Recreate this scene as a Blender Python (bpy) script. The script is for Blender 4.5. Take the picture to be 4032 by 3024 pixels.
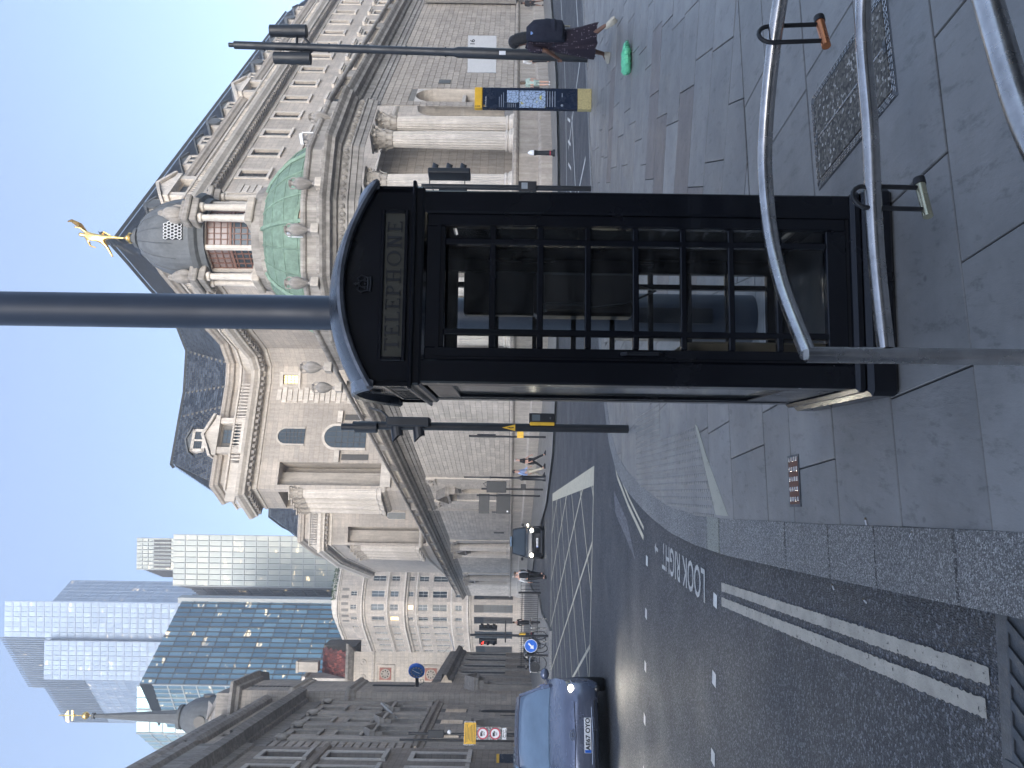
import bpy, math, random
from mathutils import Vector, Matrix
random.seed(7)
for o in list(bpy.data.objects): bpy.data.objects.remove(o)
SC=bpy.context.scene; COL=SC.collection
PI=math.pi
def rad(a): return math.radians(a)
# ---------------------------------------------------------------- camera (held sideways: world up is picture left)
cam_d=bpy.data.cameras.new('camera'); cam_d.sensor_fit='HORIZONTAL'; cam_d.sensor_width=34.6; cam_d.lens=26
cam_d.clip_start=.05; cam_d.clip_end=3000; cam_d.shift_x=-.0009
cam=bpy.data.objects.new('camera',cam_d); COL.objects.link(cam)
r_=.014; c_,s_=math.cos(r_),math.sin(r_)
cam.matrix_world=Matrix(((s_,c_,0,0),(0,0,-1,0),(-c_,s_,0,1.6),(0,0,0,1)))
SC.camera=cam
# ---------------------------------------------------------------- sky, sun, exposure
SUN_EL=rad(19); SUN_AZ=rad(188)       # azimuth clockwise from +Y: low evening sun behind and left of the camera
w=bpy.data.worlds.new('World'); SC.world=w; w.use_nodes=True
nt=w.node_tree; nt.nodes.clear()
sky=nt.nodes.new('ShaderNodeTexSky'); sky.sky_type='NISHITA'; sky.sun_disc=False
sky.sun_elevation=SUN_EL; sky.sun_rotation=SUN_AZ; sky.altitude=0; sky.air_density=1.0; sky.dust_density=2.5; sky.ozone_density=5.0
bg=nt.nodes.new('ShaderNodeBackground'); bg.inputs['Strength'].default_value=.15
wo=nt.nodes.new('ShaderNodeOutputWorld'); hs=nt.nodes.new('ShaderNodeHueSaturation'); hs.inputs['Saturation'].default_value=.74; nt.links.new(sky.outputs[0],hs.inputs['Color']); nt.links.new(hs.outputs[0],bg.inputs[0]); nt.links.new(bg.outputs[0],wo.inputs[0])
sl=bpy.data.lights.new('sun','SUN'); sl.energy=.5; sl.angle=rad(45); sl.color=(1,.94,.88)
so=bpy.data.objects.new('sun',sl); COL.objects.link(so)
sd=Vector((math.sin(SUN_AZ)*math.cos(SUN_EL),math.cos(SUN_AZ)*math.cos(SUN_EL),math.sin(SUN_EL)))
so.rotation_euler=(-sd).to_track_quat('-Z','Y').to_euler()
SC.view_settings.view_transform='Standard'; SC.view_settings.look='None'; SC.view_settings.gamma=1
SC.view_settings.exposure=1.5; SC.view_settings.use_curve_mapping=False
SC.render.engine='CYCLES'; SC.render.resolution_x=1024; SC.render.resolution_y=768
# ---------------------------------------------------------------- materials
def newmat(name):
    m=bpy.data.materials.new(name); m.use_nodes=True; t=m.node_tree; return m,t,t.nodes['Principled BSDF']
def nd(t,k,**kw):
    n=t.nodes.new(k)
    for a,b in kw.items(): setattr(n,a,b)
    return n
def rnd_node(t):      # one random value per loose piece and per object
    oi=nd(t,'ShaderNodeObjectInfo'); ge=nd(t,'ShaderNodeNewGeometry'); ad=nd(t,'ShaderNodeMath',operation='ADD'); fr=nd(t,'ShaderNodeMath',operation='FRACT')
    t.links.new(oi.outputs['Random'],ad.inputs[0]); t.links.new(ge.outputs['Random Per Island'],ad.inputs[1]); t.links.new(ad.outputs[0],fr.inputs[0])
    return fr.outputs[0]
def coords(t,sx=1,sy=1,sz=1):
    tc=nd(t,'ShaderNodeTexCoord'); mp=nd(t,'ShaderNodeMapping'); mp.inputs['Scale'].default_value=(sx,sy,sz)
    t.links.new(tc.outputs['Object'],mp.inputs[0]); return mp.outputs[0]
def ramp(t,src,stops):
    r=nd(t,'ShaderNodeValToRGB'); t.links.new(src,r.inputs[0]); e=r.color_ramp.elements
    while len(e)<len(stops): e.new(.5)
    for i,(p,c) in enumerate(stops):
        e[i].position=p; e[i].color=(c if isinstance(c,tuple) else (c,c,c))+(1,)
    return r.outputs[0]
def mul(t,a,b,f=1,mode='MULTIPLY'):
    x=nd(t,'ShaderNodeMixRGB',blend_type=mode); x.inputs[0].default_value=f
    for i,v in ((1,a),(2,b)):
        if isinstance(v,tuple): x.inputs[i].default_value=v+(1,)
        else: t.links.new(v,x.inputs[i])
    return x.outputs[0]
def noise(t,co,scale,detail=4,rough=.6):
    n=nd(t,'ShaderNodeTexNoise'); n.inputs['Scale'].default_value=scale; n.inputs['Detail'].default_value=detail; n.inputs['Roughness'].default_value=rough
    t.links.new(co,n.inputs['Vector']); return n.outputs[0]
def bump(t,b,h,st,dist=.02):
    n=nd(t,'ShaderNodeBump'); n.inputs['Strength'].default_value=st; n.inputs['Distance'].default_value=dist
    t.links.new(h,n.inputs['Height']); t.links.new(n.outputs[0],b.inputs['Normal'])
def plain(name,col,rough=.5,metal=0,var=.15,nscale=8,bmp=0,spec=.5,emis=0):
    m,t,b=newmat(name); co=coords(t)
    n=noise(t,co,nscale)
    c=mul(t,col,ramp(t,n,[(.3,1-var),(.7,1+var*.6)]))
    t.links.new(c,b.inputs['Base Color']); b.inputs['Roughness'].default_value=rough; b.inputs['Metallic'].default_value=metal
    rr=ramp(t,noise(t,co,nscale*.7),[(.3,max(.02,rough-.1)),(.7,min(1,rough+.1))]); t.links.new(rr,b.inputs['Roughness'])
    b.inputs['Specular IOR Level'].default_value=spec
    if bmp: bump(t,b,noise(t,co,nscale*5,6),bmp)
    if emis: b.inputs['Emission Color'].default_value=col+(1,); b.inputs['Emission Strength'].default_value=emis
    return m
def stone(name,col,var=.22,dirt=.45,rough=.85,streak=True,brick=None,island=.16,bmp=.35):
    m,t,b=newmat(name); co=coords(t)
    big=ramp(t,noise(t,co,.35,5,.65),[(.3,1-dirt*.55),(.62,1.0)])
    fine=ramp(t,noise(t,co,3.5,8,.7),[(.25,1-var),(.75,1+var*.5)])
    c=mul(t,col,big); c=mul(t,c,fine)
    if streak:                                       # rain streaks running down the stone
        st=ramp(t,noise(t,coords(t,3.2,3.2,.22),1.0,5,.7),[(.42,1-dirt*.5),(.6,1.0)]); c=mul(t,c,st)
    rn=ramp(t,rnd_node(t),[(0,1-island),(1,1+island*.5)]); c=mul(t,c,rn)
    if brick:
        tc=nd(t,'ShaderNodeTexCoord'); sp=nd(t,'ShaderNodeSeparateXYZ'); cb=nd(t,'ShaderNodeCombineXYZ')
        t.links.new(tc.outputs['Object'],sp.inputs[0]); t.links.new(sp.outputs[0],cb.inputs[0]); t.links.new(sp.outputs[2],cb.inputs[1])
        bt=nd(t,'ShaderNodeTexBrick'); bt.inputs['Scale'].default_value=1; bt.inputs['Brick Width'].default_value=brick[0]; bt.inputs['Row Height'].default_value=brick[1]
        bt.inputs['Mortar Size'].default_value=brick[2]; bt.inputs['Color1'].default_value=(1.04,1.02,1,1); bt.inputs['Color2'].default_value=(.86,.86,.87,1); bt.inputs['Mortar'].default_value=(.72,.70,.68,1)
        t.links.new(cb.outputs[0],bt.inputs[0]); c=mul(t,c,bt.outputs[0])
        bump(t,b,bt.outputs['Fac'],-.6,.03)
    else: bump(t,b,noise(t,co,9,8,.7),bmp,.03)
    t.links.new(c,b.inputs['Base Color']); b.inputs['Roughness'].default_value=rough
    b.inputs['Specular IOR Level'].default_value=.25
    return m
def glassy(name,col,rough=.08,metal=0,var=.5,scale=(1,1,1),lit=None):
    m,t,b=newmat(name)
    rn=rnd_node(t); c=mul(t,col,ramp(t,rn,[(0,1-var),(1,1+var*.5)]))
    t.links.new(c,b.inputs['Base Color']); b.inputs['Roughness'].default_value=rough; b.inputs['Metallic'].default_value=metal; b.inputs['Specular IOR Level'].default_value=.8
    if lit:
        e=ramp(t,rn,[(lit[0],0.0),(lit[0]+.01,1.0)]); e2=mul(t,e,lit[1]); t.links.new(e2,b.inputs['Emission Color']); b.inputs['Emission Strength'].default_value=lit[2]
    return m
PORT=(.70,.64,.575)
M={}
M['stone']=stone('portland_stone',PORT,dirt=.36)
M['stone_r']=stone('shaded_brown_stone',(.52,.455,.39),dirt=.5)  # darker brown copy of the wall stone, right wall's shade in its colour
M['stone_b']=stone('portland_stone_ashlar',(.55,.495,.44),dirt=.28,brick=(1.3,.5,.02))
M['stone_d']=stone('weathered_stone',(.42,.385,.35),dirt=.65)
M['stone_g']=stone('grey_stone',(.57,.51,.445),dirt=.45)
M['stone_gb']=stone('grey_ashlar',(.60,.53,.455),dirt=.4,brick=(1.1,.45,.02))
M['stone_p']=stone('pale_ashlar',(.58,.52,.45),dirt=.3,brick=(1.2,.5,.02))
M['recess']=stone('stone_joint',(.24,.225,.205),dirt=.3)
M['lead']=stone('lead_sheet',(.15,.16,.17),dirt=.4,rough=.6)
M['copper']=stone('verdigris_copper',(.24,.345,.265),dirt=.4,var=.3,rough=.7)
M['gold']=plain('gilded_bronze',(.9,.6,.22),.3,1,.25,6)
M['win']=glassy('window_glass',(.07,.09,.11),.12,0,.6); M['win'].node_tree.nodes['Principled BSDF'].inputs['Specular IOR Level'].default_value=.3
M['winlit']=plain('lit_window',(1,.72,.3),.4,0,.3,.8,emis=1.3)
M['frame_w']=plain('white_window_frame',(.62,.62,.6),.5)
M['frame_d']=plain('dark_window_frame',(.07,.065,.06),.5)
M['frame_r']=plain('russet_window_frame',(.17,.085,.06),.5)
def slates():
    m,t,b=newmat('roof_slates'); 
    rn=ramp(t,rnd_node(t),[(0,(.025,.034,.052)),(.5,(.05,.064,.088)),(1,(.10,.12,.15))])
    t.links.new(mul(t,rn,ramp(t,noise(t,coords(t),.6),[(.3,.75),(.7,1.15)])),b.inputs['Base Color']); b.inputs['Roughness'].default_value=.55; return m
M['slate']=slates()
def tiles_red():
    m,t,b=newmat('red_roof_tiles')
    t.links.new(ramp(t,rnd_node(t),[(0,(.08,.035,.03)),(.6,(.2,.06,.05)),(1,(.28,.09,.07))]),b.inputs['Base Color']); b.inputs['Roughness'].default_value=.7; return m
M['redtile']=tiles_red()
def asphalt(name,lo,hi,speck,ns=130):
    m,t,b=newmat(name); co=coords(t)
    n=nd(t,'ShaderNodeTexVoronoi'); n.inputs['Scale'].default_value=ns; t.links.new(co,n.inputs['Vector'])
    c=ramp(t,noise(t,co,1.1,6),[(.3,lo),(.7,hi)])
    sp=nd(t,'ShaderNodeSeparateColor'); t.links.new(n.outputs['Color'],sp.inputs[0])
    s=ramp(t,sp.outputs[0],[(0,.45),(.55,.9),(.8,1.5),(1,speck)])
    t.links.new(mul(t,c,s),b.inputs['Base Color'])
    bump(t,b,n.outputs['Distance'],.9,.012)
    t.links.new(ramp(t,noise(t,co,.8,5),[(.3,.5),(.7,.72)]),b.inputs['Roughness']); b.inputs['Specular IOR Level'].default_value=.45
    return m
M['asphalt']=asphalt('asphalt',(.044,.047,.053),(.066,.068,.073),3.8,105)
M['asphalt2']=asphalt('patched_asphalt',(.12,.12,.13),(.17,.17,.18),1.5,60)
M['granite']=asphalt('granite_kerb',(.19,.19,.188),(.27,.268,.262),2.6,200)
M['granite_pale']=asphalt('pale_kerb',(.34,.35,.31),(.44,.44,.38),1.5,260)
def slab(name,lo,hi,isl=.14):
    m,t,b=newmat(name); co=coords(t)
    c=ramp(t,noise(t,co,1.6,9,.7),[(.28,lo),(.72,hi)])
    st=ramp(t,noise(t,coords(t,14,5,1),1.0,8,.75),[(.36,.68),(.46,1.0)]); c=mul(t,c,st)
    v=nd(t,'ShaderNodeTexVoronoi'); v.inputs['Scale'].default_value=3.1; t.links.new(co,v.inputs['Vector'])
    c=mul(t,c,ramp(t,v.outputs['Distance'],[(.02,.62),(.05,1.0)]))     # old gum spots
    c=mul(t,c,ramp(t,rnd_node(t),[(0,1-isl),(1,1+isl*.7)]))
    t.links.new(c,b.inputs['Base Color']); t.links.new(ramp(t,noise(t,co,2.3,6),[(.3,.34),(.7,.52)]),b.inputs['Roughness'])
    bump(t,b,noise(t,coords(t,9,3,1),2.0,9,.75),.35,.012); b.inputs['Specular IOR Level'].default_value=.4
    return m
M['slab']=slab('york_stone',(.15,.148,.143),(.24,.237,.23))
M['slab_p']=slab('pinkish_paving',(.14,.125,.12),(.19,.17,.16))
M['tactile']=slab('tactile_paving_stone',(.17,.165,.155),(.25,.245,.235),.08)
M['wedge']=slab('pale_paving',(.28,.28,.23),(.36,.35,.29),.05)
M['joint']=plain('dirty_joint',(.03,.03,.03),.9)
def paint(name,col,lo=.44,scale=26):
    m,t,b=newmat(name); co=coords(t)
    c=mul(t,col,ramp(t,noise(t,co,9,6),[(.3,.72),(.7,1.06)]))
    t.links.new(c,b.inputs['Base Color']); b.inputs['Roughness'].default_value=.6
    tr=nd(t,'ShaderNodeBsdfTransparent'); mx=nd(t,'ShaderNodeMixShader'); out=t.nodes['Material Output']
    t.links.new(ramp(t,noise(t,co,scale,8,.75),[(lo-.12,0.0),(lo-.04,1.0)]),mx.inputs[0]); t.links.new(tr.outputs[0],mx.inputs[1]); t.links.new(b.outputs[0],mx.inputs[2]); t.links.new(mx.outputs[0],out.inputs[0])
    bump(t,b,noise(t,co,90,3),.4,.01)
    return m
M['paint_w']=paint('road_paint_white',(.50,.50,.47),.47)
M['paint_f']=paint('road_paint_fresh',(.66,.66,.62),.42)
M['paint_y']=paint('road_paint_cream',(.58,.53,.40),.42)
M['paint_s']=paint('worn_double_line',(.42,.385,.32),.46)
M['black']=plain('black_gloss_paint',(.0045,.005,.008),.22,0,.3,3,spec=.45)
M['black_m']=plain('black_satin_paint',(.012,.013,.016),.42,0,.3,5)
M['blackrim']=plain('sky_lit_black_rim',(.16,.17,.19),.32,.3,.6,9)  # black rim made grey: the sky's reflection is put into its colour
M['steel']=plain('brushed_steel',(.55,.53,.51),.25,1,.25,14)
M['chrome']=plain('chrome',(.7,.7,.7),.12,1,.05)
M['orange_m']=plain('copper_barrel',(.65,.25,.11),.3,.8)
M['brass']=plain('brass_barrel',(.62,.58,.40),.28,.9)
M['rubber']=plain('black_rubber',(.015,.015,.017),.5)
M['yellow']=plain('yellow_paint',(.72,.42,.03),.45)
M['white']=plain('white_paint',(.72,.73,.75),.5,var=.05)
M['navy']=plain('navy_panel',(.012,.02,.04),.25,0,.2)
M['cream']=plain('opal_sign_glass',(.05,.048,.036),.4,0,.2,4)
M['iron']=plain('cast_iron',(.10,.105,.11),.5,.4,.25,20,.3)
M['darkhole']=plain('dark_void',(.004,.004,.004),.9)
M['green_bag']=plain('green_plastic',(.16,.66,.36),.35,0,.25,14,.5)
M['blue_sign']=plain('blue_sign_face',(.01,.12,.55),.35)
M['clock_blue']=plain('blue_clock_face',(.01,.10,.28),.35)
M['red']=plain('red_paint',(.5,.02,.05),.4)
M['redlamp']=plain('red_signal_lens',(1,.03,.02),.3,emis=6)
M['lamp']=plain('headlamp_lens',(1,.93,.72),.2,emis=7)
M['lens']=plain('unlit_lens',(.02,.02,.02),.15)
M['carblue']=plain('dark_blue_car_paint',(.16,.18,.245),.25,.5,.1,3,spec=.7)
M['carblack']=plain('black_car_paint',(.01,.011,.013),.16,.2,.1,3,spec=.7)
M['carglass']=plain('car_glass',(.17,.24,.32),.06,.25,.15,2,spec=.9)  # pale blue base colour carries the sky reflection of the windscreen
M['plastic']=plain('black_plastic',(.012,.012,.014),.5)
M['beige']=plain('cardboard_beige',(.20,.16,.10),.8)
M['skin_l']=plain('fair_skin',(.55,.33,.25),.5,var=.05); M['skin_d']=plain('brown_skin',(.16,.08,.05),.5,var=.05)
M['hair_d']=plain('dark_hair',(.012,.01,.01),.5,0,.5,40,.6); M['hair_b']=plain('brown_hair',(.10,.065,.04),.6,0,.4,40,.6); M['hair_g']=plain('grey_hair',(.35,.30,.27),.6)
def cloth(name,col,var=.15): return plain(name,col,.85,0,var,12,.4)
M['c_navy']=cloth('navy_cloth',(.012,.014,.028)); M['c_black']=cloth('black_cloth',(.012,.012,.014)); M['c_white']=cloth('white_cloth',(.68,.68,.68)); M['c_lblue']=cloth('pale_blue_cloth',(.36,.46,.72)); M['c_cream']=cloth('cream_cloth',(.55,.50,.40)); M['c_mint']=cloth('mint_cloth',(.36,.46,.42),.35); M['c_grey']=cloth('dark_grey_cloth',(.035,.035,.04))
def dots():
    m,t,b=newmat('spotted_dress_cloth'); co=coords(t)
    v=nd(t,'ShaderNodeTexVoronoi'); v.inputs['Scale'].default_value=26; v.inputs['Randomness'].default_value=.35; t.links.new(co,v.inputs['Vector'])
    c=ramp(t,v.outputs['Distance'],[(.15,(.42,.33,.38)),(.21,(.016,.009,.018))]); t.links.new(c,b.inputs['Base Color']); b.inputs['Roughness'].default_value=.85; return m
M['dots']=dots()
def clear():
    m,t,b=newmat('clear_glass'); b.inputs['Base Color'].default_value=(.8,.85,.85,1); b.inputs['Roughness'].default_value=.03
    tr=nd(t,'ShaderNodeBsdfTransparent'); tr.inputs[0].default_value=(.95,.96,.96,1); gl=nd(t,'ShaderNodeBsdfGlossy'); gl.inputs['Roughness'].default_value=.04
    fr=nd(t,'ShaderNodeFresnel'); fr.inputs[0].default_value=1.22; mx=nd(t,'ShaderNodeMixShader'); t.links.new(fr.outputs[0],mx.inputs[0]); t.links.new(tr.outputs[0],mx.inputs[1]); t.links.new(gl.outputs[0],mx.inputs[2])
    df=nd(t,'ShaderNodeBsdfDiffuse'); df.inputs[0].default_value=(.5,.5,.48,1); m2=nd(t,'ShaderNodeMixShader')
    t.links.new(ramp(t,noise(t,coords(t),5,8,.7),[(.4,.0),(.8,.05)]),m2.inputs[0]); t.links.new(mx.outputs[0],m2.inputs[1]); t.links.new(df.outputs[0],m2.inputs[2])
    t.links.new(m2.outputs[0],t.nodes['Material Output'].inputs[0]); return m
M['clear']=clear()
# ---------------------------------------------------------------- mesh building
class MB:
    def __init__(s): s.v=[]; s.f=[]
    def add(s,vs,fs):
        n=len(s.v); s.v+= [tuple(p) for p in vs]; s.f+=[tuple(i+n for i in f) for f in fs]; return s
    def box(s,x0,x1,y0,y1,z0,z1,T=None):
        vs=[Vector((x,y,z)) for z in (z0,z1) for y in (y0,y1) for x in (x0,x1)]
        if T: vs=[T@p for p in vs]
        return s.add(vs,[(0,2,3,1),(4,5,7,6),(0,1,5,4),(2,6,7,3),(0,4,6,2),(1,3,7,5)])
    def bev(s,x0,x1,y0,y1,z0,z1,b=.01,T=None):       # box with all edges chamfered
        vs=[];ax=((x0,x1),(y0,y1),(z0,z1))
        idx={}
        for i in (0,1):
            for j in (0,1):
                for k in (0,1):
                    for a in range(3):
                        p=[ax[0][i],ax[1][j],ax[2][k]]
                        for q in range(3):
                            if q!=a: p[q]+= b if (i,j,k)[q]==0 else -b
                        idx[(i,j,k,a)]=len(vs); vs.append(Vector(p))
        fs=[]
        for a in range(3):
            u,v=(a+1)%3,(a+2)%3
            for e in (0,1):
                q=[]
                for (p1,p2) in ((0,0),(1,0),(1,1),(0,1)):
                    c=[0,0,0]; c[a]=e; c[u]=p1; c[v]=p2; q.append(idx[(*c,a)])
                fs.append(q if e else q[::-1])
        for a in range(3):
            u,v=(a+1)%3,(a+2)%3
            for p1 in (0,1):
                for p2 in (0,1):
                    c0=[0,0,0]; c0[u]=p1; c0[v]=p2; c1=list(c0); c1[a]=1
                    q=[idx[(*c0,u)],idx[(*c1,u)],idx[(*c1,v)],idx[(*c0,v)]]
                    fs.append(q if (p1==p2) else q[::-1])
        for i in (0,1):
            for j in (0,1):
                for k in (0,1):
                    q=[idx[(i,j,k,a)] for a in range(3)]; fs.append(q if (i+j+k)%2 else q[::-1])
        if T: vs=[T@p for p in vs]
        return s.add(vs,fs)
    def prism(s,poly,z0,z1,T=None):
        n=len(poly); vs=[Vector((p[0],p[1],z0)) for p in poly]+[Vector((p[0],p[1],z1)) for p in poly]
        if T: vs=[T@p for p in vs]
        return s.add(vs,[tuple(range(n))[::-1],tuple(range(n,2*n))]+[(i,(i+1)%n,n+(i+1)%n,n+i) for i in range(n)])
    def lathe(s,prof,n=12,T=None,a0=0,a1=2*PI,cap=True):
        full=abs(a1-a0-2*PI)<1e-6; m=n if full else n+1; vs=[]
        for r,z in prof:
            for i in range(m):
                a=a0+(a1-a0)*i/n; vs.append(Vector((r*math.cos(a),r*math.sin(a),z)))
        fs=[]
        for j in range(len(prof)-1):
            for i in range(n):
                k=(i+1)%m; fs.append((j*m+i,j*m+k,(j+1)*m+k,(j+1)*m+i))
        if cap and full: fs+= [tuple(range(m))[::-1],tuple(range((len(prof)-1)*m,len(prof)*m))]
        if T: vs=[T@p for p in vs]
        return s.add(vs,fs)
    def tube(s,pts,r,n=8,cap=True):
        pts=[Vector(p) for p in pts]; R=r if isinstance(r,(list,tuple)) else [r]*len(pts)
        up=None; vs=[]
        for i,p in enumerate(pts):
            d=(pts[min(i+1,len(pts)-1)]-pts[max(i-1,0)]).normalized()
            if up is None:
                up=Vector((0,0,1)) if abs(d.z)<.9 else Vector((1,0,0))
            sx=d.cross(up).normalized(); up=sx.cross(d).normalized()
            for k in range(n):
                a=2*PI*k/n; vs.append(p+(sx*math.cos(a)+up*math.sin(a))*R[i])
        L=len(pts); fs=[(j*n+i,(j+1)*n+i,(j+1)*n+(i+1)%n,j*n+(i+1)%n) for j in range(L-1) for i in range(n)]
        if cap: fs+=[tuple(range(n)),tuple(range((L-1)*n,L*n))[::-1]]
        return s.add(vs,fs)
    def rings(s,rings,cap=True):                     # loft through rings of equal count
        n=len(rings[0]); vs=[p for r in rings for p in r]; L=len(rings)
        fs=[(j*n+i,j*n+(i+1)%n,(j+1)*n+(i+1)%n,(j+1)*n+i) for j in range(L-1) for i in range(n)]
        if cap: fs+=[tuple(range(n))[::-1],tuple(range((L-1)*n,L*n))]
        return s.add(vs,fs)
    def ell(s,sec,n=14,T=None,cap=True):             # loft of ellipses (x,y,z,rx,ry)
        R=[[Vector((x+rx*math.cos(2*PI*k/n),y+ry*math.sin(2*PI*k/n),z)) for k in range(n)] for x,y,z,rx,ry in sec]
        if T: R=[[T@p for p in r] for r in R]
        return s.rings(R,cap)
    def ball(s,c,r,n=10,m=6,T=None):
        rx,ry,rz=r if isinstance(r,tuple) else (r,r,r); pr=[]
        sec=[(c[0],c[1],c[2]-rz*math.cos(PI*j/m),max(1e-4,rx*math.sin(PI*j/m)),max(1e-4,ry*math.sin(PI*j/m))) for j in range(m+1)]
        return s.ell(sec,n,T)
    def sweep(s,path,prof,closed=False):             # mitred sweep; prof=(outward d, z); outward = left of travel direction
        n=len(path); P=[Vector((p[0],p[1])) for p in path]; nrm=[]
        for i in range(n-1):
            d=(P[i+1]-P[i]).normalized(); nrm.append(Vector((-d.y,d.x)))
        mit=[]
        for i in range(n):
            a=nrm[max(i-1,0)]; b=nrm[min(i,n-2)]; m=(a+b); m.normalize(); mit.append(m/max(.35,m.dot(b)))
        R=[[Vector((P[i].x+mit[i].x*d,P[i].y+mit[i].y*d,z)) for d,z in prof] for i in range(n)]
        k=len(prof); vs=[p for r in R for p in r]
        fs=[(i*k+j,(i+1)*k+j,(i+1)*k+j+1,i*k+j+1) for i in range(n-1) for j in range(k-1)]
        return s.add(vs,fs)
    def mesh(s,name,smooth=False):
        me=bpy.data.meshes.new(name); me.from_pydata(s.v,[],s.f); me.update()
        if smooth:
            me.polygons.foreach_set('use_smooth',[True]*len(me.polygons))
            try: me.set_sharp_from_angle(angle=rad(40))
            except Exception: pass
        return me
    def obj(s,name,mat,parent=None,T=None,smooth=False,**tags):
        return link(name,s.mesh(name,smooth),mat,parent,T,**tags)
def link(name,me,mat,parent=None,T=None,**tags):
    o=bpy.data.objects.new(name,me)
    if mat is not None and not me.materials: me.materials.append(M[mat] if isinstance(mat,str) else mat)
    COL.objects.link(o)
    if parent is not None: o.parent=parent
    if T is not None: o.matrix_local=T
    for k,v in tags.items(): o[k]=v
    return o
def thing(name,label,cat,loc=(0,0,0),rz=0,group=None):
    o=bpy.data.objects.new(name,None); COL.objects.link(o); o.empty_display_size=.2
    o.location=loc; o.rotation_euler=(0,0,rz); o['label']=label; o['category']=cat
    if group: o['group']=group
    return o
def copy_thing(root,loc,rz,label,group=None):
    def cp(o,par):
        c=o.copy(); COL.objects.link(c)
        if par: c.parent=par
        for ch in o.children: cp(ch,c)
        return c
    r=cp(root,None); r.location=loc; r.rotation_euler=(0,0,rz); r['label']=label
    if group: r['group']=group
    return r
def Rz(a): return Matrix.Rotation(a,4,'Z')
def Tr(x,y,z): return Matrix.Translation((x,y,z))
def frame(p0,p1,z=0):      # facade frame: x along p0->p1 (travel right to left), -y outward is towards the street
    d=(Vector(p1)-Vector(p0)); L=d.length; d.normalize(); n=Vector((-d.y,d.x))
    return Matrix(((d.x,-n.x,0,p0[0]),(d.y,-n.y,0,p0[1]),(0,0,1,z),(0,0,0,1))),L
def gz(y): return -.009*max(0,y-15)
def clip(poly,a,b,c):      # keep a*x+b*y<=c
    out=[]
    for i in range(len(poly)):
        p,q=poly[i],poly[(i+1)%len(poly)]; fp=a*p[0]+b*p[1]-c; fq=a*q[0]+b*q[1]-c
        if fp<=0: out.append(p)
        if (fp<0<fq) or (fq<0<fp):
            t=fp/(fp-fq); out.append((p[0]+(q[0]-p[0])*t,p[1]+(q[1]-p[1])*t))
    return out
def flat(mb,poly,z):       # flat polygon following the fall of the street
    A=clip(poly,0,1,15); B=clip(poly,0,-1,-15)
    for P in (A,B):
        if len(P)>2: 
            ar=sum(P[i][0]*P[(i+1)%len(P)][1]-P[(i+1)%len(P)][0]*P[i][1] for i in range(len(P)))
            if ar<0: P=P[::-1]
            if abs(ar)>1e-5: mb.add([Vector((x,y,z+gz(y))) for x,y in P],[tuple(range(len(P)))])
    return mb
def text_mesh(txt,size,depth=0.0,align='CENTER',bold=0,sx=1):
    cu=bpy.data.curves.new('lettering',type='FONT'); cu.body=txt; cu.size=size; cu.align_x=align; cu.align_y='CENTER'; cu.extrude=depth; cu.offset=bold; cu.resolution_u=3
    o=bpy.data.objects.new('lettering',cu); COL.objects.link(o)
    me=bpy.data.meshes.new_from_object(o.evaluated_get(bpy.context.evaluated_depsgraph_get()))
    bpy.data.objects.remove(o); bpy.data.curves.remove(cu)
    if sx!=1:
        for v in me.vertices: v.co.x*=sx
    me.materials.clear(); return me
def FX(x,y,z,rz=0):        # frame for text standing upright, read from -Y side (local x->x, local y->z)
    return Tr(x,y,z)@Rz(rz)@Matrix.Rotation(PI/2,4,'X')
#@@GROUND
# ================================================================ GROUND
mb=MB(); flat(mb,[(-900,-60),(900,-60),(900,1400),(-900,1400)],-.16); mb.obj('ground','asphalt',kind='structure')
mb=MB(); flat(mb,[(-60,-20),(70,-20),(70,200),(-60,200)],-.08); road=mb.obj('road','asphalt',kind='structure')
KO=[(-.30,-.6),(-.44,.6),(-.58,1.5),(-.71,2.39),(-.87,3.36),(-.96,3.89),(-1.12,4.9),(-1.25,5.7),(-1.38,6.7),(-1.47,7.7),(-1.5,8.6),(-1.5,9.5),(-1.45,10.8),(-1.3,11.8),(-.95,12.7),(-.3,13.5),(1,14.6),(3.85,16.35),(7.1,18.1),(9.9,19.75),(16,23.6),(26,30),(36,36)]
def offs(path,d):
    P=[Vector(p) for p in path]; out=[]
    for i,p in enumerate(P):
        a=(P[min(i+1,len(P)-1)]-P[max(i-1,0)]).normalized(); out.append((p.x+a.y*d,p.y-a.x*d))
    return out
KI=offs(KO,.27)
mb=MB(); flat(mb,[(p[0]+.02,p[1]) for p in KO]+[(36,-10),(-.2,-10)],-.018); pave=mb.obj('pavement','joint',kind='structure')
# kerb stones, one by one
kerb=MB().box(-.3,-.25,-1.2,-.7,-.1,-.02).obj('kerb','granite',kind='structure')
def arc_pts(path,step):
    out=[]; acc=0; nxt=0
    for i in range(len(path)-1):
        a,b=Vector(path[i]),Vector(path[i+1]); L=(b-a).length
        while nxt<=acc+L: out.append((a+(b-a)*((nxt-acc)/L),(b-a).normalized())); nxt+=step
        acc+=L
    return out
ap=arc_pts(KO,.01)
def at_arc(s): return ap[min(len(ap)-1,max(0,int(s/.01)))]
s=.0; TOT=len(ap)*.01
kl=[]
while s<TOT-1:
    L=random.choice([.62,.8,.95,1.0,.5]) if s<16 else 1.1
    p=at_arc(s)[0]
    if abs(p.y-5.3)<.45 and not any(k[2] for k in kl): 
        # the pale stone beside the crossing
        while at_arc(s+L)[0].y<5.62 and L<1.2: L+=.02
        kl.append((s,L,False)); s+=L; kl.append((s,.36,True)); s+=.36; continue
    kl.append((s,L,False)); s+=L
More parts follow.
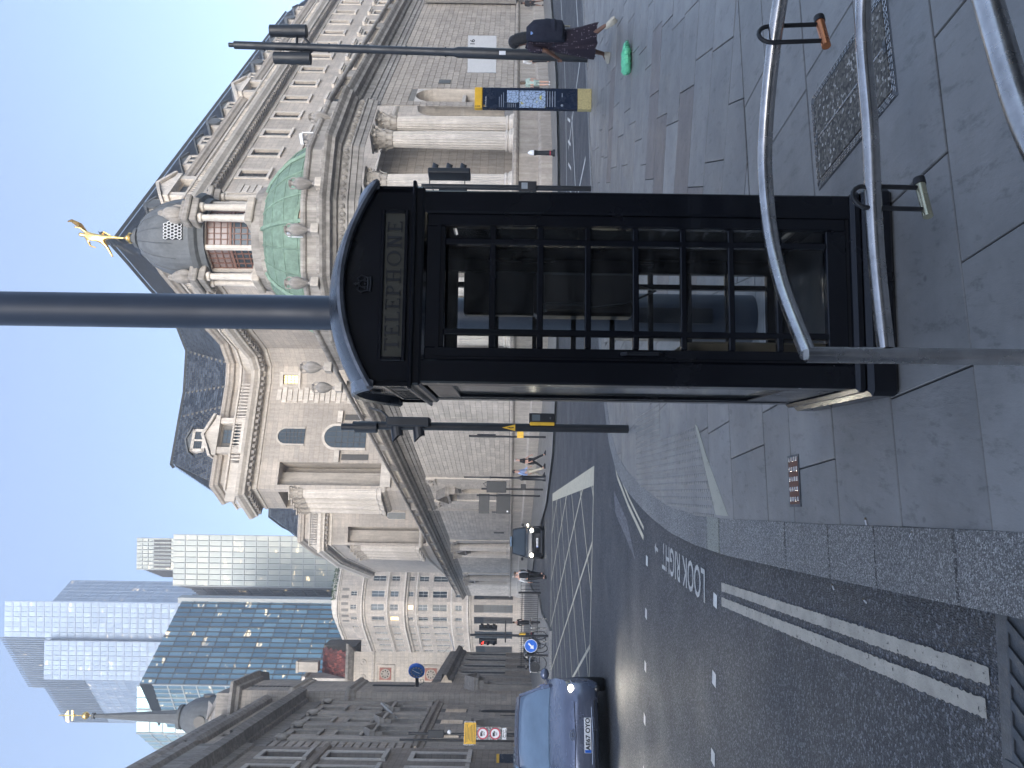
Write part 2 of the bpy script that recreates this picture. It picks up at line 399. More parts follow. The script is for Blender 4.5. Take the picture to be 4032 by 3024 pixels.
for s0,L,pale in kl:
    n=3; O=[];I=[]
    for i in range(n+1):
        q,d=at_arc(s0+.006+(L-.012)*i/n); O.append((q.x,q.y)); I.append((q.x+d.y*.27,q.y-d.x*.27))
    poly=O+I[::-1]; z=random.uniform(0,.004)
    m=MB(); k=len(poly); cx=sum(p[0] for p in poly)/k; cy=sum(p[1] for p in poly)/k
    inn=[(cx+(p[0]-cx)*(1-.012/L),cy+(p[1]-cy)*.985) for p in poly]
    vs=[Vector((x,y,-.12+gz(y))) for x,y in poly]+[Vector((x,y,z-.006+gz(y))) for x,y in poly]+[Vector((x,y,z+.003+gz(y))) for x,y in inn]
    fs=[(i,(i+1)%k,k+(i+1)%k,k+i) for i in range(k)]+[(k+i,k+(i+1)%k,2*k+(i+1)%k,2*k+i) for i in range(k)]+[tuple(range(2*k,3*k))]
    fs=[f[::-1] for f in fs]
    m.add(vs,fs).obj('kerb_stone','granite_pale' if pale else 'granite',kerb)
# paving slabs
tac_o=Vector((-.34,6.74)); te1=Vector((-.139,.99)); te2=Vector((-.99,-.139))
def in_tactile(x,y):
    v=Vector((x,y))-tac_o; a=v.dot(te1); b=v.dot(te2)
    return (b>0 and y>6.05+(x+.97)*1.08 and a<3.05) or (-.42<b<=0 and 1.5<a<3.05)
def kerb_clip(poly):
    if len(poly)<3: return []
    my=sum(p[1] for p in poly)/len(poly); mx=sum(p[0] for p in poly)/len(poly)
    best=None
    for i in range(len(KI)-1):
        a,b=Vector(KI[i]),Vector(KI[i+1]); mid=(a+b)/2; dd=(mid-Vector((mx,my))).length
        # distance to segment
        t=max(0,min(1,(Vector((mx,my))-a).dot(b-a)/(b-a).length_squared)); dd=(a+(b-a)*t-Vector((mx,my))).length
        if best is None or dd<best[0]: best=(dd,i)
    for i in {max(0,best[1]-1),best[1],min(len(KI)-2,best[1]+1)}:
        a,b=Vector(KI[i]),Vector(KI[i+1]); d=(b-a).normalized()
        # inside is right of travel: n=(d.y,-d.x)
        nx,ny=d.y,-d.x; c=nx*a.x+ny*a.y-.012
        poly=clip(poly,-nx,-ny,-c)
        if len(poly)<3: return []
    return poly
COVER=(Tr(1.40,3.70,0)@Rz(rad(13)))
pink=[Vector((2.75,8.9)),Vector((3.9,8.6)),Vector((1.6,8.1)),Vector((2.3,7.2)),Vector((1.5,7.2)),Vector((3.6,13.3)),Vector((4.6,13))]
def slab_zone(org,ang,inside,rows,cols,w=.6):
    n=0; e=Vector((math.cos(ang),math.sin(ang))); f=Vector((-e.y,e.x)); y=rows[0]
    while y<rows[1]:
        hh=random.choice([.45,.6,.6,.62,.75])*w/.6; x=cols[0]+random.uniform(0,.9)
        while x<cols[1]:
            L=random.uniform(.7,1.25); g=.004
            q=[org+e*(x+g)+f*(y+g),org+e*(x+L-g)+f*(y+g),org+e*(x+L-g)+f*(y+hh-g),org+e*(x+g)+f*(y+hh-g)]
            poly=[(p.x,p.y) for p in q]; poly=inside(poly)
            if len(poly)>=3: poly=kerb_clip(poly)
            if len(poly)>=3:
                cx=sum(p[0] for p in poly)/len(poly); cy=sum(p[1] for p in poly)/len(poly)
                ar=abs(sum(poly[i][0]*poly[(i+1)%len(poly)][1]-poly[(i+1)%len(poly)][0]*poly[i][1] for i in range(len(poly))))/2
                vis=cy>1.0 and abs(cx)<cy*.53+.7
                if ar>.02 and vis and n<250:
                    dz=random.uniform(-.002,.002); k=len(poly); ins=[(cx+(p[0]-cx)*.993,cy+(p[1]-cy)*.99) for p in poly]
                    vs=[Vector((a,b,-.03+gz(b))) for a,b in poly]+[Vector((a,b,dz-.004+gz(b))) for a,b in poly]+[Vector((a,b,dz+gz(b))) for a,b in ins]
                    fs=[(i,(i+1)%k,k+(i+1)%k,k+i) for i in range(k)]+[(k+i,k+(i+1)%k,2*k+(i+1)%k,2*k+i) for i in range(k)]+[tuple(range(2*k,3*k))]
                    pk=any((Vector((cx,cy))-p).length<.42 for p in pink)
                    MB().add(vs,fs).obj('paving_slab','slab_p' if pk else 'slab',pave); n+=1
            x+=L
        y+=hh
# zone nearest the camera and along the kerb; zone to the right behind the box
def zL(poly): 
    if len(poly)<3: return []
    P=clip(poly,-.22,1,5.26-.22*1.26) if sum(p[0] for p in poly)/len(poly)>.75 else poly
    return P
def zR(poly):
    P=clip(poly,-1,0,-.75); P=clip(P,.22,-1,-(5.27-.22*1.26)) if len(P)>2 else P
    return P
def zL2(poly):
    cx=sum(p[0] for p in poly)/len(poly)
    return zL(clip(poly,1,0,.745)) if sum(p[1] for p in poly)/len(poly)>5.3 else zL(poly)
slab_zone(Vector((-1.6,.4)),rad(12.5),zL2,(-.6,15),(-.6,9))
slab_zone(Vector((.2,5.2)),rad(-13.8),zR,(-.6,19),(-3,24))
# tactile blister slabs
def tpoly(poly):
    poly=clip(poly,1.08,-1,-(6.06-.97*-1.08-0)) if False else poly
    a,b=Vector((-1.0,6.02)),Vector((-.32,6.75)); d=(b-a).normalized(); nx,ny=-d.y,d.x
    return clip(poly,-nx,-ny,-(nx*a.x+ny*a.y))
for cidx in (-1,0,1,2):
    for ridx in range(-2,8):
        if cidx==-1 and not (4<=ridx): continue
        a0=ridx*.4; b0=cidx*.4; g=.003
        q=[tac_o+te1*(a0+g)+te2*(b0+g),tac_o+te1*(a0+.4-g)+te2*(b0+g),tac_o+te1*(a0+.4-g)+te2*(b0+.4-g),tac_o+te1*(a0+g)+te2*(b0+.4-g)]
        poly=kerb_clip(tpoly([(p.x,p.y) for p in q]))
        if len(poly)<3: continue
        ar=abs(sum(poly[i][0]*poly[(i+1)%len(poly)][1]-poly[(i+1)%len(poly)][0]*poly[i][1] for i in range(len(poly))))/2
        if ar<.008: continue
        if sum(poly[i][0]*poly[(i+1)%len(poly)][1]-poly[(i+1)%len(poly)][0]*poly[i][1] for i in range(len(poly)))<0: poly=poly[::-1]
        m=MB().prism(poly,-.03,.0035)
        for i in range(6):
            for j in range(6):
                p=tac_o+te1*(a0+.035+i*.066)+te2*(b0+.035+j*.066)
                ok=all(((poly[(k+1)%len(poly)][0]-poly[k][0])*(p.y-poly[k][1])-(poly[(k+1)%len(poly)][1]-poly[k][1])*(p.x-poly[k][0]))>.012*math.hypot(poly[(k+1)%len(poly)][0]-poly[k][0],poly[(k+1)%len(poly)][1]-poly[k][1]) for k in range(len(poly)))
                if ok: m.lathe([(.0165,.0035),(.011,.0105)],6,Tr(p.x,p.y,0),cap=True)
        m.obj('tactile_slab','tactile',pave)
MB().prism([(-.95,5.66),(-.77,5.97),(-.57,6.32),(-.345,6.64),(-.33,6.735),(-1.0,6.01)],-.03,.0035).obj('pale_wedge_slab','wedge',pave)
# road markings
def line(mb,a,b,w,z=-.076):
    a,b=Vector(a),Vector(b); d=(b-a).normalized(); n=Vector((-d.y,d.x))*w/2
    flat(mb,[tuple(a+n),tuple(a-n),tuple(b-n),tuple(b+n)],z)
def rough_strip(mb,a,b,w,z=-.076,n=240):
    a,b=Vector(a),Vector(b); d=(b-a); nn=Vector((-d.y,d.x)).normalized(); k=len(mb.v)
    for i in range(n+1):
        p=a+d*i/n; e=.0038 if 0<i<n else .008
        for sg in (-1,1):
            q=p+nn*(sg*w/2+random.uniform(-e,e)); mb.v.append((q.x,q.y,z))
    mb.f+=[(k+2*i,k+2*i+1,k+2*i+3,k+2*i+2) for i in range(n)]
m=MB(); rough_strip(m,(-1.585,6.105),(-.997,2.685),.066); m.obj('kerbside_line','paint_s',road)
m=MB(); rough_strip(m,(-1.70,6.095),(-1.117,2.70),.068); m.obj('kerbside_line','paint_s',road)
ko=[p for p in KO if 9.4<p[1]<13]
m=MB()
for i in range(3): line(m,[(-1.92,9.72),(-1.72,11.0),(-1.45,12.2),(-1.0,13.0)][i],[(-1.92,9.72),(-1.72,11.0),(-1.45,12.2),(-1.0,13.0)][i+1],.07)
m.obj('kerbside_line','paint_y',road)
m=MB()
for i in range(3): line(m,[(-1.8,9.72),(-1.6,11.0),(-1.35,12.1),(-.9,12.9)][i],[(-1.8,9.72),(-1.6,11.0),(-1.35,12.1),(-.9,12.9)][i+1],.05)
m.obj('kerbside_line','paint_y',road)
def road_text(txt,x,y,size,ang,mat,sx=1):
    me=text_mesh(txt,size,0,'LEFT',.004,sx)
    for v in me.vertices: v.co.y*=1.0
    return link('road_lettering',me,mat,road,Tr(x,y,-.0745)@Rz(ang))
road_text('LOOK RIGHT',-1.70,6.6,.40,rad(90+4.6),'paint_w',.80)
m=MB(); flat(m,[(-1.85,8.74),(-1.85,8.86),(-1.80,8.86),(-1.87,8.95),(-1.94,8.86),(-1.89,8.86),(-1.89,8.74)],-.0745); m.obj('road_arrow','paint_w',road)
m=MB()
for i in range(9): flat(m,[(-1.69-.64*i,6.23),(-1.69-.64*i,6.34),(-1.80-.64*i,6.34),(-1.80-.64*i,6.23)],-.076)
m.obj('crossing_studs','paint_f',road)
m=MB()
for i in range(9): flat(m,[(-2.09-.65*i,9.4),(-2.09-.65*i,9.52),(-2.21-.65*i,9.52),(-2.21-.65*i,9.4)],-.076)
m.obj('crossing_studs','paint_f',road)
m=MB(); flat(m,[(-1.72,12.6),(-2.05,12.4),(-2.35,10.3),(-1.95,11.1)],-.077); m.obj('asphalt_patch','asphalt2',road)
BJ=[(-1.65,15.75),(-4.9,34.6),(-15.5,35.2),(-11.5,16.6)]
m=MB()
def bjclip(poly):
    n=4
    for i in range(n):
        a,b=BJ[i],BJ[(i+1)%n]; ex,ey=b[0]-a[0],b[1]-a[1]; L=math.hypot(ex,ey); nx,ny=ey/L,-ex/L     # outward (BJ is ccw)
        poly=clip(poly,nx,ny,nx*a[0]+ny*a[1])
        if len(poly)<3: return []
    return poly
flat(m,[(-1.65,15.75),(-4.9,34.6),(-5.25,34.6),(-2.05,15.75)],-.076)
line(m,BJ[3],BJ[0],.11); line(m,BJ[1],BJ[2],.2); line(m,BJ[2],BJ[3],.12)
for k in range(-16,20):
    for sg in (1,-1):
        x0=-8+k*2.1; q=Vector((x0,25)); d=Vector((sg*.52,1)).normalized(); n=Vector((-d.y,d.x))*.045
        a,b=q-d*20,q+d*20; P=bjclip([tuple(a+n),tuple(a-n),tuple(b-n),tuple(b+n)])
        if len(P)>2: flat(m,P,-.074 if sg>0 else -.072)
m.obj('box_junction_marking','paint_y',road)
m=MB(); line(m,(20,36.2),(12.5,29.6),.13); line(m,(12.5,29.6),(9.9,28.1),.13); line(m,(9.9,28.1),(6,26.6),.13)
line(m,(16,26.5),(9.0,21.3),.12); line(m,(9.0,21.3),(8.75,22.8),.12); line(m,(8.75,22.8),(8.02,26.14),.12); line(m,(8.6,24.6),(5.25,22.1),.12); line(m,(5.6,19.0),(5.2,22.2),.12)
for i in range(5): line(m,(10.2-i*.9,27.3-i*.4),(9.6-i*.9,25.8-i*.4),.1,-.074)
m.obj('lane_marking','paint_f',road)
# far pavements
FP=[(60,84),(36,59),(22.2,44.4),(13.8,35.2),(9.1,32.2),(5,31),(0,31.2),(-2.7,33.4),(-4.2,36.5),(-5.9,40),(-9.5,52.2),(-16,70),(-46,150),(-46,200),(90,200)]
m=MB(); flat(m,FP[:9]+[(-4.2,90),(60,110)],.02); fpv=m.obj('pavement','slab',kind='structure')
m=MB(); 
def fl(poly,z,mat,name,par=None,**k): 
    mm=MB(); flat(mm,poly,z); return mm.obj(name,mat,par,**k)
fl([(-4.2,36.5),(-5.9,40),(-9.5,52.2),(-16,70),(-46,150),(-40,151),(-4,60),(0,45)],.024,'slab','pavement',kind='structure')
m=MB(); P=[(p[0],p[1]) for p in FP[:13]]
for i in range(len(P)-1):
    a,b=P[i],P[i+1]; m.add([(a[0],a[1],gz(a[1])-.1),(b[0],b[1],gz(b[1])-.1),(b[0],b[1],gz(b[1])+.03),(a[0],a[1],gz(a[1])+.03)],[(0,1,2,3)])
    d=(Vector(b)-Vector(a)).normalized(); n=Vector((d.y,-d.x))*-.3
    if d.length: flat(m,[a,b,(b[0]-n.x*-1,b[1]-n.y*-1),(a[0]-n.x*-1,a[1]-n.y*-1)],.03)
m.obj('kerb','granite',kind='structure')
LP=[(-10.7,33.4),(-11.2,36),(-13.4,45),(-14.3,52),(-20,75),(-34,140),(-60,140),(-60,33.4)]
m=MB(); flat(m,LP,.02); m.obj('pavement','slab',kind='structure')
m=MB()
for i in range(len(LP)-1):
    a,b=LP[i],LP[i+1]
    if i in (5,6): continue
    m.add([(a[0],a[1],gz(a[1])-.1),(b[0],b[1],gz(b[1])-.1),(b[0],b[1],gz(b[1])+.03),(a[0],a[1],gz(a[1])+.03)],[(0,1,2,3)])
m.add([(-60,33.4,gz(33)-.1),(-10.7,33.4,gz(33)-.1),(-10.7,33.4,gz(33)+.03),(-60,33.4,gz(33)+.03)],[(0,1,2,3)])
flat(m,[(-60,33.4),(-10.7,33.4),(-10.8,33.7),(-60,33.7)],.03)
m.obj('kerb','granite',kind='structure')
#@@BOX
# ================================================================ TELEPHONE BOX
B=thing('telephone_box','tall black telephone box with many small glass panes and domed top behind the steel rails','telephone box',(.368,3.655,0),rad(6.2))
H=.415                                   # half width of the body
m=MB(); m.bev(-.445,.445,-.445,.445,0,.13,.02); m.bev(-.43,.43,-.43,.43,.125,.175,.015); m.obj('plinth','black',B)
Z0,Z1=.17,2.02
m=MB()
for sx in (-1,1):
    for sy in (-1,1):                      # corner posts with a stepped fluting
        m.bev(min(sx*H,sx*(H-.10)),max(sx*H,sx*(H-.10)),min(sy*H,sy*(H-.10)),max(sy*H,sy*(H-.10)),Z0,Z1,.008)
m.obj('corner_post','black',B)
m=MB(); m.bev(-H-.012,H+.012,-H-.012,H+.012,1.985,2.03,.01); m.bev(-H-.03,H+.03,-H-.03,H+.03,2.02,2.035,.004); m.obj('cornice','black',B)
m=MB().box(-H+.02,H-.02,-H+.02,H-.02,Z0,.19); m.obj('floor_plate','black_m',B)
def box_side(k,glz,names):
    T=Rz(k*PI/2); side=(T)
    y=-H
    door=MB()
    if k==3:
        door.bev(-.315,-.27,y+.004,y+.052,.19,1.975,.004); door.bev(.27,.315,y+.004,y+.052,.19,1.975,.004); door.bev(-.27,.27,y+.004,y+.052,1.86,1.975,.004); door.bev(-.27,.27,y+.004,y+.052,.19,.42,.004)
        d=door.obj('side_frame','black',B,T); MB().box(-.27,.27,y+.02,y+.03,.42,1.86).obj('side_panel',plain('grey_gloss_panel',(.10,.105,.10),.16,.5,.3,2),d); return
    door.bev(-.315,-.262,y+.012,y+.052,.19,1.975,.004); door.bev(.262,.315,y+.012,y+.052,.19,1.975,.004)
    door.bev(-.262,.262,y+.012,y+.052,1.895,1.975,.004); door.bev(-.262,.262,y+.012,y+.052,.19,.275,.004)
    door.box(-.300,-.265,y+.004,y+.012,.25,1.93); door.box(.265,.300,y+.004,y+.012,.25,1.93); door.box(-.265,.265,y+.004,y+.012,1.915,1.93)
    d=door.obj('door' if k==0 else 'side_frame','black',B,T)
    if k==0:
        hm=MB(); hm.tube([(-.285,y-.005,1.15),(-.285,y-.03,1.13),(-.285,y-.03,1.0),(-.285,y-.005,.98)],.008,6); hm.obj('handle','black_m',d)
    if not glz: return
    bm_=MB(); t=.013
    xs=[-.2095,.2095-.015+.015]
    for x in (-.195,.195): bm_.bev(x-t,x+t,y+.010,y+.046,.275,1.895,.004)
    ph=(1.895-.275)/8
    for i in range(1,8):
        z=.275+ph*i; bm_.bev(-.262,.262,y+.012,y+.044,z-t,z+t,.004)
    bm_.obj('glazing_bars','black',d)
    pm=MB().box(-.182,.182,0,.003,0,ph-.026).mesh('pane'); pn=MB().box(0,.054,0,.003,0,ph-.026).mesh('pane')
    for i in range(8):
        z=.275+ph*i+.013
        link('pane',pm,'clear',d,Tr(0,y+.028,z)); link('pane',pn,'clear',d,Tr(-.262,y+.028,z)); link('pane',pn,'clear',d,Tr(.208,y+.028,z))
box_side(0,True,''); box_side(1,True,''); box_side(3,True,'')
# back: glazed left half, solid phone board on the right half (seen from the front)
box_side(2,True,'')
m=MB(); m.bev(.02,.25,.30,.36,1.25,1.86,.01); bb=m.obj('back_board','black_m',B)
m=MB(); m.bev(.0,.22,.19,.31,1.0,1.5,.015); m.box(.02,.2,.17,.19,1.33,1.45); m.obj('payphone','plastic',B)
m=MB(); m.tube([(.03,.17,1.45),(.03,.13,1.44),(.03,.13,1.25),(.03,.17,1.24)],.022,8); m.tube([(.03,.15,1.23),(.05,.14,1.05),(.12,.15,.9),(.16,.17,1.02)],.007,6); m.obj('handset','plastic',B)
m=MB(); m.bev(-.28,-.21,-.3,.32,.2,.86,.005); m.box(-.205,-.19,-.2,.3,.22,.80); m.obj('leaning_board','beige',B)
# fascia and dome
def arcz(x,a=.43,h=.135): return h*(1-(x/a)**2)
n=14; a=.43
m=MB()
for k in range(4):
    T=Rz(k*PI/2); P=[(-a+2*a*i/n) for i in range(n+1)]
    fr=[Vector((x,-a+.02,2.03)) for x in P]; tp=[Vector((x,-a+.02,2.185+arcz(x))) for x in P]
    vs=[T@p for p in fr+tp]; L=n+1
    m.add(vs,[(i,i+1,L+i+1,L+i) for i in range(n)])
m.obj('fascia','black',B)
m=MB(); G=[]
for j in range(n+1):
    for i in range(n+1):
        x=-a+2*a*i/n; y=-a+2*a*j/n; m.v.append((x,y,2.19+arcz(x)+arcz(y)*1.0))
L=n+1; m.f=[(j*L+i,j*L+i+1,(j+1)*L+i+1,(j+1)*L+i) for j in range(n) for i in range(n)]
m.obj('dome_roof','black',B,smooth=True)
m=MB()
for k in range(4):
    T=Rz(k*PI/2); R=[]
    for i in range(n*2+1):
        x=-a-.006+(2*a+.012)*i/(2*n); z=2.185+arcz(x)
        R.append([T@Vector((x,-a+.02,z-.004)),T@Vector((x,-a-.012,z-.004)),T@Vector((x,-a-.022,z+.008)),T@Vector((x,-a-.016,z+.022)),T@Vector((x,-a+.03,z+.028))])
    m.rings(R)
m.obj('pediment_rim','blackrim',B,smooth=True)
# letters with serifs from strokes
def serif_letter(ch,h):
    w=h*.62; t=h*.13; u=h*.055; s=h*.10; m=MB(); D=.002
    def st(x0,x1,z0,z1): m.box(x0,x1,-D,0,z0,z1)
    def serif(xc,z): st(xc-t*.5-s,xc+t*.5+s,z-(0 if z<h/2 else u),z+(u if z<h/2 else 0))
    if ch=='T': st(w/2-t/2,w/2+t/2,0,h); st(0,w,h-u*1.2,h); st(0,u,h-h*.2,h); st(w-u,w,h-h*.2,h); serif(w/2,0)
    if ch in 'EL':
        w=h*.56; st(s,s+t,0,h); st(0,w,0,u*1.2); st(w-u,w,0,h*.2); st(0,s+t+s,h-u,h)
        if ch=='E': st(0,w*.95,h-u*1.2,h); st(w*.95-u,w*.95,h-h*.18,h); st(s,w*.75,h*.5,h*.5+u*1.2); st(w*.75-u,w*.75,h*.42,h*.62)
    if ch in 'HN':
        w=h*.74; st(s,s+t,0,h); st(w-s-t,w-s,0,h); serif(s+t/2,0); serif(s+t/2,h); serif(w-s-t/2,h)
        if ch=='H': serif(w-s-t/2,0); st(s,w-s,h*.48,h*.48+u*1.2)
        else: m.add([(s,-D,h),(s+t*1.3,-D,h),(w-s,-D,0),(w-s-t*1.3,-D,0)],[(0,3,2,1)])
    if ch in 'PO':
        rx=h*.40; cx,cz,rz=(w*.62,h*.5,h*.5) if ch=='O' else (h*.30,h*.73,h*.27)
        if ch=='P': rx=h*.26; st(s,s+t,0,h); serif(s+t/2,0); st(0,s,h-u,h); w=h*.58
        else: w=h*.8; cx=w/2
        n=18; vs=[];f=[]
        for i in range(n+1):
            a=2*PI*i/n; co,si=math.cos(a),math.sin(a)
            if ch=='P' and co<0: co*=.55
            vs+=[(cx+rx*co,-D,cz+rz*si),(cx+(rx-t)*co,-D,cz+(rz-u*1.1)*si)]
        f=[(2*i,2*i+1,2*i+3,2*i+2) for i in range(n)]; m.add(vs,f)
    return m,w
for k in (0,1,2,3):
    T=Rz(k*PI/2)
    f=MB(); y=-a+.02
    f.bev(-.325,.325,y-.012,y,2.052,2.068,.003); f.bev(-.325,.325,y-.012,y,2.152,2.168,.003); f.bev(-.325,-.308,y-.012,y,2.068,2.152,.003); f.bev(.308,.325,y-.012,y,2.068,2.152,.003)
    sg=f.obj('sign_frame','black',B,T)
    MB().box(-.308,.308,y-.004,y,2.068,2.152).obj('sign_panel','cream',sg)
    m=MB(); x=0; hh=.062
    for ch in 'TELEPHONE':
        g,wd=serif_letter(ch,hh); m.add([(p[0]+x,p[1],p[2]) for p in g.v],g.f); x+=wd+hh*.12
    sc=.565/x
    MB().add([(-.2825+p[0]*sc,y-.005+p[1],2.079+p[2]) for p in m.v],m.f).obj('lettering','black_m',sg)
    c=MB()                                  # small raised crown
    for sx in (-1,1):
        c.tube([(sx*.028,y-.006,2.222),(sx*.036,y-.008,2.243),(sx*.024,y-.01,2.259),(sx*.004,y-.01,2.250)],.0035,5)
        c.tube([(sx*.012,y-.006,2.222),(sx*.015,y-.008,2.24),(sx*.008,y-.01,2.254)],.003,5)
    c.tube([(-.030,y-.006,2.217),(0,y-.008,2.214),(.030,y-.006,2.217)],.005,6); c.tube([(-.032,y-.006,2.207),(0,y-.008,2.203),(.032,y-.006,2.207)],.004,6)
    c.ball((0,y-.008,2.256),.006,6,4); c.box(-.002,.002,y-.012,y-.006,2.26,2.276); c.box(-.006,.006,y-.012,y-.006,2.266,2.270)
    for q in (-.02,0,.02): c.ball((q,y-.008,2.228),.004,6,4)
    c.obj('crown_emblem','black_m',B,T)
#@@FORE
# ================================================================ FOREGROUND THINGS
def poly_curve(P,n=10):
    out=[]; P=[Vector(p) for p in P]
    for i in range(len(P)-1):
        p0=P[max(i-1,0)];p1=P[i];p2=P[i+1];p3=P[min(i+2,len(P)-1)]
        for k in range(n):
            t=k/n; out.append(.5*((2*p1)+(-p0+p2)*t+(2*p0-5*p1+4*p2-p3)*t*t+(-p0+3*p1-3*p2+p3)*t**3))
    out.append(P[-1]); return out
ST=thing('cycle_stand','steel tube cycle stand with a long bowed top rail in front of the telephone box','cycle stand',(.1,2.35,0))
def stl(m,name): return m.obj(name,'steel',ST,Tr(-.1,-2.35,0),smooth=True)
top=poly_curve([(.103,2.35,.70),(.36,2.60,.70),(.62,2.74,.70),(.92,2.78,.70),(1.32,2.65,.70),(1.70,2.35,.70),(1.9,2.0,.70)],30)
stl(MB().tube(top,.0255,28),'top_rail')
low=poly_curve([(.123,2.365,.456),(.45,2.44,.456),(.82,2.485,.456),(1.3,2.55,.456),(1.66,2.36,.456),(1.88,1.98,.456)],30)
stl(MB().tube(low,.0255,28),'lower_rail')
stl(MB().tube([(.103,2.35,-.02),(.103,2.35,.4),(.103,2.35,.706)],.0252,16),'leg')
stl(MB().tube([(1.9,2.0,-.02),(1.9,2.0,.706)],.0252,16),'leg')
ST2=thing('cycle_stand','steel tube cycle stand nearest the camera at the bottom right corner of the photo','cycle stand',(1.9,1.7,0))
def stl2(m,name): return m.obj(name,'steel',ST2,Tr(-1.9,-1.7,0),smooth=True)
t3=poly_curve([(1.9,1.75,.70),(1.3,1.68,.70),(.748,1.475,.70),(.43,1.335,.70),(.2,1.15,.70),(.1,.9,.70)],30)
stl2(MB().tube(t3,.0255,28),'top_rail')
stl2(MB().tube([(1.9,1.75,-.02),(1.9,1.75,.7)],.0252,14),'leg'); stl2(MB().tube([(.1,.9,-.02),(.1,.9,.7)],.0252,14),'leg')
def dlock(x,y,z,drop,wd,ang,barrel,label,tilt):
    D=thing('bicycle_lock',label,'bicycle lock',(x,y,z),ang)
    k=[]
    for i in range(9):
        a=PI*i/8; k.append((0,math.cos(a)*wd/2,math.sin(a)*wd/2))
    k=[(0,wd/2,-drop)]+k+[(0,-wd/2,-drop)]
    MB().tube([(p[0]+(-p[2]*tilt),p[1],p[2]) for p in k],.0078,10).obj('shackle','rubber',D,smooth=True)
    c=drop+.012
    MB().tube([(c*tilt-.0,-wd/2-.028,-c),(c*tilt,wd/2+.028,-c)],.0155,14).obj('crossbar',barrel,D,smooth=True)
    MB().tube([(c*tilt,wd/2+.012,-c),(c*tilt,wd/2+.036,-c)],.0185,14).obj('end_cap','rubber',D,smooth=True)
    return D
# the stand rail passes through each shackle
dlock(1.235,2.69,.715,.165,.085,rad(-62),'orange_m','black U-shaped bicycle lock with a copper coloured barrel hanging from the top rail',.06)
dlock(.615,2.465,.478,.175,.085,rad(-66),'brass','black U-shaped bicycle lock with a pale brass barrel hanging from the lower rail',-.02)
# inspection cover
CV=thing('inspection_cover','recessed metal inspection cover filled with brown gravel set in the paving behind the rails','inspection cover',(1.40,3.70,0),rad(13))
MB().bev(-.27,.27,-.43,.43,-.03,.004,.004).obj('tray','iron',CV)
def gravel():
    m,t,b=newmat('gravel_fill'); co=coords(t); v=nd(t,'ShaderNodeTexVoronoi'); v.inputs['Scale'].default_value=75; t.links.new(co,v.inputs['Vector'])
    sp=nd(t,'ShaderNodeSeparateColor'); t.links.new(v.outputs['Color'],sp.inputs[0])
    t.links.new(ramp(t,sp.outputs[0],[(0,(.03,.028,.024)),(.6,(.10,.088,.07)),(.9,(.18,.165,.14)),(1,(.5,.48,.44))]),b.inputs['Base Color']); bump(t,b,v.outputs['Distance'],-1,.02); b.inputs['Roughness'].default_value=.7; return m
M['gravel']=gravel()
for sx in (-1,1):
    MB().bev(min(sx*.004,sx*.225),max(sx*.004,sx*.225),-.385,.385,.002,.010,.003).obj('gravel_panel','gravel',CV)
m=MB(); 
for sx in (-1,1):
    m.box(sx*.003-.0015,sx*.003+.0015,-.385,.385,.004,.0125)
for q in (.236,.248,.260):                    # dashed raised edge ribs
    y=q+.16
    for i in range(14):
        a=-q+.012+ (2*q-.024)*i/14; b=a+(2*q-.024)/14*.72
        for s in (-1,1): m.box(a,b,s*y-.002,s*y+.002,.004,.0095)
    for i in range(24):
        a=-y+.012+(2*y-.024)*i/24; b=a+(2*y-.024)/24*.72
        for s in (-1,1): m.box(s*q-.002,s*q+.002,a,b,.004,.0095)
m.obj('ribbed_edge','steel',CV)
m=MB(); 
for s in (-1,1): m.box(-.03,.03,s*.375-.012,s*.375+.012,.009,.0125)
m.obj('lifting_key','iron',CV)
# vent grating
VG=thing('vent_grating','small rusty iron grating with white edged slots sunk in the paving left of the box','grating',(-.525,4.35,0),rad(10))
MB().box(-.145,.145,-.085,.085,-.03,.0045).obj('tray','iron',VG)
m=MB()
for i in range(5):
    for j in range(4):
        x=-.115+i*.056; y=-.065+j*.036
        m.bev(x,x+.026,y,y+.02,.003,.010,.003)
m.obj('slot_bars','steel',VG); 
MB().box(-.13,.13,-.072,.072,.0035,.0055).obj('rusty_bed',plain('rust',(.15,.07,.045),.8),VG)
# gully grate
GG=thing('gully_grate','grey cast iron drain grate with slanted slots in the gutter at the near kerb','drain grate',(-.96,2.40,-.075),rad(6))
def slot_grate():
    m=MB(); w,h=.29,.42
    m.bev(-w,-w+.04,-h/2-.03,h/2,-.02,.01,.004); m.bev(w-.04,w,-h/2-.03,h/2,-.02,.01,.004); m.bev(-w+.04,w-.04,h/2-.05,h/2,-.02,.01,.004); m.bev(-w+.04,w-.04,-h/2-.03,-h/2+.03,-.02,.01,.004)
    for i in range(-3,8):
        a=Vector((-w+.04+i*.085,h/2-.05)); b=a+Vector((-.20,-.33)); 
        P=[(a.x,a.y),(a.x+.036,a.y),(b.x+.036,b.y),(b.x,b.y)]; P=clip(P,-1,0,w-.04); P=clip(P,1,0,w-.04) if len(P)>2 else P
        if len(P)>2: m.prism(P[::-1],-.018,.008)
    return m
slot_grate().obj('grate_frame','iron',GG); MB().box(-.25,.25,-.21,.17,-.016,-.012).obj('sump','darkhole',GG)
MB().bev(-.31,.31,-.26,.24,-.03,-.001,.004).obj('surround','iron',GG)
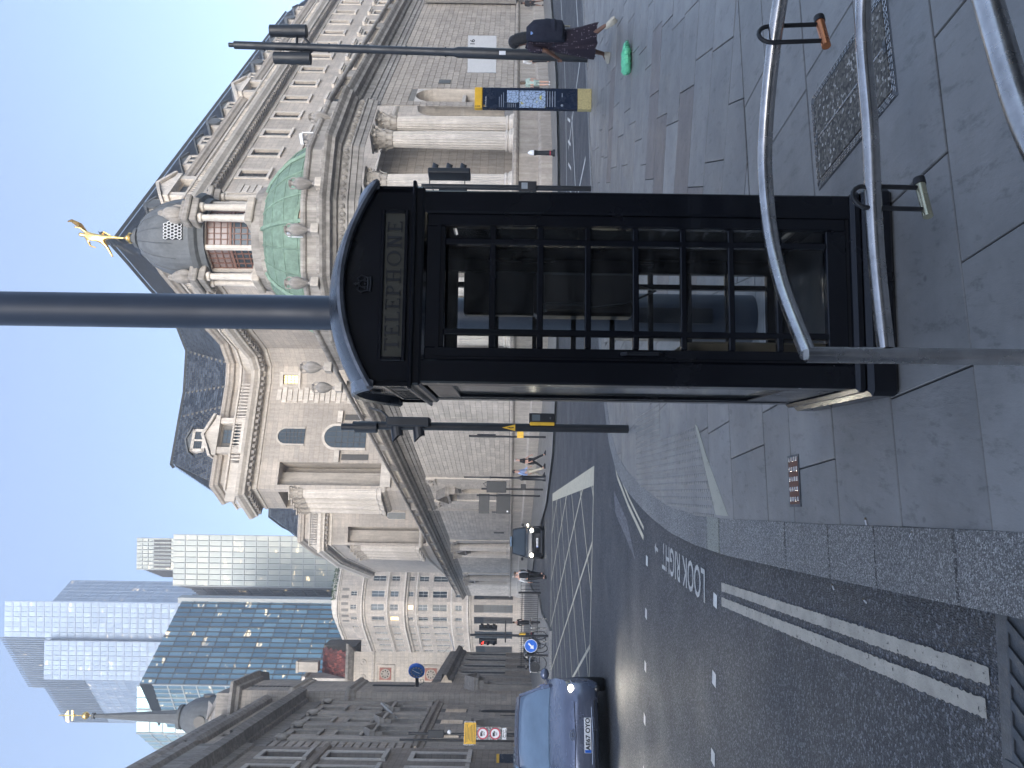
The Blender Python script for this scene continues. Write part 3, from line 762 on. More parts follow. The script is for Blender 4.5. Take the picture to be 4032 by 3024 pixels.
# green carrier bag
GB=thing('carrier_bag','crumpled bright green plastic bag lying on the paving near the walking woman','plastic bag',(4.62,10.85,0),rad(8))
m=MB(); N=18; R=[]
for i in range(15):
    t=i/14; x=-.24+.48*t; rr=(.11*(min(1,t*9))**.5*(1-.55*max(0,(t-.62)/.38)) if t<.985 else .025)
    R.append([Vector((x,rr*1.15*math.cos(2*PI*k/N)*(1+.16*math.sin(5*k+3*i)),max(.002,.062+rr*.62*math.sin(2*PI*k/N)*(1+.2*math.sin(3*k+2.3*i))))) for k in range(N)])
m.rings(R); m.obj('bag_body','green_bag',GB,smooth=True)
m=MB(); 
for k in range(3): m.tube([(.10+.045*k+.02*math.cos(a),-.115+.01*k+.012*math.sin(a),.07+.022*math.sin(a)) for a in [PI*2*i/8 for i in range(9)]],.004,5)
m.obj('bag_print',plain('dark_green_print',(.02,.16,.08),.4),GB)
# cigarette ends and scraps
def butt(x,y,z,a,label): 
    o=thing('cigarette_end',label,'cigarette end',(x,y,z+gz(y)),a,None)
    MB().tube([(-.013,0,.004),(.011,0,.004)],.0038,6).obj('paper','white',o); MB().tube([(.011,0,.004),(.022,0,.004)],.0039,6).obj('filter','orange_m' if False else 'beige',o)
butt(-.60,3.46,.0,rad(30),'pale cigarette end on the kerb stone left of the box, the farther of two')
butt(-.58,3.07,.0,rad(-35),'pinkish cigarette end on the kerb stone, the nearer of two')
butt(-1.03,3.98,-.075,rad(50),'small cigarette end on the asphalt beside the kerb, farther of two')
butt(-1.0,3.62,-.075,rad(75),'small cigarette end on the asphalt beside the kerb, nearer of two')
# big column behind the box
LC=thing('lamp_column','very thick dark blue-grey column rising behind the telephone box out of the picture','lamp column',(.462,5.2,0))
MB().lathe([(.16,0),(.16,.9),(.118,1.0),(.114,9)],40).obj('shaft',plain('slate_blue_column',(.018,.026,.042),.4,0,.15,3),LC,smooth=True)
MB().box(-.05,.05,-.165,-.15,.3,.8).obj('access_door','black_m',LC)
# ---- traffic signals
def signal_head(n,mats,par,T,dv=.14,plate=False,body=.105):
    h=MB(); hz=n*.15; h.bev(-body,body,-.03,.10,-hz,hz,.02)
    if plate: h.box(-.2,.2,.0,.008,-hz-.1,hz+.1)
    ho=h.obj('signal_head','black_m',par,T)
    for i in range(n):
        z=hz-.15-i*.30
        v=MB(); R=.095; k=11; a0=rad(-35); pts=[]
        for j in range(k+1):
            a=a0+(PI-2*a0)*j/k; fr=1.0 if True else 0
            L=dv*(.55+.45*max(0,math.sin(a)))*1.25
            pts.append((a,L))
        vs=[]
        for a,L in pts:
            co,si=math.cos(a),math.sin(a)
            vs+=[(R*co,-.03,z+R*si),(R*.96*co,-.03-L,z+R*.93*si-.02),(R*.90*co,-.03-L,z+R*.87*si-.02),(R*.93*co,-.03,z+R*.93*si)]
        v.add(vs,[(4*j+a,4*j+4+a,4*j+4+(a+1)%4,4*j+(a+1)%4) for j in range(k) for a in range(4)])
        v.obj('visor','black_m',ho,smooth=False)
        MB().lathe([(.088,0),(.08,.008),(.0,.016)],16,Tr(0,-.031,z)@Matrix.Rotation(PI/2,4,'X')).obj('lens',mats[i],ho,smooth=True)
    return ho
TS=thing('traffic_signal','black pedestrian crossing signal post with a yellow push button box left of the telephone box','traffic signal',(-.60,10.63,0))
MB().lathe([(.057,-.02),(.057,2.3)],16).obj('post','black_m',TS,smooth=True)
MB().lathe([(.057,2.3),(.057,3.80)],16).obj('post','black_m',TS,smooth=True)
MB().lathe([(.08,3.46),(.08,3.76),(.045,3.76),(.045,3.95)],14,Tr(-.02,-.04,0)).obj('cap_tube','black_m',TS,smooth=True)
signal_head(2,['lens','lens'],TS,Tr(.02,-.02,3.03)@Rz(rad(-84)),.17,False,.12)
m=MB().tube([(.10,0,3.3),(.2,.05,3.42),(.24,.1,3.6)],.014,6); m.obj('bracket','black_m',TS)
m=MB(); m.bev(.06,.20,-.06,.07,1.02,1.37,.008); pb=m.obj('push_button_box','black_m',TS)
MB().bev(.035,.082,-.075,.07,1.02,1.36,.008).obj('yellow_casing','yellow',pb)
MB().box(.10,.185,-.063,-.058,1.22,1.33).obj('instruction_panel',plain('dim_panel',(.10,.12,.13),.4),pb)
MB().lathe([(.014,0),(.014,.02)],10,Tr(.14,-.06,1.08)@Matrix.Rotation(PI/2,4,'X')).obj('push_button','chrome',pb)
m=MB().add([(-.045,-.062,1.56),(.045,-.062,1.56),(0,-.062,1.74)],[(0,1,2)]); m.obj('warning_sticker','yellow',TS)
m=MB().add([(-.005,-.0635,1.58),(.008,-.0635,1.58),(.001,-.0635,1.63),(.010,-.0635,1.63),(-.003,-.0635,1.68),(-.002,-.0635,1.64),(-.009,-.0635,1.64)],[(0,1,2,3,4,5,6)]); m.obj('warning_symbol','black_m',TS)
TR=thing('traffic_signal','black traffic signal post right of the telephone box with heads facing away','traffic signal',(4.19,16.42,gz(16.4)))
MB().lathe([(.057,0),(.057,3.62)],14).obj('post','black_m',TR,smooth=True)
signal_head(3,['lens']*3,TR,Tr(.30,.02,3.03)@Rz(rad(115)),.18,False,.15)
signal_head(2,['lens']*2,TR,Tr(-.20,.02,2.95)@Rz(rad(200)),.14,False,.15)
m=MB().bev(-.08,.12,-.10,.02,1.17,1.55,.01); q=m.obj('push_button_box','black_m',TR); MB().box(-.045,.085,-.104,-.099,1.36,1.49).obj('instruction_panel',plain('grey_panel',(.25,.28,.3),.4),q)
m=MB(); m.tube([(.0,0,3.45),(.25,.02,3.45)],.012,6); m.tube([(.0,0,2.7),(.25,.02,2.7)],.012,6); m.tube([(0,-.05,3.4),(-.12,-.1,3.35),(-.16,-.05,3.2)],.012,6); m.obj('bracket','black_m',TR)
# tall post with two lanterns
TP=thing('lantern_column','tall slim black column with two cylindrical lanterns beside the walking woman','lamp post',(7.62,17.86,gz(17.9)))
MB().lathe([(.125,0),(.125,3.0),(.092,3.1),(.088,8.2),(.05,8.22),(.05,8.33)],16).obj('shaft','black_m',TP,Matrix.Rotation(rad(1.1),4,'Y'),smooth=True)
for sx,z in ((.36,6.95),(-.27,6.85)):
    m=MB().lathe([(.145,-.42),(.145,.05),(.135,.05),(.135,.42),(.11,.43)],18,Tr(sx+.14,0,z)); l=m.obj('lantern','black_m',TP,smooth=True)
    m=MB().tube([(.13,0,z-.55),(sx+.14,0,z-.25)],.03,8).tube([(.13,0,z-.2),(sx+.14,0,z-.2)],.03,8); m.obj('arm','black_m',TP)
m=MB().bev(-.04,.05,-.14,-.125,1.9,2.05,.004); m.obj('plate','white',TP)
for z in (3.3,4.2,5.1,6.0,7.5): MB().tube([(-.11+z*.0192*1,0,z),(.11+z*.0192,0,z)],.02,6).obj('fixing_bolt','black_m',TP)
# map monolith
def monolith(x,y,rz,lab,full):
    o=thing('map_monolith',lab,'map sign',(x,y,gz(y)),rz,'pedestrian map signs')
    MB().bev(-.235,.235,-.06,.06,.30,2.36,.01).obj('panel','navy',o)
    MB().bev(-.24,.24,-.065,.065,2.36,2.53,.015).obj('top_band','yellow',o)
    MB().bev(-.237,.237,-.062,.062,0,.30,.008).obj('base_band',plain('gold_speckle',(.50,.42,.2),.6,.2,.5,60),o)
    MB().box(.2355,.242,-.045,.045,.3,2.4).obj('side_strip','steel',o)
    if full:
        mm,t,b=newmat('street_map'); co=coords(t); v=nd(t,'ShaderNodeTexVoronoi'); v.feature='DISTANCE_TO_EDGE'; v.inputs['Scale'].default_value=14; t.links.new(co,v.inputs['Vector'])
        base=ramp(t,noise(t,co,3.2,2),[(.36,(.08,.30,.62)),(.40,(.33,.43,.60)),(.60,(.36,.46,.62)),(.64,(.55,.50,.06))])
        t.links.new(mul(t,base,ramp(t,v.outputs[0],[(.03,.25),(.06,1.0)])),b.inputs['Base Color']); b.inputs['Roughness'].default_value=.3
        MB().box(-.225,.17,-.0645,-.0605,1.0,1.56).obj('street_map',mm,o); MB().box(-.11,.17,-.0645,-.0605,1.58,1.83).obj('area_map',mm,o)
        link('place_name',text_mesh('Princes Street',.042,0,'LEFT'),'white',o,FX(-.215,-.0625,2.29)); MB().box(-.215,-.17,-.0625,-.061,2.315,2.33).obj('zone_name','yellow',o)
        tx=plain('grey_text',(.28,.32,.38),.5)
        m=MB()
        for i in range(4): m.box(-.2,.16,-.0625,-.061,.95-i*.055,.965-i*.055)
        for i in range(3): m.box(-.215,.02+.05*i,-.0625,-.061,1.99-i*.045,2.0-i*.045)
        for i in range(5): m.box(-.22,-.13,-.0625,-.061,1.8-i*.04,1.81-i*.04)
        m.obj('index_text',tx,o)
        m=MB().lathe([(.028,0),(.028,.002)],12,Tr(-.16,-.061,.64)@Matrix.Rotation(PI/2,4,'X')); m.box(.03,.12,-.0625,-.061,.63,.645); m.obj('small_symbols',tx,o)
        w=MB(); w.lathe([(.012,0),(.012,.002)],8,Tr(-.205,-.066,2.5)@Matrix.Rotation(PI/2,4,'X')); w.add([(-.212,-.0665,2.48),(-.198,-.0665,2.48),(-.195,-.0665,2.44),(-.188,-.0665,2.40),(-.197,-.0665,2.40),(-.205,-.0665,2.43),(-.215,-.0665,2.40),(-.223,-.0665,2.40),(-.214,-.0665,2.44)],[tuple(range(9))[::-1]]); w.obj('walking_symbol','black_m',o)
    return o
monolith(6.18,16.7,rad(8),'slim dark map sign with a yellow top on the paving near the walking woman',True)
# bollards
def bollard(x,y,lab):
    o=thing('bollard',lab,'bollard',(x,y,gz(y)+.02),0,'pavement bollards')
    MB().lathe([(.17,0),(.17,.08),(.12,.12),(.10,.75),(.11,.85),(.125,.87),(.125,.93),(.10,.95)],10).obj('shaft','black_m',o,smooth=True)
    MB().lathe([(.115,.955),(.125,1.02),(.10,1.12),(.05,1.2),(.0,1.24)],10).obj('cap','white',o,smooth=True)
    MB().lathe([(.1,.2),(.118,.2),(.118,.24),(.1,.24)],10).obj('red_band','red',o); return o
bollard(10.53,35.0,'black bollard with a white cap in front of the fluted columns')
bollard(-20.6,63.5,'far black bollard on the left pavement near the arched facade')
#@@CURTAIN
# ================================================================ STONE SCREEN WALL AND CORNER PAVILION
CW=(15.2,42.3); RW=(45,80.5); LW0=(.8,45); LW1=(-41.6,151)
PAV=[CW,(11.5,38.5),(8.7,37.6),(5.4,37.8),(3.0,39.7),LW0]
SW=thing('screen_wall','long windowless pale stone wall with grooved courses receding left of the telephone box','wall',(-15,70,gz(70)))
SWR=thing('screen_wall','windowless grey stone wall with grooved courses receding behind the map sign on the right','wall',(25,55,gz(55)))
CP=thing('corner_pavilion','stone corner pavilion with fluted columns, green copper dome and small domed lantern','pavilion',(8.2,42,gz(42)))
def loc(o): return Tr(-o.location.x,-o.location.y,-o.location.z)
def part(m,name,mat,par,smooth=False,T=None,**k):
    root=par
    while root.parent: root=root.parent
    base=loc(root) if par.parent is None else Matrix.Identity(4)
    return m.obj(name,mat,par,base@T if T is not None else base,smooth=smooth,**k)
def lpart(me,name,mat,par,T,**k):
    root=par
    while root.parent: root=root.parent
    return link(name,me,mat,par,(loc(root) if par.parent is None else Matrix.Identity(4))@T,**k)
ENT=[(.0,9.15),(.06,9.15),(.06,9.4),(.12,9.4),(.12,9.68),(.2,9.72),(.2,9.80),(.04,9.82),(.04,10.2),(.22,10.25),(.30,10.4),(.62,10.47),(.66,10.62),(.86,10.78),(.90,10.9),(.1,10.98),(.1,11.0)]
PLI=[(.35,-1.5),(.35,.35),(.28,.42),(.05,.5),(.05,1.45),(.15,1.5),(.24,1.6),(.24,1.72),(.05,1.78),(-.6,1.8)]
COPE=[(.0,11.9),(.14,11.95),(.18,12.02),(.14,12.12),(-.4,12.12)]
PED=[(-.15,11.0),(.08,11.02),(.08,11.25),(-.05,11.3)]
for par,path in ((SWR,[RW,CW]),(SW,[LW0,LW1])):
    part(MB().sweep(path,PLI),'base_course','stone_r' if par is SWR else 'stone',par); part(MB().sweep(path,ENT),'entablature','stone_d',par)
    part(MB().sweep(path,COPE),'coping','stone_d',par); part(MB().sweep(path,PED),'parapet_base','stone_d',par)
    part(MB().sweep(path,[(-.5,12.2),(-.5,10.9)]),'parapet_back','recess',par) if False else None
part(MB().sweep(PAV,PLI),'podium','stone_r',CP)
part(MB().sweep([(CW[0]+.0,CW[1])]+PAV[1:],[(d+.25,z) for d,z in ENT]),'entablature','stone_d',CP)
part(MB().sweep(PAV,[(-.45,11.0),(.25,11.02),(.25,11.25),(.12,11.3),(.12,11.75),(.24,11.82),(.28,11.92),(.24,12.05),(-.5,12.05)]),'parapet','stone_d',CP)
core=[(14.2,44.9),(10.6,41.4),(8.4,40.5),(5.9,40.6),(4.3,41.8),(2.6,45.8)]
part(MB().sweep(core,[(0,1.7),(0,9.3)]),'recess_wall','stone_gb',CP)
m=MB()
# frieze relief blobs on the pavilion (scrolls and figures worn together)
def along(path,step):
    for i in range(len(path)-1):
        a,b=Vector(path[i]),Vector(path[i+1]); L=(b-a).length; d=(b-a)/L; n=Vector((-d.y,d.x)); k=max(1,int(L/step))
        for j in range(k): yield a+d*(L*(j+.5)/k),d,n
for p,d,n in along(PAV,.34):
    q=p+n*.30; 
    m.ball((q.x,q.y,10.0+random.uniform(-.05,.05)),(.12,.12,.14),7,5); 
    m.tube([(q.x+d.x*.15*math.cos(a),q.y+d.y*.15*math.cos(a),10.0+.13*math.sin(a)) for a in [PI*2*i/7 for i in range(7)]],.03,4)
for p,d,n in along(PAV,.30):
    q=p+n*.55; F=Matrix(((d.x,-n.x,0,q.x),(d.y,-n.y,0,q.y),(0,0,1,0),(0,0,0,1))); m.box(-.08,.08,-.1,.1,10.45,10.56,F)
part(m,'frieze_carving','stone_d',CP,kind='stuff')
# fluted Corinthian column
def fluted(r,h,nf=20):
    m=MB(); N=nf*4; R=[]
    for z,rr in ((0,r),(h*.3,r*.995),(h*.65,r*.94),(h,r*.85)):
        R.append([Vector(((rr-(.07*r if k%4 in(1,2) else 0))*math.cos(2*PI*k/N),(rr-(.07*r if k%4 in (1,2) else 0))*math.sin(2*PI*k/N),z)) for k in range(N)])
    m.rings(R); return m
def base_m(r): return MB().lathe([(r*1.38,0),(r*1.38,.14*r/.48),(r*1.3,.16),(r*1.32,.24),(r*1.12,.30),(r*1.08,.36),(r*1.18,.40),(r*1.16,.47),(r*1.0,.52)],20)
def capital(r,h):
    m=MB(); m.lathe([(r*.86,0),(r*.88,h*.3),(r*.95,h*.7),(r*1.15,h*.88)],16)
    for row,(z,n,rr,L) in enumerate(((0.02,8,r*.9,h*.34),(h*.3,8,r*.95,h*.36))):
        for k in range(n):
            a=2*PI*(k+.5*row)/n; c,s=math.cos(a),math.sin(a); t=Vector((-s,c,0)); o=Vector((c,s,0)); w=r*.30
            P=[]
            for (q,out,ww) in ((0,0,1),(.5,.06,1.05),(.85,.18,.9),(1.0,.30,.6),(.9,.38,.4)):
                P.append([o*(rr+r*out*1.0)+t*(w*ww)+Vector((0,0,z+L*q)),o*(rr+r*(out+.09))+Vector((0,0,z+L*q)),o*(rr+r*out)-t*(w*ww)+Vector((0,0,z+L*q))])
            vs=[p for x in P for p in x]; m.add(vs,[(3*i+j,3*i+3+j,3*i+4+j,3*i+1+j) for i in range(4) for j in (0,1)])
    for k in range(4):                                  # corner volutes
        a=PI/4+k*PI/2; c,s=math.cos(a),math.sin(a)
        m.ball((c*r*1.32,s*r*1.32,h*.80),(r*.2,r*.2,r*.22),7,5); m.tube([(c*r*.95,s*r*.95,h*.5),(c*r*1.15,s*r*1.15,h*.72),(c*r*1.35,s*r*1.35,h*.86)],r*.08,5)
    for k in range(4):
        a=k*PI/2; m.ball((math.cos(a)*r*1.08,math.sin(a)*r*1.08,h*.86),r*.14,6,4)
    m.bev(-r*1.18,r*1.18,-r*1.18,r*1.18,h*.9,h,.03); return m
R_=.475; colH=7.5-.52-1.12
sh=fluted(R_,colH).mesh('column_shaft'); ba=base_m(R_).mesh('column_base',True); ca=capital(R_,1.12).mesh('column_capital',False)
def column(par,x,y,z,ang,mat='stone',S=1.0):
    T=Tr(x,y,z)@Rz(ang)@Matrix.Scale(S,4)
    c=lpart(ba,'column','stone' if mat is None else mat,par,T)
    link('shaft',sh,mat,c,Tr(0,0,.52)); link('capital',ca,'stone_g',c,Tr(0,0,.52+colH))
for x,y,a in ((14.0,41.75,.8),(12.75,40.4,.8),(10.1,38.85,.4),(7.2,38.5,0),(4.9,39.0,-.6),(3.75,40.7,-.9),(2.6,43.0,-.9)): column(CP,x,y,1.66,a)
for x,y,a in ((31.0,61.9,.9),(33.4,64.9,.9),(38,70.8,.9)): column(SWR,x+.35,y-.6,1.66,a)
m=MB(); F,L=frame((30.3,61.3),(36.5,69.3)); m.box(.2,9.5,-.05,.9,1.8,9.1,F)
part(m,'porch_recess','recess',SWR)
# ashlar blocks of the screen walls, one by one near the camera
bl=MB().bev(0,1,-.03,.12,0,1,.0).mesh('stone_block')
def block_mesh(L,h):
    m=MB(); m.v=[(0,0,0),(L,0,0),(L,0,h),(0,0,h),(.006,-.03,.026),(L-.006,-.03,.026),(L-.006,-.03,h-.026),(.006,-.03,h-.026)]
    m.f=[(4,5,6,7),(0,1,5,4),(1,2,6,5),(2,3,7,6),(3,0,4,7)]; return m
lens=[1.0,1.25,1.5]; 
def wall_blocks(par,p0,p1,z0,z1,ch,voids,near,base='recess',mat='stone',lens=lens):
    F,L=frame(p0,p1); bm_={l:block_mesh(l,ch).mesh('stone_block') for l in lens}
    far=MB(); lst=[]; row=0; z=z0
    while z+ch<=z1+.001:
        x=-(row%2)*.6
        while x<L:
            l=random.choice(lens)
            a,b=max(x,0),min(x+l,L)
            segs=[(a,b)]
            for (va,vb,vz0,vz1) in voids:
                if z+ch>vz0+.01 and z<vz1-.01:
                    ns=[]
                    for (u,v) in segs:
                        if v<=va or u>=vb: ns.append((u,v)); continue
                        if u<va: ns.append((u,va))
                        if v>vb: ns.append((vb,v))
                    segs=ns
            for u,v in segs:
                if v-u>.12:
                    P=F@Vector(((u+v)/2,0,z)); lst.append(((P.x**2+P.y**2)**.5,u,v,z))
            x+=l
        z+=ch; row+=1
    vis=[e for e in lst if near(e)]; vis.sort(); ids=set(id(e) for e in vis[:290])
    for e in lst:
        _,u,v,z=e
        if id(e) in ids:
            l=v-u; k=min(bm_,key=lambda q:abs(q-l)); lpart(bm_[k],'stone_block',mat,par,F@Tr(u,0,z)@Matrix.Scale(l/k,4,Vector((1,0,0))))
        else:
            b=block_mesh(v-u,ch); far.add([F@(Vector(q)+Vector((u,0,z))) for q in b.v],b.f)
    part(far,'stone_courses',mat,par,kind='stuff')
    return F,L
def arch_poly(w,h,n=10):    # arch-headed outline (x,z), origin bottom centre
    P=[(-w/2,0),(w/2,0)]; 
    for i in range(n+1):
        a=PI*i/n; P.append((w/2*math.cos(a),h-w/2+w/2*math.sin(a)))
    return P
def niche(par,F,s,z0,w,h,dep=.7,mat='stone_g'):      # recessed arch: back, reveal and spandrels in the wall plane
    P=arch_poly(w,h,12); m=MB(); n=len(P)
    vs=[F@Vector((s+x,0,z0+z)) for x,z in P]+[F@Vector((s+x*.97,dep,z0+z*.99)) for x,z in P]
    m.add(vs,[(i,n+i,n+(i+1)%n,(i+1)%n) for i in range(n)]+[tuple(range(n,2*n))]); part(m,'niche',mat,par)
    sp=MB()
    for sg in (-1,1):
        c=(s+sg*w/2,z0+h)
        arc=[(s+sg*w/2*math.cos(PI/2*i/6),z0+h-w/2+w/2*math.sin(PI/2*i/6)) for i in range(7)]
        for i in range(6): sp.add([F@Vector((c[0],-.001,c[1])),F@Vector((arc[i][0],-.001,arc[i][1])),F@Vector((arc[i+1][0],-.001,arc[i+1][1]))],[(0,1,2) if sg>0 else (0,2,1)])
    return sp
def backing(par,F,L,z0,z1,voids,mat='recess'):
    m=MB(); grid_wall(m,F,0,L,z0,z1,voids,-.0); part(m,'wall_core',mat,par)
def grid_wall(m,F,s0,s1,z0,z1,holes,y=0.0,rev=0):
    xs=sorted(set([s0,s1]+[v for h in holes for v in h[:2] if s0<v<s1])); zs=sorted(set([z0,z1]+[v for h in holes for v in h[2:4] if z0<v<z1]))
    for i in range(len(xs)-1):
        for j in range(len(zs)-1):
            cx,cz=(xs[i]+xs[i+1])/2,(zs[j]+zs[j+1])/2
            if any(h[0]<cx<h[1] and h[2]<cz<h[3] for h in holes): continue
            m.add([F@Vector(q) for q in ((xs[i],y,zs[j]),(xs[i+1],y,zs[j]),(xs[i+1],y,zs[j+1]),(xs[i],y,zs[j+1]))],[(0,1,2,3)])
    if rev:
        for a,b,c,d in [h[:4] for h in holes]:
            vs=[F@Vector(q) for q in ((a,y,c),(b,y,c),(b,y,d),(a,y,d),(a,y+rev,c),(b,y+rev,c),(b,y+rev,d),(a,y+rev,d))]
            m.add(vs,[(0,4,5,1),(1,5,6,2),(2,6,7,3),(3,7,4,0)])
def hood(par,F,s,z,w,d=.5,h=.8,mat='stone_d',name='pediment'):
    m=MB(); m.box(s-w/2,s+w/2,-d,0,z,z+.22,F)
    for sg in (-1,1):
        P=[(s-sg*w/2,z+.22),(s,z+.22+h*.75),(s,z+h),(s-sg*w/2-sg*.05,z+.36)]
        vs=[F@Vector((x,-d-.05,zz)) for x,zz in P]+[F@Vector((x,0,zz)) for x,zz in P]
        m.add(vs,[(0,1,2,3),(7,6,5,4),(0,4,5,1),(1,5,6,2),(2,6,7,3),(3,7,4,0)])
    m.add([F@Vector(q) for q in ((s-w/2+.1,-d*.4,z+.22),(s+w/2-.1,-d*.4,z+.22),(s,-d*.4,z+h*.8))],[(0,1,2)])
    for sg in (-1,1): m.box(s+sg*(w/2-.22)-.1,s+sg*(w/2-.22)+.1,-d*.8,0,z-.5,z,F)
    part(m,name,mat,par)
vR=[(.0,.01,0,0)]
FR_,LR=frame(CW,RW); LRs=LR
FR0,_=frame(RW,CW)
# right wall: frame travels from far right to the corner, so distance from corner = LR-s
def nearR(e): return e[1]>LR-26 and e[1]<LR-.3
s_n=LR-1.9; voidsR=[(s_n-1.15,s_n+1.15,2.3,7.35),(0,LR-25.2,0,99)]
part(niche(SWR,FR0,s_n,2.3,2.3,5.05,.8),'arch_spandrel','stone',SWR)
wall_blocks(SWR,RW,CW,1.82,9.15,.366,voidsR,nearR,mat='stone_r')
backing(SWR,FR0,LR,1.7,9.3,voidsR)
m=MB(); m.box(s_n-1.15,s_n+1.15,.3,.8,4.55,4.75,FR0); part(m,'niche_string','stone',SWR)
m=MB(); m.bev(LR-4.6,LR-3.9,-.08,-.035,5.55,6.25,.01,FR0); q=part(m,'notice_plaque','frame_d',SWR); m=MB(); m.box(LR-4.52,LR-3.98,-.1,-.085,5.62,6.18,FR0); part(m,'plaque_face','white',q,T=loc(SWR))
FL0,LL=frame(LW0,LW1)
def s_at(py,y0=0): # along the left wall for a photo row
    a=((1659-py)-829.5)/1662; t=(a*45-.8)/(-.4-a); return math.hypot(t*.4,t)  # dx=-.4 per dy=1
bays=[s_at(1062),s_at(1182),s_at(1247)]
vL=[(b-.9,b+.9,3.0,6.3) for b in bays]
def nearL(e): return e[1]>9.5
for i,b in enumerate(bays):
    part(niche(SW,FL0,b,3.0,1.8,3.3,.55),'arch_spandrel','stone',SW)
    hood(SW,FL0,b,7.3,3.2,.85,1.35)
    for sg in (-1,1):
        m=MB(); m.box(b+sg*4.2-.75,b+sg*4.2+.75,-.16,0,1.8,8.35,FL0); m.box(b+sg*4.2-.8,b+sg*4.2+.8,-.3,0,8.35,9.15,FL0); part(m,'pilaster','stone',SW)
        if i: column(SW,*(FL0@Vector((b+sg*2.6,-.55,1.66)))[:3],0)
        m=MB(); m.ball((0,0,0),.01); 
        for k in (-1,1): m.ball(tuple(FL0@Vector((b+sg*4.2+k*.55,-.35,8.75))),.22,7,5)
        part(m,'pilaster_scroll','stone_d',SW)
wall_blocks(SW,LW0,LW1,1.82,9.15,.366,vL,nearL)
backing(SW,FL0,LL,1.7,9.3,vL)
m=MB(); 
for b in (s_at(1105),s_at(1150)): m.box(b-.35,b+.35,-.1,-.04,2.4,3.6,FL0)
part(m,'dark_opening','frame_d',SW)
# balustrades
bal=MB().lathe([(.075,0),(.075,.08),(.05,.12),(.095,.28),(.08,.42),(.045,.6),(.06,.68),(.07,.72),(.07,.8)],7).mesh('baluster',True)
for par,F,L,s0,s1 in ((SWR,FR0,LR,LR-34,LR-.3),(SW,FL0,LL,3,LL)):
    s=s0; cnt=0; far=MB(); items=[]
    while s<s1:
        dist=s1-s if par is SWR else s-s0
        if (dist%6.0)<1.5: 
            if (dist%6.0)<.30: 
                m=MB(); m.box(s,s+1.3,-.02,.42,11.25,11.95,F); part(m,'parapet_pier','stone_d',par)
        else: items.append(s)
        s+=.29
    items.sort(key=lambda q:(F@Vector((q,0,0))).length)
    for i,s in enumerate(items):
        T=F@Tr(s,.2,11.28)@Matrix.Scale(.82,4)
        if i<160: lpart(bal,'baluster','stone_g',par,T)
        else: 
            vs=[T@v.co for v in bal.vertices]; far.add(vs,[tuple(p.vertices) for p in bal.polygons])
    if far.v: part(far,'balusters','stone_g',par,kind='stuff')
# urns on the pavilion parapet
um=MB().lathe([(.20,0),(.22,.06),(.12,.14),(.10,.25),(.16,.32),(.36,.62),(.46,.95),(.47,1.2),(.42,1.38),(.26,1.52),(.17,1.6),(.16,1.78),(.26,1.88),(.27,1.94),(.18,1.96)],16)
for sg in (-1,1): um.tube([(sg*.2,0,1.82),(sg*.38,0,1.85),(sg*.46,0,1.7),(sg*.42,0,1.42)],.05,6)
urn=um.mesh('urn_body',True)
UL=['leftmost grey stone urn at the far left corner of the pavilion parapet','second grey stone urn from the left on the pavilion parapet','grey stone urn just left of the half-round opening in the green dome','grey stone urn in front of the middle of the green dome','grey stone urn just right of the half-round opening in the green dome','grey stone urn at the right corner of the pavilion parapet','rightmost grey stone urn where the pavilion meets the right wall balustrade']
def Wd(px,py,Y):
    du=(1659-py)-829.5; dv=px-1108; a=du+.014*dv; b=dv-.014*du; return (a/1662*Y,1.6-b/1662*Y)
for lab,(py,Y) in zip(UL,((837,42.3),(794,39.9),(612,37.0),(497,36.85),(397,37.5),(299,39.6),(254,40.9))):
    x=Wd(690,py,Y)[0]; o=thing('stone_urn',lab,'urn',(x,Y,11.35),.3,'stone urns along the parapet')
    link('urn_body',urn,'stone_d',o,Matrix.Scale(.66,4)); MB().bev(-.24,.24,-.24,.24,-.38,.0,.02).obj('pedestal','stone_g',o)
# ---- green dome, lantern
DC=(8.25,45.2)
ZM=[(11,11),(12.4,12.0),(16.35,15.4),(17.0,16.1),(20.2,19.1),(21.1,20.1),(24.3,24.3),(40,40)]
def zmap(z):
    for (a,b),(c,d) in zip(ZM,ZM[1:]):
        if z<=c: return b+(d-b)*(z-a)/(c-a)
    return z
def dpart(m,name,mat,par=None,smooth=True,**k):
    m.v=[(v[0],v[1],zmap(v[2])) for v in m.v]
    return part(m,name,mat,par or CP,smooth,Tr(DC[0],DC[1],0),**k)
dprof=[(5.75,11.6),(5.7,12.4),(5.5,13.4),(5.05,14.4),(4.4,15.3),(3.7,16.0),(3.15,16.35)]
dpart(MB().lathe(dprof,48),'green_dome','copper')
m=MB()
for k in range(24):
    a=2*PI*k/24; m.tube([(r*1.006*math.cos(a),r*1.006*math.sin(a),z) for r,z in dprof],.045 if k%3 else .14,5)
for (r,z) in dprof[1:-1]: m.tube([((r+.01)*math.cos(2*PI*i/48),(r+.01)*math.sin(2*PI*i/48),z) for i in range(49)],.02,4)
dpart(m,'dome_ribs','copper')
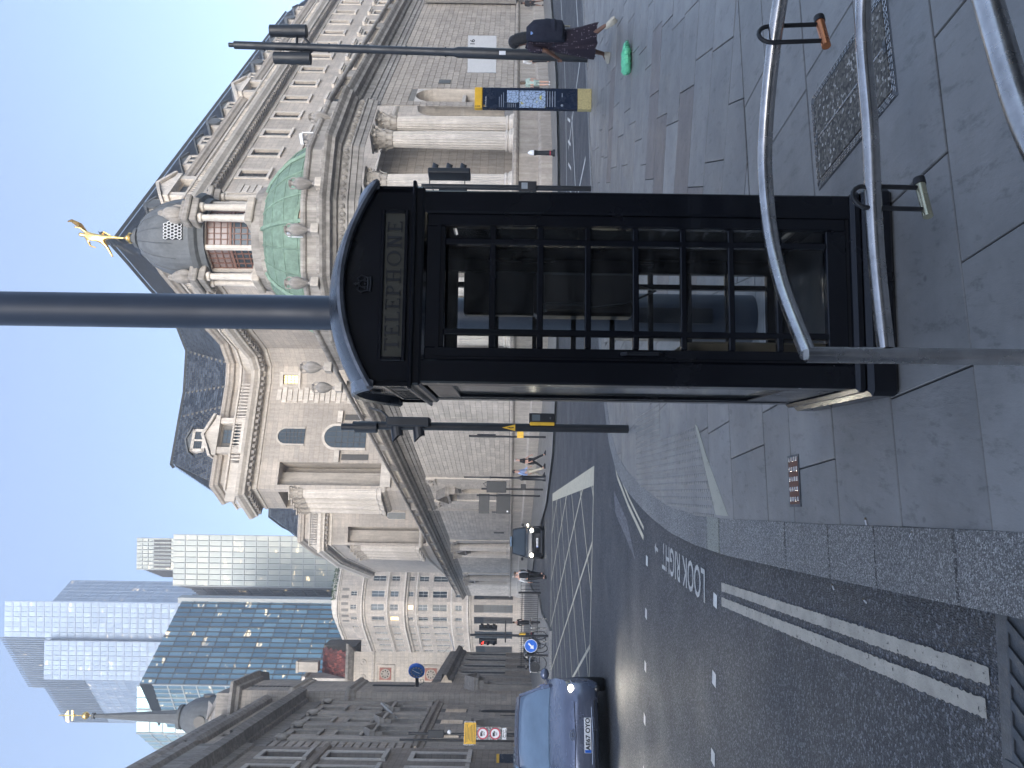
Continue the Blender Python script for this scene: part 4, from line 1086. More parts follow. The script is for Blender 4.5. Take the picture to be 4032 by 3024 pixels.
for k in (0,2,4,6):          # half round openings in the dome skirt
    a=-PI/2+.02+k*PI/4; T=Tr(math.cos(a)*5.55,math.sin(a)*5.55,12.2)@Rz(a+PI/2)
    m=MB(); n=12
    R=[[Vector((rr*math.cos(PI*i/n),y,rr*math.sin(PI*i/n))) for rr,y in ((1.32,.8),(1.32,-.12),(1.1,-.12),(1.1,.3))] for i in range(n+1)]
    m.rings(R); m.v=[tuple(T@Vector(v)) for v in m.v]; q=dpart(m,'dome_lunette','copper')
    m=MB(); P=[Vector((1.12*math.cos(PI*i/n),-.02,1.12*math.sin(PI*i/n))) for i in range(n+1)]; m.add([T@p for p in P],[tuple(range(n+1))]); m.v=[(v[0],v[1],zmap(v[2])) for v in m.v]; m.obj('pane',plain('lunette_glass',(.38,.28,.2),.3) if k==0 else bpy.data.materials['lunette_glass'],q)
    m=MB()
    for i in range(1,6): 
        aa=PI*i/6; m.tube([T@Vector((.45*math.cos(aa),-.06,.45*math.sin(aa))),T@Vector((1.1*math.cos(aa),-.06,1.1*math.sin(aa)))],.03,4)
    m.tube([T@Vector((.45*math.cos(PI*i/8),-.06,.45*math.sin(PI*i/8))) for i in range(9)],.03,4); m.v=[(v[0],v[1],zmap(v[2])) for v in m.v]; m.obj('glazing_bars','frame_d',q)
dpart(MB().lathe([(3.2,16.2),(3.25,16.5),(3.05,16.55),(3.0,17.0),(2.6,17.05)],40),'lantern_base','stone_d')
# lantern core as an octagon with four great windows
LZ0,LZ1=17.0,20.2; rr=2.2
q8=[(rr*math.cos(PI/8+k*PI/4-PI/2),rr*math.sin(PI/8+k*PI/4-PI/2)) for k in range(8)]
for k in range(8):
    b_,a_=q8[k-1],q8[k]; F,L=frame((a_[0],a_[1]),(b_[0],b_[1])); big=True
    m=MB(); hole=[(L/2-.68,L/2+.68,17.2,20.05)]
    grid_wall(m,F,0,L,16.9,20.6,hole,0,.22); dpart(m,'lantern_wall','stone',smooth=False)
    wm=MB(); 
    for i in range(5): 
        x=L/2-.66+1.32*i/4; wm.box(x-.03,x+.03,.14,.2,17.2,20.05,F)
    for j in range(8):
        z=17.2+2.82*j/7; wm.box(L/2-.68,L/2+.68,.14,.2,z-.03,z+.03,F)
    wm.box(L/2-.68,L/2+.68,.12,.2,18.55,18.68,F)
    w_=dpart(wm,'window','frame_r',smooth=False)
    pm=MB(); pm.box(L/2-.66,L/2+.66,.2,.215,18.65,20.03,F); pm.v=[(v[0],v[1],zmap(v[2])) for v in pm.v]; pm.obj('pane',bpy.data.materials.get('upper_pane') or glassy('upper_pane',(.20,.15,.14),.3,0,.15),w_)
    pm=MB(); pm.box(L/2-.66,L/2+.66,.2,.215,17.2,18.6,F); pm.v=[(v[0],v[1],zmap(v[2])) for v in pm.v]; pm.obj('pane','win',w_)
    # paired columns on the corners
    a=PI/8+k*PI/4-PI/2
    if k%2==0:
        for da in (-.13,.13):
            c=MB().lathe([(.30,0),(.30,.1),(.22,.18),(.21,1.4),(.185,2.55),(.19,2.6),(.27,2.66),(.28,2.85)],12,Tr((rr+.52)*math.cos(a+da),(rr+.52)*math.sin(a+da),17.35))
            dpart(c,'lantern_column','stone')
        T=Rz(a); m=MB(); m.bev(rr-.3,rr+.95,-.78,.78,16.9,17.35,.06,T); dpart(m,'column_pedestal','stone_g',smooth=False)
        m=MB(); m.bev(rr-.3,rr+.90,-.72,.72,20.2,20.55,.04,T); m.bev(rr-.3,rr+1.05,-.85,.85,20.55,20.85,.06,T); m.bev(rr-.3,rr+.8,-.6,.6,20.85,21.1,.04,T); dpart(m,'broken_entablature','stone_d',smooth=False)
        m=MB(); m.ball(((rr+.35)*math.cos(a),(rr+.35)*math.sin(a),21.5),(.42,.42,.5),9,6); 
        for sg in (-1,1): m.ball(((rr+.35)*math.cos(a+sg*.17),(rr+.35)*math.sin(a+sg*.17),21.35),(.2,.2,.3),7,5)
        m.ball(((rr+.4)*math.cos(a),(rr+.4)*math.sin(a),21.95),(.2,.2,.22),7,5); dpart(m,'crouching_figure','stone_d')
dpart(MB().lathe([(2.3,20.1),(2.35,20.4),(2.55,20.5),(2.65,20.75),(2.3,20.85),(2.27,21.1),(2.27,21.6),(2.18,22.1),(1.97,22.6),(1.6,23.1),(1.1,23.5),(.55,23.72),(.45,23.76),(.6,23.8),(.6,23.93),(.3,23.98),(.22,24.2),(.1,24.25)],40),'stone_dome','lead')
m=MB()
for k in range(16):
    a=2*PI*k/16+.1; m.tube([(r*1.005*math.cos(a),r*1.005*math.sin(a),z) for r,z in ((2.27,21.6),(2.18,22.1),(1.97,22.6),(1.6,23.1),(1.1,23.5),(.55,23.72))],.03,4)
dpart(m,'dome_ribs','lead')
m=MB(); m.box(-.45,.45,-2.32,-2.2,21.15,21.95); g=dpart(m,'grille_panel','darkhole',smooth=False)
m=MB()
for i in range(5):
    for j in range(5):
        x=-.36+.18*i+(.09 if j%2 else 0); z=21.25+.15*j
        if x<.45: m.lathe([(.105,-.02),(.105,.02),(.075,.02),(.075,-.02)],6,Tr(x,-2.33,z)@Matrix.Rotation(PI/2,4,'X'),cap=False)
m.v=[(v[0],v[1],zmap(v[2])) for v in m.v]; m.obj('honeycomb_grille','white',g)
# gilded statue
def skin(name,V,E,mat,par,T=None,sub=2,root=0):
    me=bpy.data.meshes.new(name); me.from_pydata([v[:3] for v in V],E,[]); o=bpy.data.objects.new(name,me); COL.objects.link(o)
    md=o.modifiers.new('s','SKIN'); md.use_smooth_shade=True
    for i,v in enumerate(V):
        sv=me.skin_vertices[0].data[i]; r=v[3]; sv.radius=(r,v[4] if len(v)>4 else r); sv.use_root=(i==root)
    if sub: s2=o.modifiers.new('d','SUBSURF'); s2.levels=sub; s2.render_levels=sub
    dg=bpy.context.evaluated_depsgraph_get(); m2=bpy.data.meshes.new_from_object(o.evaluated_get(dg)); bpy.data.objects.remove(o); bpy.data.meshes.remove(me)
    m2.polygons.foreach_set('use_smooth',[True]*len(m2.polygons))
    return link(name,m2,mat,par,T)
SG=thing('gilded_statue','golden winged figure balancing on one foot on top of the lantern dome','statue',(8.25,45.2,24.2),0)
V=[(0,0,1.75,.2),(.02,0,2.1,.19),(.1,0,2.45,.22),(.14,0,2.68,.08),(.16,-.02,2.88,.15),(.2,-.02,3.02,.09),   #0-5 pelvis..head
   (.04,0,1.45,.14),(.02,-.1,.95,.10),(.0,0,.45,.06),(.02,-.06,.18,.05),       #6-9 standing leg
   (-.22,.0,1.65,.13),(-.55,.05,1.35,.10),(-.95,.1,1.15,.06),(-1.1,.1,1.05,.045), #10-13 flying leg
   (.32,0,2.6,.09),(.55,-.1,2.9,.06),(.6,-.1,3.25,.04),(-.15,0,2.5,.09),(-.5,-.05,2.3,.055),(-.6,-.1,1.95,.04)]
E_=[(0,1),(1,2),(2,3),(3,4),(4,5),(0,6),(6,7),(7,8),(8,9),(0,10),(10,11),(11,12),(12,13),(2,14),(14,15),(15,16),(2,17),(17,18),(18,19)]
skin('body',V,E_,'gold',SG)
m=MB()
for dx,dz,sc in ((.55,2.75,1),(.75,2.95,.8)):
    m.tube([(.2,.1,2.4),(.42,.12,2.75),(.75,.14,3.05),(1.0,.1,3.5),(.95,.1,3.75)],[.05,.12,.17,.1,.03],6)
m.obj('wings','gold',SG,smooth=True)
m=MB().tube([(-.3,.1,1.5),(.0,.2,1.9),(.35,.1,1.6),(.15,.1,1.2)],[.03,.08,.07,.03],6); m.obj('drapery','gold',SG,smooth=True)
m=MB().lathe([(.3,-.1),(.34,.02),(.16,.1),(.12,.25),(.05,.3)],12); m.ball((0,0,.12),.2,10,6); m.obj('ball_base','gold',SG,smooth=True)
#@@MAIN
# ================================================================ TALL BANK BUILDING BEHIND THE SCREEN WALL
TB=thing('tall_stone_building','large pale stone building with steep slate roof and dormers rising behind the screen wall','building',(5,80,gz(80)))
A_=(11.0,60.7); dR=Vector((.665,.747))
PR=(A_[0]+dR.x*75,A_[1]+dR.y*75)
G_=(-10.7,76.0)
FP2=[PR,A_,(8.6,65),(6.6,70),(4.7,74.5),(3.3,78.4),(1.5,80.2),(-.3,80.0),(-2.3,79.2),G_,(-13.2,79.6)]
FP3=[(-11.6,84),(-17.4,108.6),(-22.9,108),(-27.0,118),(-36,146)]
CORN=[(0,25.9),(.12,25.95),(.12,26.2),(.0,26.25),(.0,26.45),(.3,26.5),(.35,26.7),(.95,26.8),(1.0,27.0),(1.25,27.3),(1.3,27.6),(.2,27.7)]
CORN=[(d,z+.8) for d,z in CORN]
U8=lambda pr: [(d,z+.8) for d,z in pr]
for pth,RZ in ((FP2,37.6),(FP3,37.0)):
    part(MB().sweep(pth,CORN),'main_cornice','stone_d' if False else 'stone',TB)
    part(MB().sweep(pth,[(.02,13.9),(.25,14.1),(.3,14.35),(.05,14.5)]),'string_course','stone',TB)
    part(MB().sweep(pth,U8([(-.9,27.7),(-.9,30.0),(-.6,30.1),(-.5,30.35),(-.35,30.5),(-.3,30.8),(-.7,31.0),(-1.1,31.05)])),'attic_wall','stone_b',TB)
    part(MB().sweep(pth,U8([(.25,27.7),(.25,27.95),(.05,28.0),(.0,28.0)])),'balustrade_base','stone',TB)
    part(MB().sweep(pth,U8([(-.05,28.95),(.22,29.0),(.25,29.15),(-.15,29.2)])),'balustrade_rail','stone',TB)
    part(MB().sweep(pth,[(-4.65,RZ-.05),(-4.45,RZ+.2),(-4.7,RZ+.3)]),'ridge_flashing','lead',TB)
    m=MB()
    for p,d,n in along(pth,.62):
        F=Matrix(((d.x,-n.x,0,p.x),(d.y,-n.y,0,p.y),(0,0,1,0),(0,0,0,1))); m.box(-.17,.17,-.78,-.3,27.25,27.55,F)
    part(m,'cornice_brackets','stone_d',TB,kind='stuff')
    # slated mansard: courses of separate slates
    m=MB(); prev=None; rows=19
    for r in range(rows):
        t0,t1=r/rows,(r+1)/rows
        P=[(-1.1-3.5*t0,31.8+(RZ-31.8)*t0),(-1.1-3.5*t1-.02,31.8+(RZ-31.8)*t1)]
        # offset path
        mm=MB().sweep(pth,P); k=2
        for i in range(len(pth)-1):
            a0,a1,b0,b1=[Vector(mm.v[j]) for j in (i*2,i*2+1,i*2+2,i*2+3)]
            L=(b0-a0).length; nn=max(1,int(L/.42)); nor=(b0-a0).cross(a1-a0); 
            if nor.length: nor.normalize()
            for q in range(nn):
                f0=(q+(.5 if r%2 else 0))/nn; f1=min(1,f0+1/nn); 
                if f0>=1: continue
                e=.04/ max(L,1)*0+.0
                c=[a0.lerp(b0,f0+.006),a0.lerp(b0,f1-.006),a1.lerp(b1,f1-.006),a1.lerp(b1,f0+.006)]
                lift=random.uniform(.03,.06); c[0]+=nor*-lift if nor.z<0 else nor*lift; c[1]+=nor*-lift if nor.z<0 else nor*lift
                m.add(c,[(0,1,2,3)])
    part(m,'roof_slates','slate',TB,kind='stuff')
    part(MB().sweep(pth,[(-1.14,31.75),(-4.72,RZ-.05)]),'roof_underlay','recess',TB)
# windows and walls, segment by segment
def window(par,F,s,z,w,h,nx=3,nz=5,rev=.35,fm='frame_d',gm='win',cache={},surround=True,sill=True):
    k=(w,h,nx,nz)
    if k not in cache:
        m=MB(); 
        for i in range(nx+1): x=-w/2+w*i/nx; t=.05 if i in (0,nx) else .022; m.box(x-t,x+t,-.04,.03,0,h)
        for j in range(nz+1): q=h*j/nz; t=.05 if j in (0,nz) else .022; m.box(-w/2,w/2,-.04,.03,q-t,q+t)
        cache[k]=(m.mesh('window'),MB().box(-w/2,w/2,.03,.04,0,h).mesh('pane'),{})
    fr,pn,_=cache[k]
    def cp(me,mat):
        key=(me.name,mat if isinstance(mat,str) else mat.name); d=cache[k][2]
        if key not in d: d[key]=me.copy(); d[key].materials.clear(); d[key].materials.append(M[mat] if isinstance(mat,str) else mat)
        return d[key]
    o=lpart(cp(fr,fm),'window',None,par,F@Tr(s,rev-.08,z)); link('pane',cp(pn,gm),None,o)
    if surround:
        kk=('s',w,h)
        if kk not in cache:
            m=MB(); m.box(-w/2-.28,-w/2,-.09,.02,-.1,h+.0); m.box(w/2,w/2+.28,-.09,.02,-.1,h); m.box(-w/2-.28,w/2+.28,-.09,.02,h,h+.3); m.box(-w/2-.4,w/2+.4,-.22,.02,-.35,-.1)
            me=m.mesh('surround'); me.materials.append(M['stone']); cache[kk]=me
        link('surround',cache[kk],None,o,Tr(0,-rev+.08,0))
    return o
def seg_wall(par,p0,p1,z0,z1,wins,mat='stone_b',rev=.35,holes=(),**k):
    F,L=frame(p0,p1); m=MB(); hs=[(s-w/2,s+w/2,z,z+h) for (s,z,w,h,*r) in wins]+[h[:4] for h in holes]
    grid_wall(m,F,0,L,z0,z1,hs,0,rev); part(m,'wall',mat,par,T=None) if False else None
    # wall mesh kept in its own facade frame so that the coursing runs along it
    mm=MB(); grid_wall(mm,Matrix.Identity(4),0,L,z0,z1,hs,0,rev)
    lpart(mm.mesh('wall'),'wall',mat,par,F)
    for (a,b,c,d,dep) in holes:
        q=MB(); q.box(a-.01,b+.01,.0,dep,c-.01,d+.01); q.f=[f for i,f in enumerate(q.f) if i!=2]; lpart(q.mesh('loggia'),'loggia','stone_g',par,F)
    for (s,z,w,h,*r) in wins: window(par,F,s,z,w,h,rev=rev,**{**k,**(r[0] if r and isinstance(r[0],dict) else {})})
    return F,L
# right wing: bays measured from its near corner
LRW=75.0
wins=[]
for i in range(1,15):
    s=LRW-(2.6+4.35*i) 
    if s<1: break
    big=i in (2,8)
    wins.append((s,23.9,1.25,2.5,dict(nx=3,nz=5))); wins.append((s,18.2,1.5,3.0,dict(nx=3,nz=5)))
FW,_=seg_wall(TB,PR,A_,-2,26.75,wins)
for (s,z,w,h,*r) in wins:
    if h>2.8: m=MB(); m.box(s-1.15,s+1.15,-.5,0,z+h+.45,z+h+.75,FW); m.box(s-1.0,s+1.0,-.32,0,z+h+.3,z+h+.45,FW); part(m,'window_hood','stone',TB)
def quoin(F,s,z0,z1,par):
    m=MB(); z=z0; i=0
    while z<z1: 
        w=.85 if i%2 else .6; m.bev(s-w,s+w,-.12,0,z+.04,z+.50,.02,F); z+=.56; i+=1
    part(m,'quoins','stone',par)
quoin(FW,LRW-1.0,8,25.8,TB); quoin(FW,LRW-8.4,8,25.8,TB)
# round-headed openings on the right wing near the dome
def arch_window(par,F,s,z,w,h,fm='frame_d',gm='win'):
    P=arch_poly(w,h,10); m=MB(); n=len(P); m.add([F@Vector((s+x,-.06,z+q)) for x,q in P],[tuple(range(n))]); 
    o=MB()
    R=[[F@Vector((s+x*e,y,z+(q if q<=h-w/2 else h-w/2+(q-h+w/2)*e))) for e,y in ((1.0,-.02),(1.0,-.16),(1.22,-.16),(1.22,-.0))] for x,q in P[1:]+[P[0]]]
    o.rings(R,False); ob=part(o,'arched_window','stone',par)
    q=MB(); q.add(m.v,m.f); q.obj('pane',gm,ob)
    g=MB()
    for i in range(1,4): x=-w/2+w*i/4; g.box(s+x-.025,s+x+.025,-.1,-.06,z,z+h-.12*w,F)
    for j in range(1,6): g.box(s-w/2,s+w/2,-.1,-.06,z+(h-w/2)*j/5-.025,z+(h-w/2)*j/5+.025,F)
    g.obj('glazing_bars',fm,ob)
arch_window(TB,FW,LRW-6.2,21.9,1.5,3.3); arch_window(TB,FW,LRW-6.2,17,2.2,3.6)
# concave and left pieces
segs=[(FP2[i],FP2[i+1]) for i in range(1,len(FP2)-1)]
for i,(a,b) in enumerate(segs):
    L=math.hypot(a[0]-b[0],a[1]-b[1]); wn=[]
    if i==5: wn=[(L*.8,24.0,1.15,1.5,dict(gm='winlit',nx=4,nz=4))] 
    if i==7:
        wn=[]
    F,_=seg_wall(TB,a,b,-2,26.75,wn,holes=([(6.2,8.55,14.6,24.8,2.6)] if i==7 else [(.6,L-.1,14.6,24.8,2.2)] if i==8 else ()))
    if i==7:
        Ff,Lf=F,L
        arch_window(TB,F,3.55,22.6,1.6,2.7); arch_window(TB,F,3.55,16.4,2.3,4.2)
        for sg in (-1,1):
            m=MB(); m.box(3.55+sg*2.1-.3,3.55+sg*2.1+.3,-.05,-.02,16.0,18.7,F); part(m,'side_light','frame_d',TB)
            m=MB(); m.box(3.55+sg*2.1-.6,3.55+sg*2.1+.6,-.35,0,18.9,19.4,F); part(m,'side_hood','stone',TB)
        # deep loggia with columns at the corner
        arch_window(TB,F@Tr(0,2.5,0),7.4,15,1.2,5.0)
        m=MB(); m.box(6.1,8.7,-.3,.3,13.6,14.6,F); part(m,'loggia_sill','stone',TB)
    if i==6: quoin(F,L-.9,12,25.8,TB)
    if i==8:
        for k in range(4):
            p=F@Vector((.5+k*1.12,-.1,14.4)); column(TB,p.x,p.y,14.4,0,'stone',1.22)
for i in range(len(FP3)-1):
    a,b=FP3[i],FP3[i+1]; L=math.hypot(a[0]-b[0],a[1]-b[1]); wn=[]
    if i==0: wn=[(s,z,1.2,2.2) for s in (6,11,16,21) for z in (10,)]
    F,_=seg_wall(TB,a,b,-2,26.75,wn,surround=False,holes=([(3.0,5.2,13.5,24.5,2.2)] if i==1 else [(.5,L-.1,14.6,24.8,2.2)] if i==2 else ()))
    if i==1: 
        arch_window(TB,F,1.4,16.5,.9,2.6)
    if i==2:
        for k in range(4):
            p=F@Vector((.8+k*2.4,-.1,14.4)); column(TB,p.x,p.y,14.4,0,'stone',1.3)
    m=MB(); m.box(0,L,-.6,0,9.0,9.5,F); m.box(0,L,-.35,0,8.6,9.0,F); part(m,'lower_string','stone',TB)
# attic windows, balusters, dormers
def dormer(par,F,s,z=31.4,w=2.1,arch=False,y=1.0):
    m=MB(); h=1.5
    m.box(s-w/2,s-w/2+.28,y-.2,y+2.2,z,z+h,F); m.box(s+w/2-.28,s+w/2,y-.2,y+2.2,z,z+h,F); m.box(s-w/2,s+w/2,y-.2,y,z,z+.35,F); m.box(s-w/2,s+w/2,y-.2,y+2.2,z+h-.3,z+h,F); m.box(s-.08,s+.08,y-.2,y,z,z+h,F)
    d=part(m,'dormer','stone',par)
    m=MB()
    if arch: m.lathe([(w*.36,-.0),(w*.36,2.6)],14,F@Tr(s,y-.35,z+h)@Matrix.Rotation(-PI/2,4,'X'))
    for sg in (-1,1):
        P=[(s,z+h+.5),(s-sg*(w/2+.2),z+h),(s-sg*(w/2+.2),z+h+.14),(s,z+h+.65)]
        vs=[F@Vector((x,yy,zz)) for yy in (y-.4,y+2.6) for x,zz in P]; m.add(vs,[(0,1,2,3),(4,7,6,5),(0,4,5,1),(1,5,6,2),(2,6,7,3),(3,7,4,0)])
    m.add([F@Vector(q) for q in ((s-w/2,y-.21,z+h),(s+w/2,y-.21,z+h),(s,y-.21,z+h+.5))],[(0,1,2)])
    m.obj('dormer_roof','lead',d)
    m=MB()
    for sg in (-1,1):
        m.add([F@Vector(q) for q in ((s+sg*.1,y-.08,z+.35),(s+sg*(w/2-.28),y-.08,z+.35),(s+sg*(w/2-.28),y-.08,z+h-.3),(s+sg*.1,y-.08,z+h-.3))],[(0,1,2,3)])
    m.obj('pane','win',d)
    m=MB()
    for i in range(1,4): 
        zz=z+.35+(h-.65)*i/4; m.box(s-w/2+.28,s+w/2-.28,y-.12,y-.09,zz-.025,zz+.025,F)
    for x in (-.5,.5): m.box(s+x*1.0-.02,s+x*1.0+.02,y-.12,y-.09,z+.35,z+h-.3,F)
    m.obj('glazing_bars','frame_d',d)
for i in range(1,15):
    s=LRW-(2.6+4.35*i)
    if s>1: dormer(TB,FW,s,arch=(i%4==1))
dormer(TB,Ff,3.55,33.3,2.4,False,2.0)
# aedicules on the attic
def aedicule(F,s,w=3.6,y=-.15):
    F=F@Tr(0,0,.8)
    m=MB(); z0=27.7
    m.box(s-w/2,s+w/2,y,.9,z0,28.3,F)
    for sg in (-1,1): 
        m.box(s+sg*(w/2-.3)-.3,s+sg*(w/2-.3)+.3,y+.05,.9,28.3,30.5,F)
    m.box(s-w/2-.2,s+w/2+.2,y-.1,1.2,30.5,30.95,F)
    for sg in (-1,1):
        P=[(s,31.9),(s-sg*(w/2+.35),30.95),(s-sg*(w/2+.35),31.2),(s,32.2)]
        vs=[F@Vector((x,yy,zz)) for yy in (y-.25,3.5) for x,zz in P]; m.add(vs,[(0,1,2,3),(4,7,6,5),(0,4,5,1),(1,5,6,2),(2,6,7,3),(3,7,4,0)])
    m.add([F@Vector(q) for q in ((s-w/2,y,30.95),(s+w/2,y,30.95),(s,y,31.9))],[(0,1,2)])
    a=part(m,'attic_aedicule','stone',TB)
    q=MB(); q.box(s-w/2+.6,s+w/2-.6,.5,.9,28.3,30.5,F); q.obj('recess','recess',a)
    q=MB(); q.box(s-.7,s+.7,.42,.5,28.6,30.2,F); q.obj('pane','win',a)
    q=MB()
    for i in range(5): q.box(s-.7+.35*i-.02,s-.7+.35*i+.02,.38,.42,28.6,30.2,F)
    for j in range(5): q.box(s-.7,s+.7,.38,.42,28.6+.4*j-.02,28.6+.4*j+.02,F)
    q.obj('glazing_bars','frame_d',a)
aedicule(FW,LRW-8.8); aedicule(FW,LRW-32); aedicule(Ff,3.55,3.7)
F6,L6=frame(FP2[6],FP2[7]) 
bb_=MB().lathe([(.09,0),(.06,.1),(.12,.35),(.05,.7),(.09,.95)],6).mesh('baluster',True)
far=MB(); cnt=0
for pth in (FP2,FP3):
    i=0
    for p,d,n in along(pth,.34):
        i+=1
        if (i//12)%3==2 and pth is FP2 or p.y>150: 
            if i%12==0:
                F=Matrix(((d.x,-n.x,0,p.x),(d.y,-n.y,0,p.y),(0,0,1,0),(0,0,0,1))); mm=MB().box(0,3.9,0,.35,28.8,29.75,F); part(mm,'parapet_panel','stone',TB)
            continue
        T=Tr(p.x+n.x*.08,p.y+n.y*.08,28.8)
        if cnt<150 and p.x<14: lpart(bb_,'baluster','stone',TB,T); cnt+=1
        else: far.add([T@v.co for v in bb_.vertices],[tuple(q.vertices) for q in bb_.polygons])
part(far,'balusters','stone',TB,kind='stuff')
#@@LEFT
# ================================================================ LEFT SIDE OF THE STREET
def fpt(Y,k=12.93): return (-k-.223*Y,Y)
def bthing(name,label,cat,p): return thing(name,label,cat,(p[0],p[1],gz(p[1])))
LB=bthing('stone_bank_building','grey stone bank building with arched rusticated ground floor and pedimented windows on the left','building',fpt(58))
p0,p1=fpt(67.0),fpt(50.2); FB,LBn=frame(p0,p1)
def sB(Y): return LBn*(67.0-Y)/16.8
wn=[]; 
for Y in (63.6,59.2,55.0):
    s=sB(Y); wn+=[(s,15.2,1.3,1.8),(s,12.2,1.3,1.7),(s,8.4,1.4,2.4)]
seg_wall(LB,p0,p1,7.9,17.6,wn,'stone_gb',.55,surround=False,fm='frame_w')
for (s,z,w,h,*r) in wn:
    m=MB(); m.box(s-w/2-.2,s-w/2,-.1,.02,z-.1,z+h,FB); m.box(s+w/2,s+w/2+.2,-.1,.02,z-.1,z+h,FB); m.box(s-w/2-.3,s+w/2+.3,-.2,.02,z-.3,z-.1,FB); m.box(s-w/2-.2,s+w/2+.2,-.1,.02,z+h,z+h+.22,FB); part(m,'window_surround','stone_g',LB)
for Y in (63.6,59.2,55.0): hood(LB,FB,sB(Y),10.95,2.4,.5,1.0,'stone_g')
def pil(par,F,s,w,z0,z1,d=.22,mat='stone_g'):
    m=MB(); m.box(s-w/2,s+w/2,-d,0,z0,z1-.9,F); m.box(s-w/2-.08,s+w/2+.08,-d-.1,0,z1-.2,z1,F); m.box(s-w/2-.05,s+w/2+.05,-d-.04,0,z0,z0+.5,F)
    for k in range(5): m.ball(tuple(F@Vector((s-w/2+w*k/4,-d-.03,z1-.55+.12*(k%2)))),(.17,.17,.34),6,4)
    part(m,'pilaster',mat,par)
for Y in (66.3,61.4,57.1,53.0): pil(LB,FB,sB(Y),.95,8.1,17.6)
quoin_f=lambda: None
m=MB(); z=8.0
while z<17.4: m.bev(sB(52.2),LBn,-.16,0,z+.04,z+.5,.03,FB); z+=.56
part(m,'pier_courses','stone_gb',LB)
LBC=[p0,p1]
part(MB().sweep(LBC,[(0,17.6),(.1,17.65),(.1,18.1),(.02,18.15),(.02,18.9),(.3,18.95),(.35,19.1),(1.0,19.2),(1.1,19.5),(1.2,19.8),(.1,19.9),(.1,20.1)]),'main_cornice','stone_d',LB)
an=[]
wn2=[(sB(Y)+dx,20.25,.8,1.5,'x') for Y in (63.6,59.2,55.0) for dx in (-.8,.8)]
F,L=frame(p0,p1); mm=MB(); grid_wall(mm,Matrix.Identity(4),0,L,20.0,22.0,[(s-w/2,s+w/2,z,z+h) for s,z,w,h,_ in wn2],0,.6); lpart(mm.mesh('attic_wall'),'attic_wall','stone_gb',LB,F)
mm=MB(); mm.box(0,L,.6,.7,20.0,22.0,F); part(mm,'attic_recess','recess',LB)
part(MB().sweep(LBC,[(0,22.0),(.3,22.1),(.5,22.4),(.55,22.7),(.05,22.8),(.05,23.5),(-1.8,23.6),(-1.8,25.6),(-1.4,25.7),(-1.2,26.1),(-1.2,26.5),(-9,26.6)]),'upper_parapet','stone_d',LB)
part(MB().sweep(LBC,[(0,7.2),(.12,7.25),(.12,7.5),(.35,7.6),(.4,7.85),(.05,7.95)]),'string_course','stone_g',LB)
mm=MB(); mm.add([(p0[0],p0[1],-3),(p0[0]-9,p0[1]-2,-3),(p0[0]-9,p0[1]-2,23.6),(p0[0],p0[1],23.6)],[(0,1,2,3)]); part(mm,'end_wall','stone_gb',LB)
aw=[(sB(59.5)-1.5,sB(59.5)+1.5,-1,4.3),(sB(63.8)-.65,sB(63.8)+.65,-1,3.9),(sB(56.8)-.3,sB(56.8)+.3,.5,2.0),(sB(62.1)-.3,sB(62.1)+.3,.5,2.0)]
up=[(sB(63.8)-.75,sB(63.8)+.75,5.1,6.8),(sB(59.5)-.75,sB(59.5)+.75,5.1,6.8),(sB(55.0)-.75,sB(55.0)+.75,5.1,6.8)]
part(niche(LB,FB,sB(59.5),-1,3.0,5.3,.7,'stone_g'),'arch_spandrel','stone_g',LB); part(niche(LB,FB,sB(63.8),-1,1.3,4.9,.7,'frame_d'),'arch_spandrel','stone_g',LB)
mm=MB()
for a,b,c,d in up+aw[2:]: mm.box(a,b,.4,.5,c,d,FB)
part(mm,'opening_glass','win',LB)
wall_blocks(LB,p0,p1,-.9,7.2,.45,aw+up,lambda e:True,mat='stone_g',lens=[.7,.85,1.0]); backing(LB,FB,LBn,-1,7.3,aw+up)
# warm coloured building at the picture edge
WB=bthing('brown_framed_building','warm brown stone building with tall brown framed windows at the far left edge','building',fpt(46))
q0,q1=fpt(50.0,12.6),fpt(38,12.6); wn=[(s,z,1.5,h) for s in (2.2,5.6,9.0) for z,h in ((14.2,2.6),(9.4,3.4),(4.2,3.2))]
FWb,LWb=seg_wall(WB,q0,q1,-1,18,wn,'stone_w' if 'stone_w' in M else M.setdefault('stone_w',stone('warm_brown_stone',(.40,.345,.29),dirt=.4,brick=(.9,.4,.02))),.5,surround=True,fm='frame_r')
part(MB().sweep([q0,q1],[(0,13.0),(.2,13.1),(.25,13.4),(0,13.5)]),'string_course','stone_w',WB)
part(MB().sweep([q0,q1],[(0,18),(.15,18.1),(.2,18.6),(.9,18.8),(1.0,19.3),(.1,19.4),(.1,21.6),(.35,21.8),(.4,22.2),(-6,22.3)]),'cornice','stone_d',WB)
mm=MB(); mm.add([(q0[0],q0[1],-1),(q0[0]-9,q0[1]-2,-1),(q0[0]-9,q0[1]-2,22.2),(q0[0],q0[1],22.2)],[(0,1,2,3)]); part(mm,'end_wall','stone_w',WB)
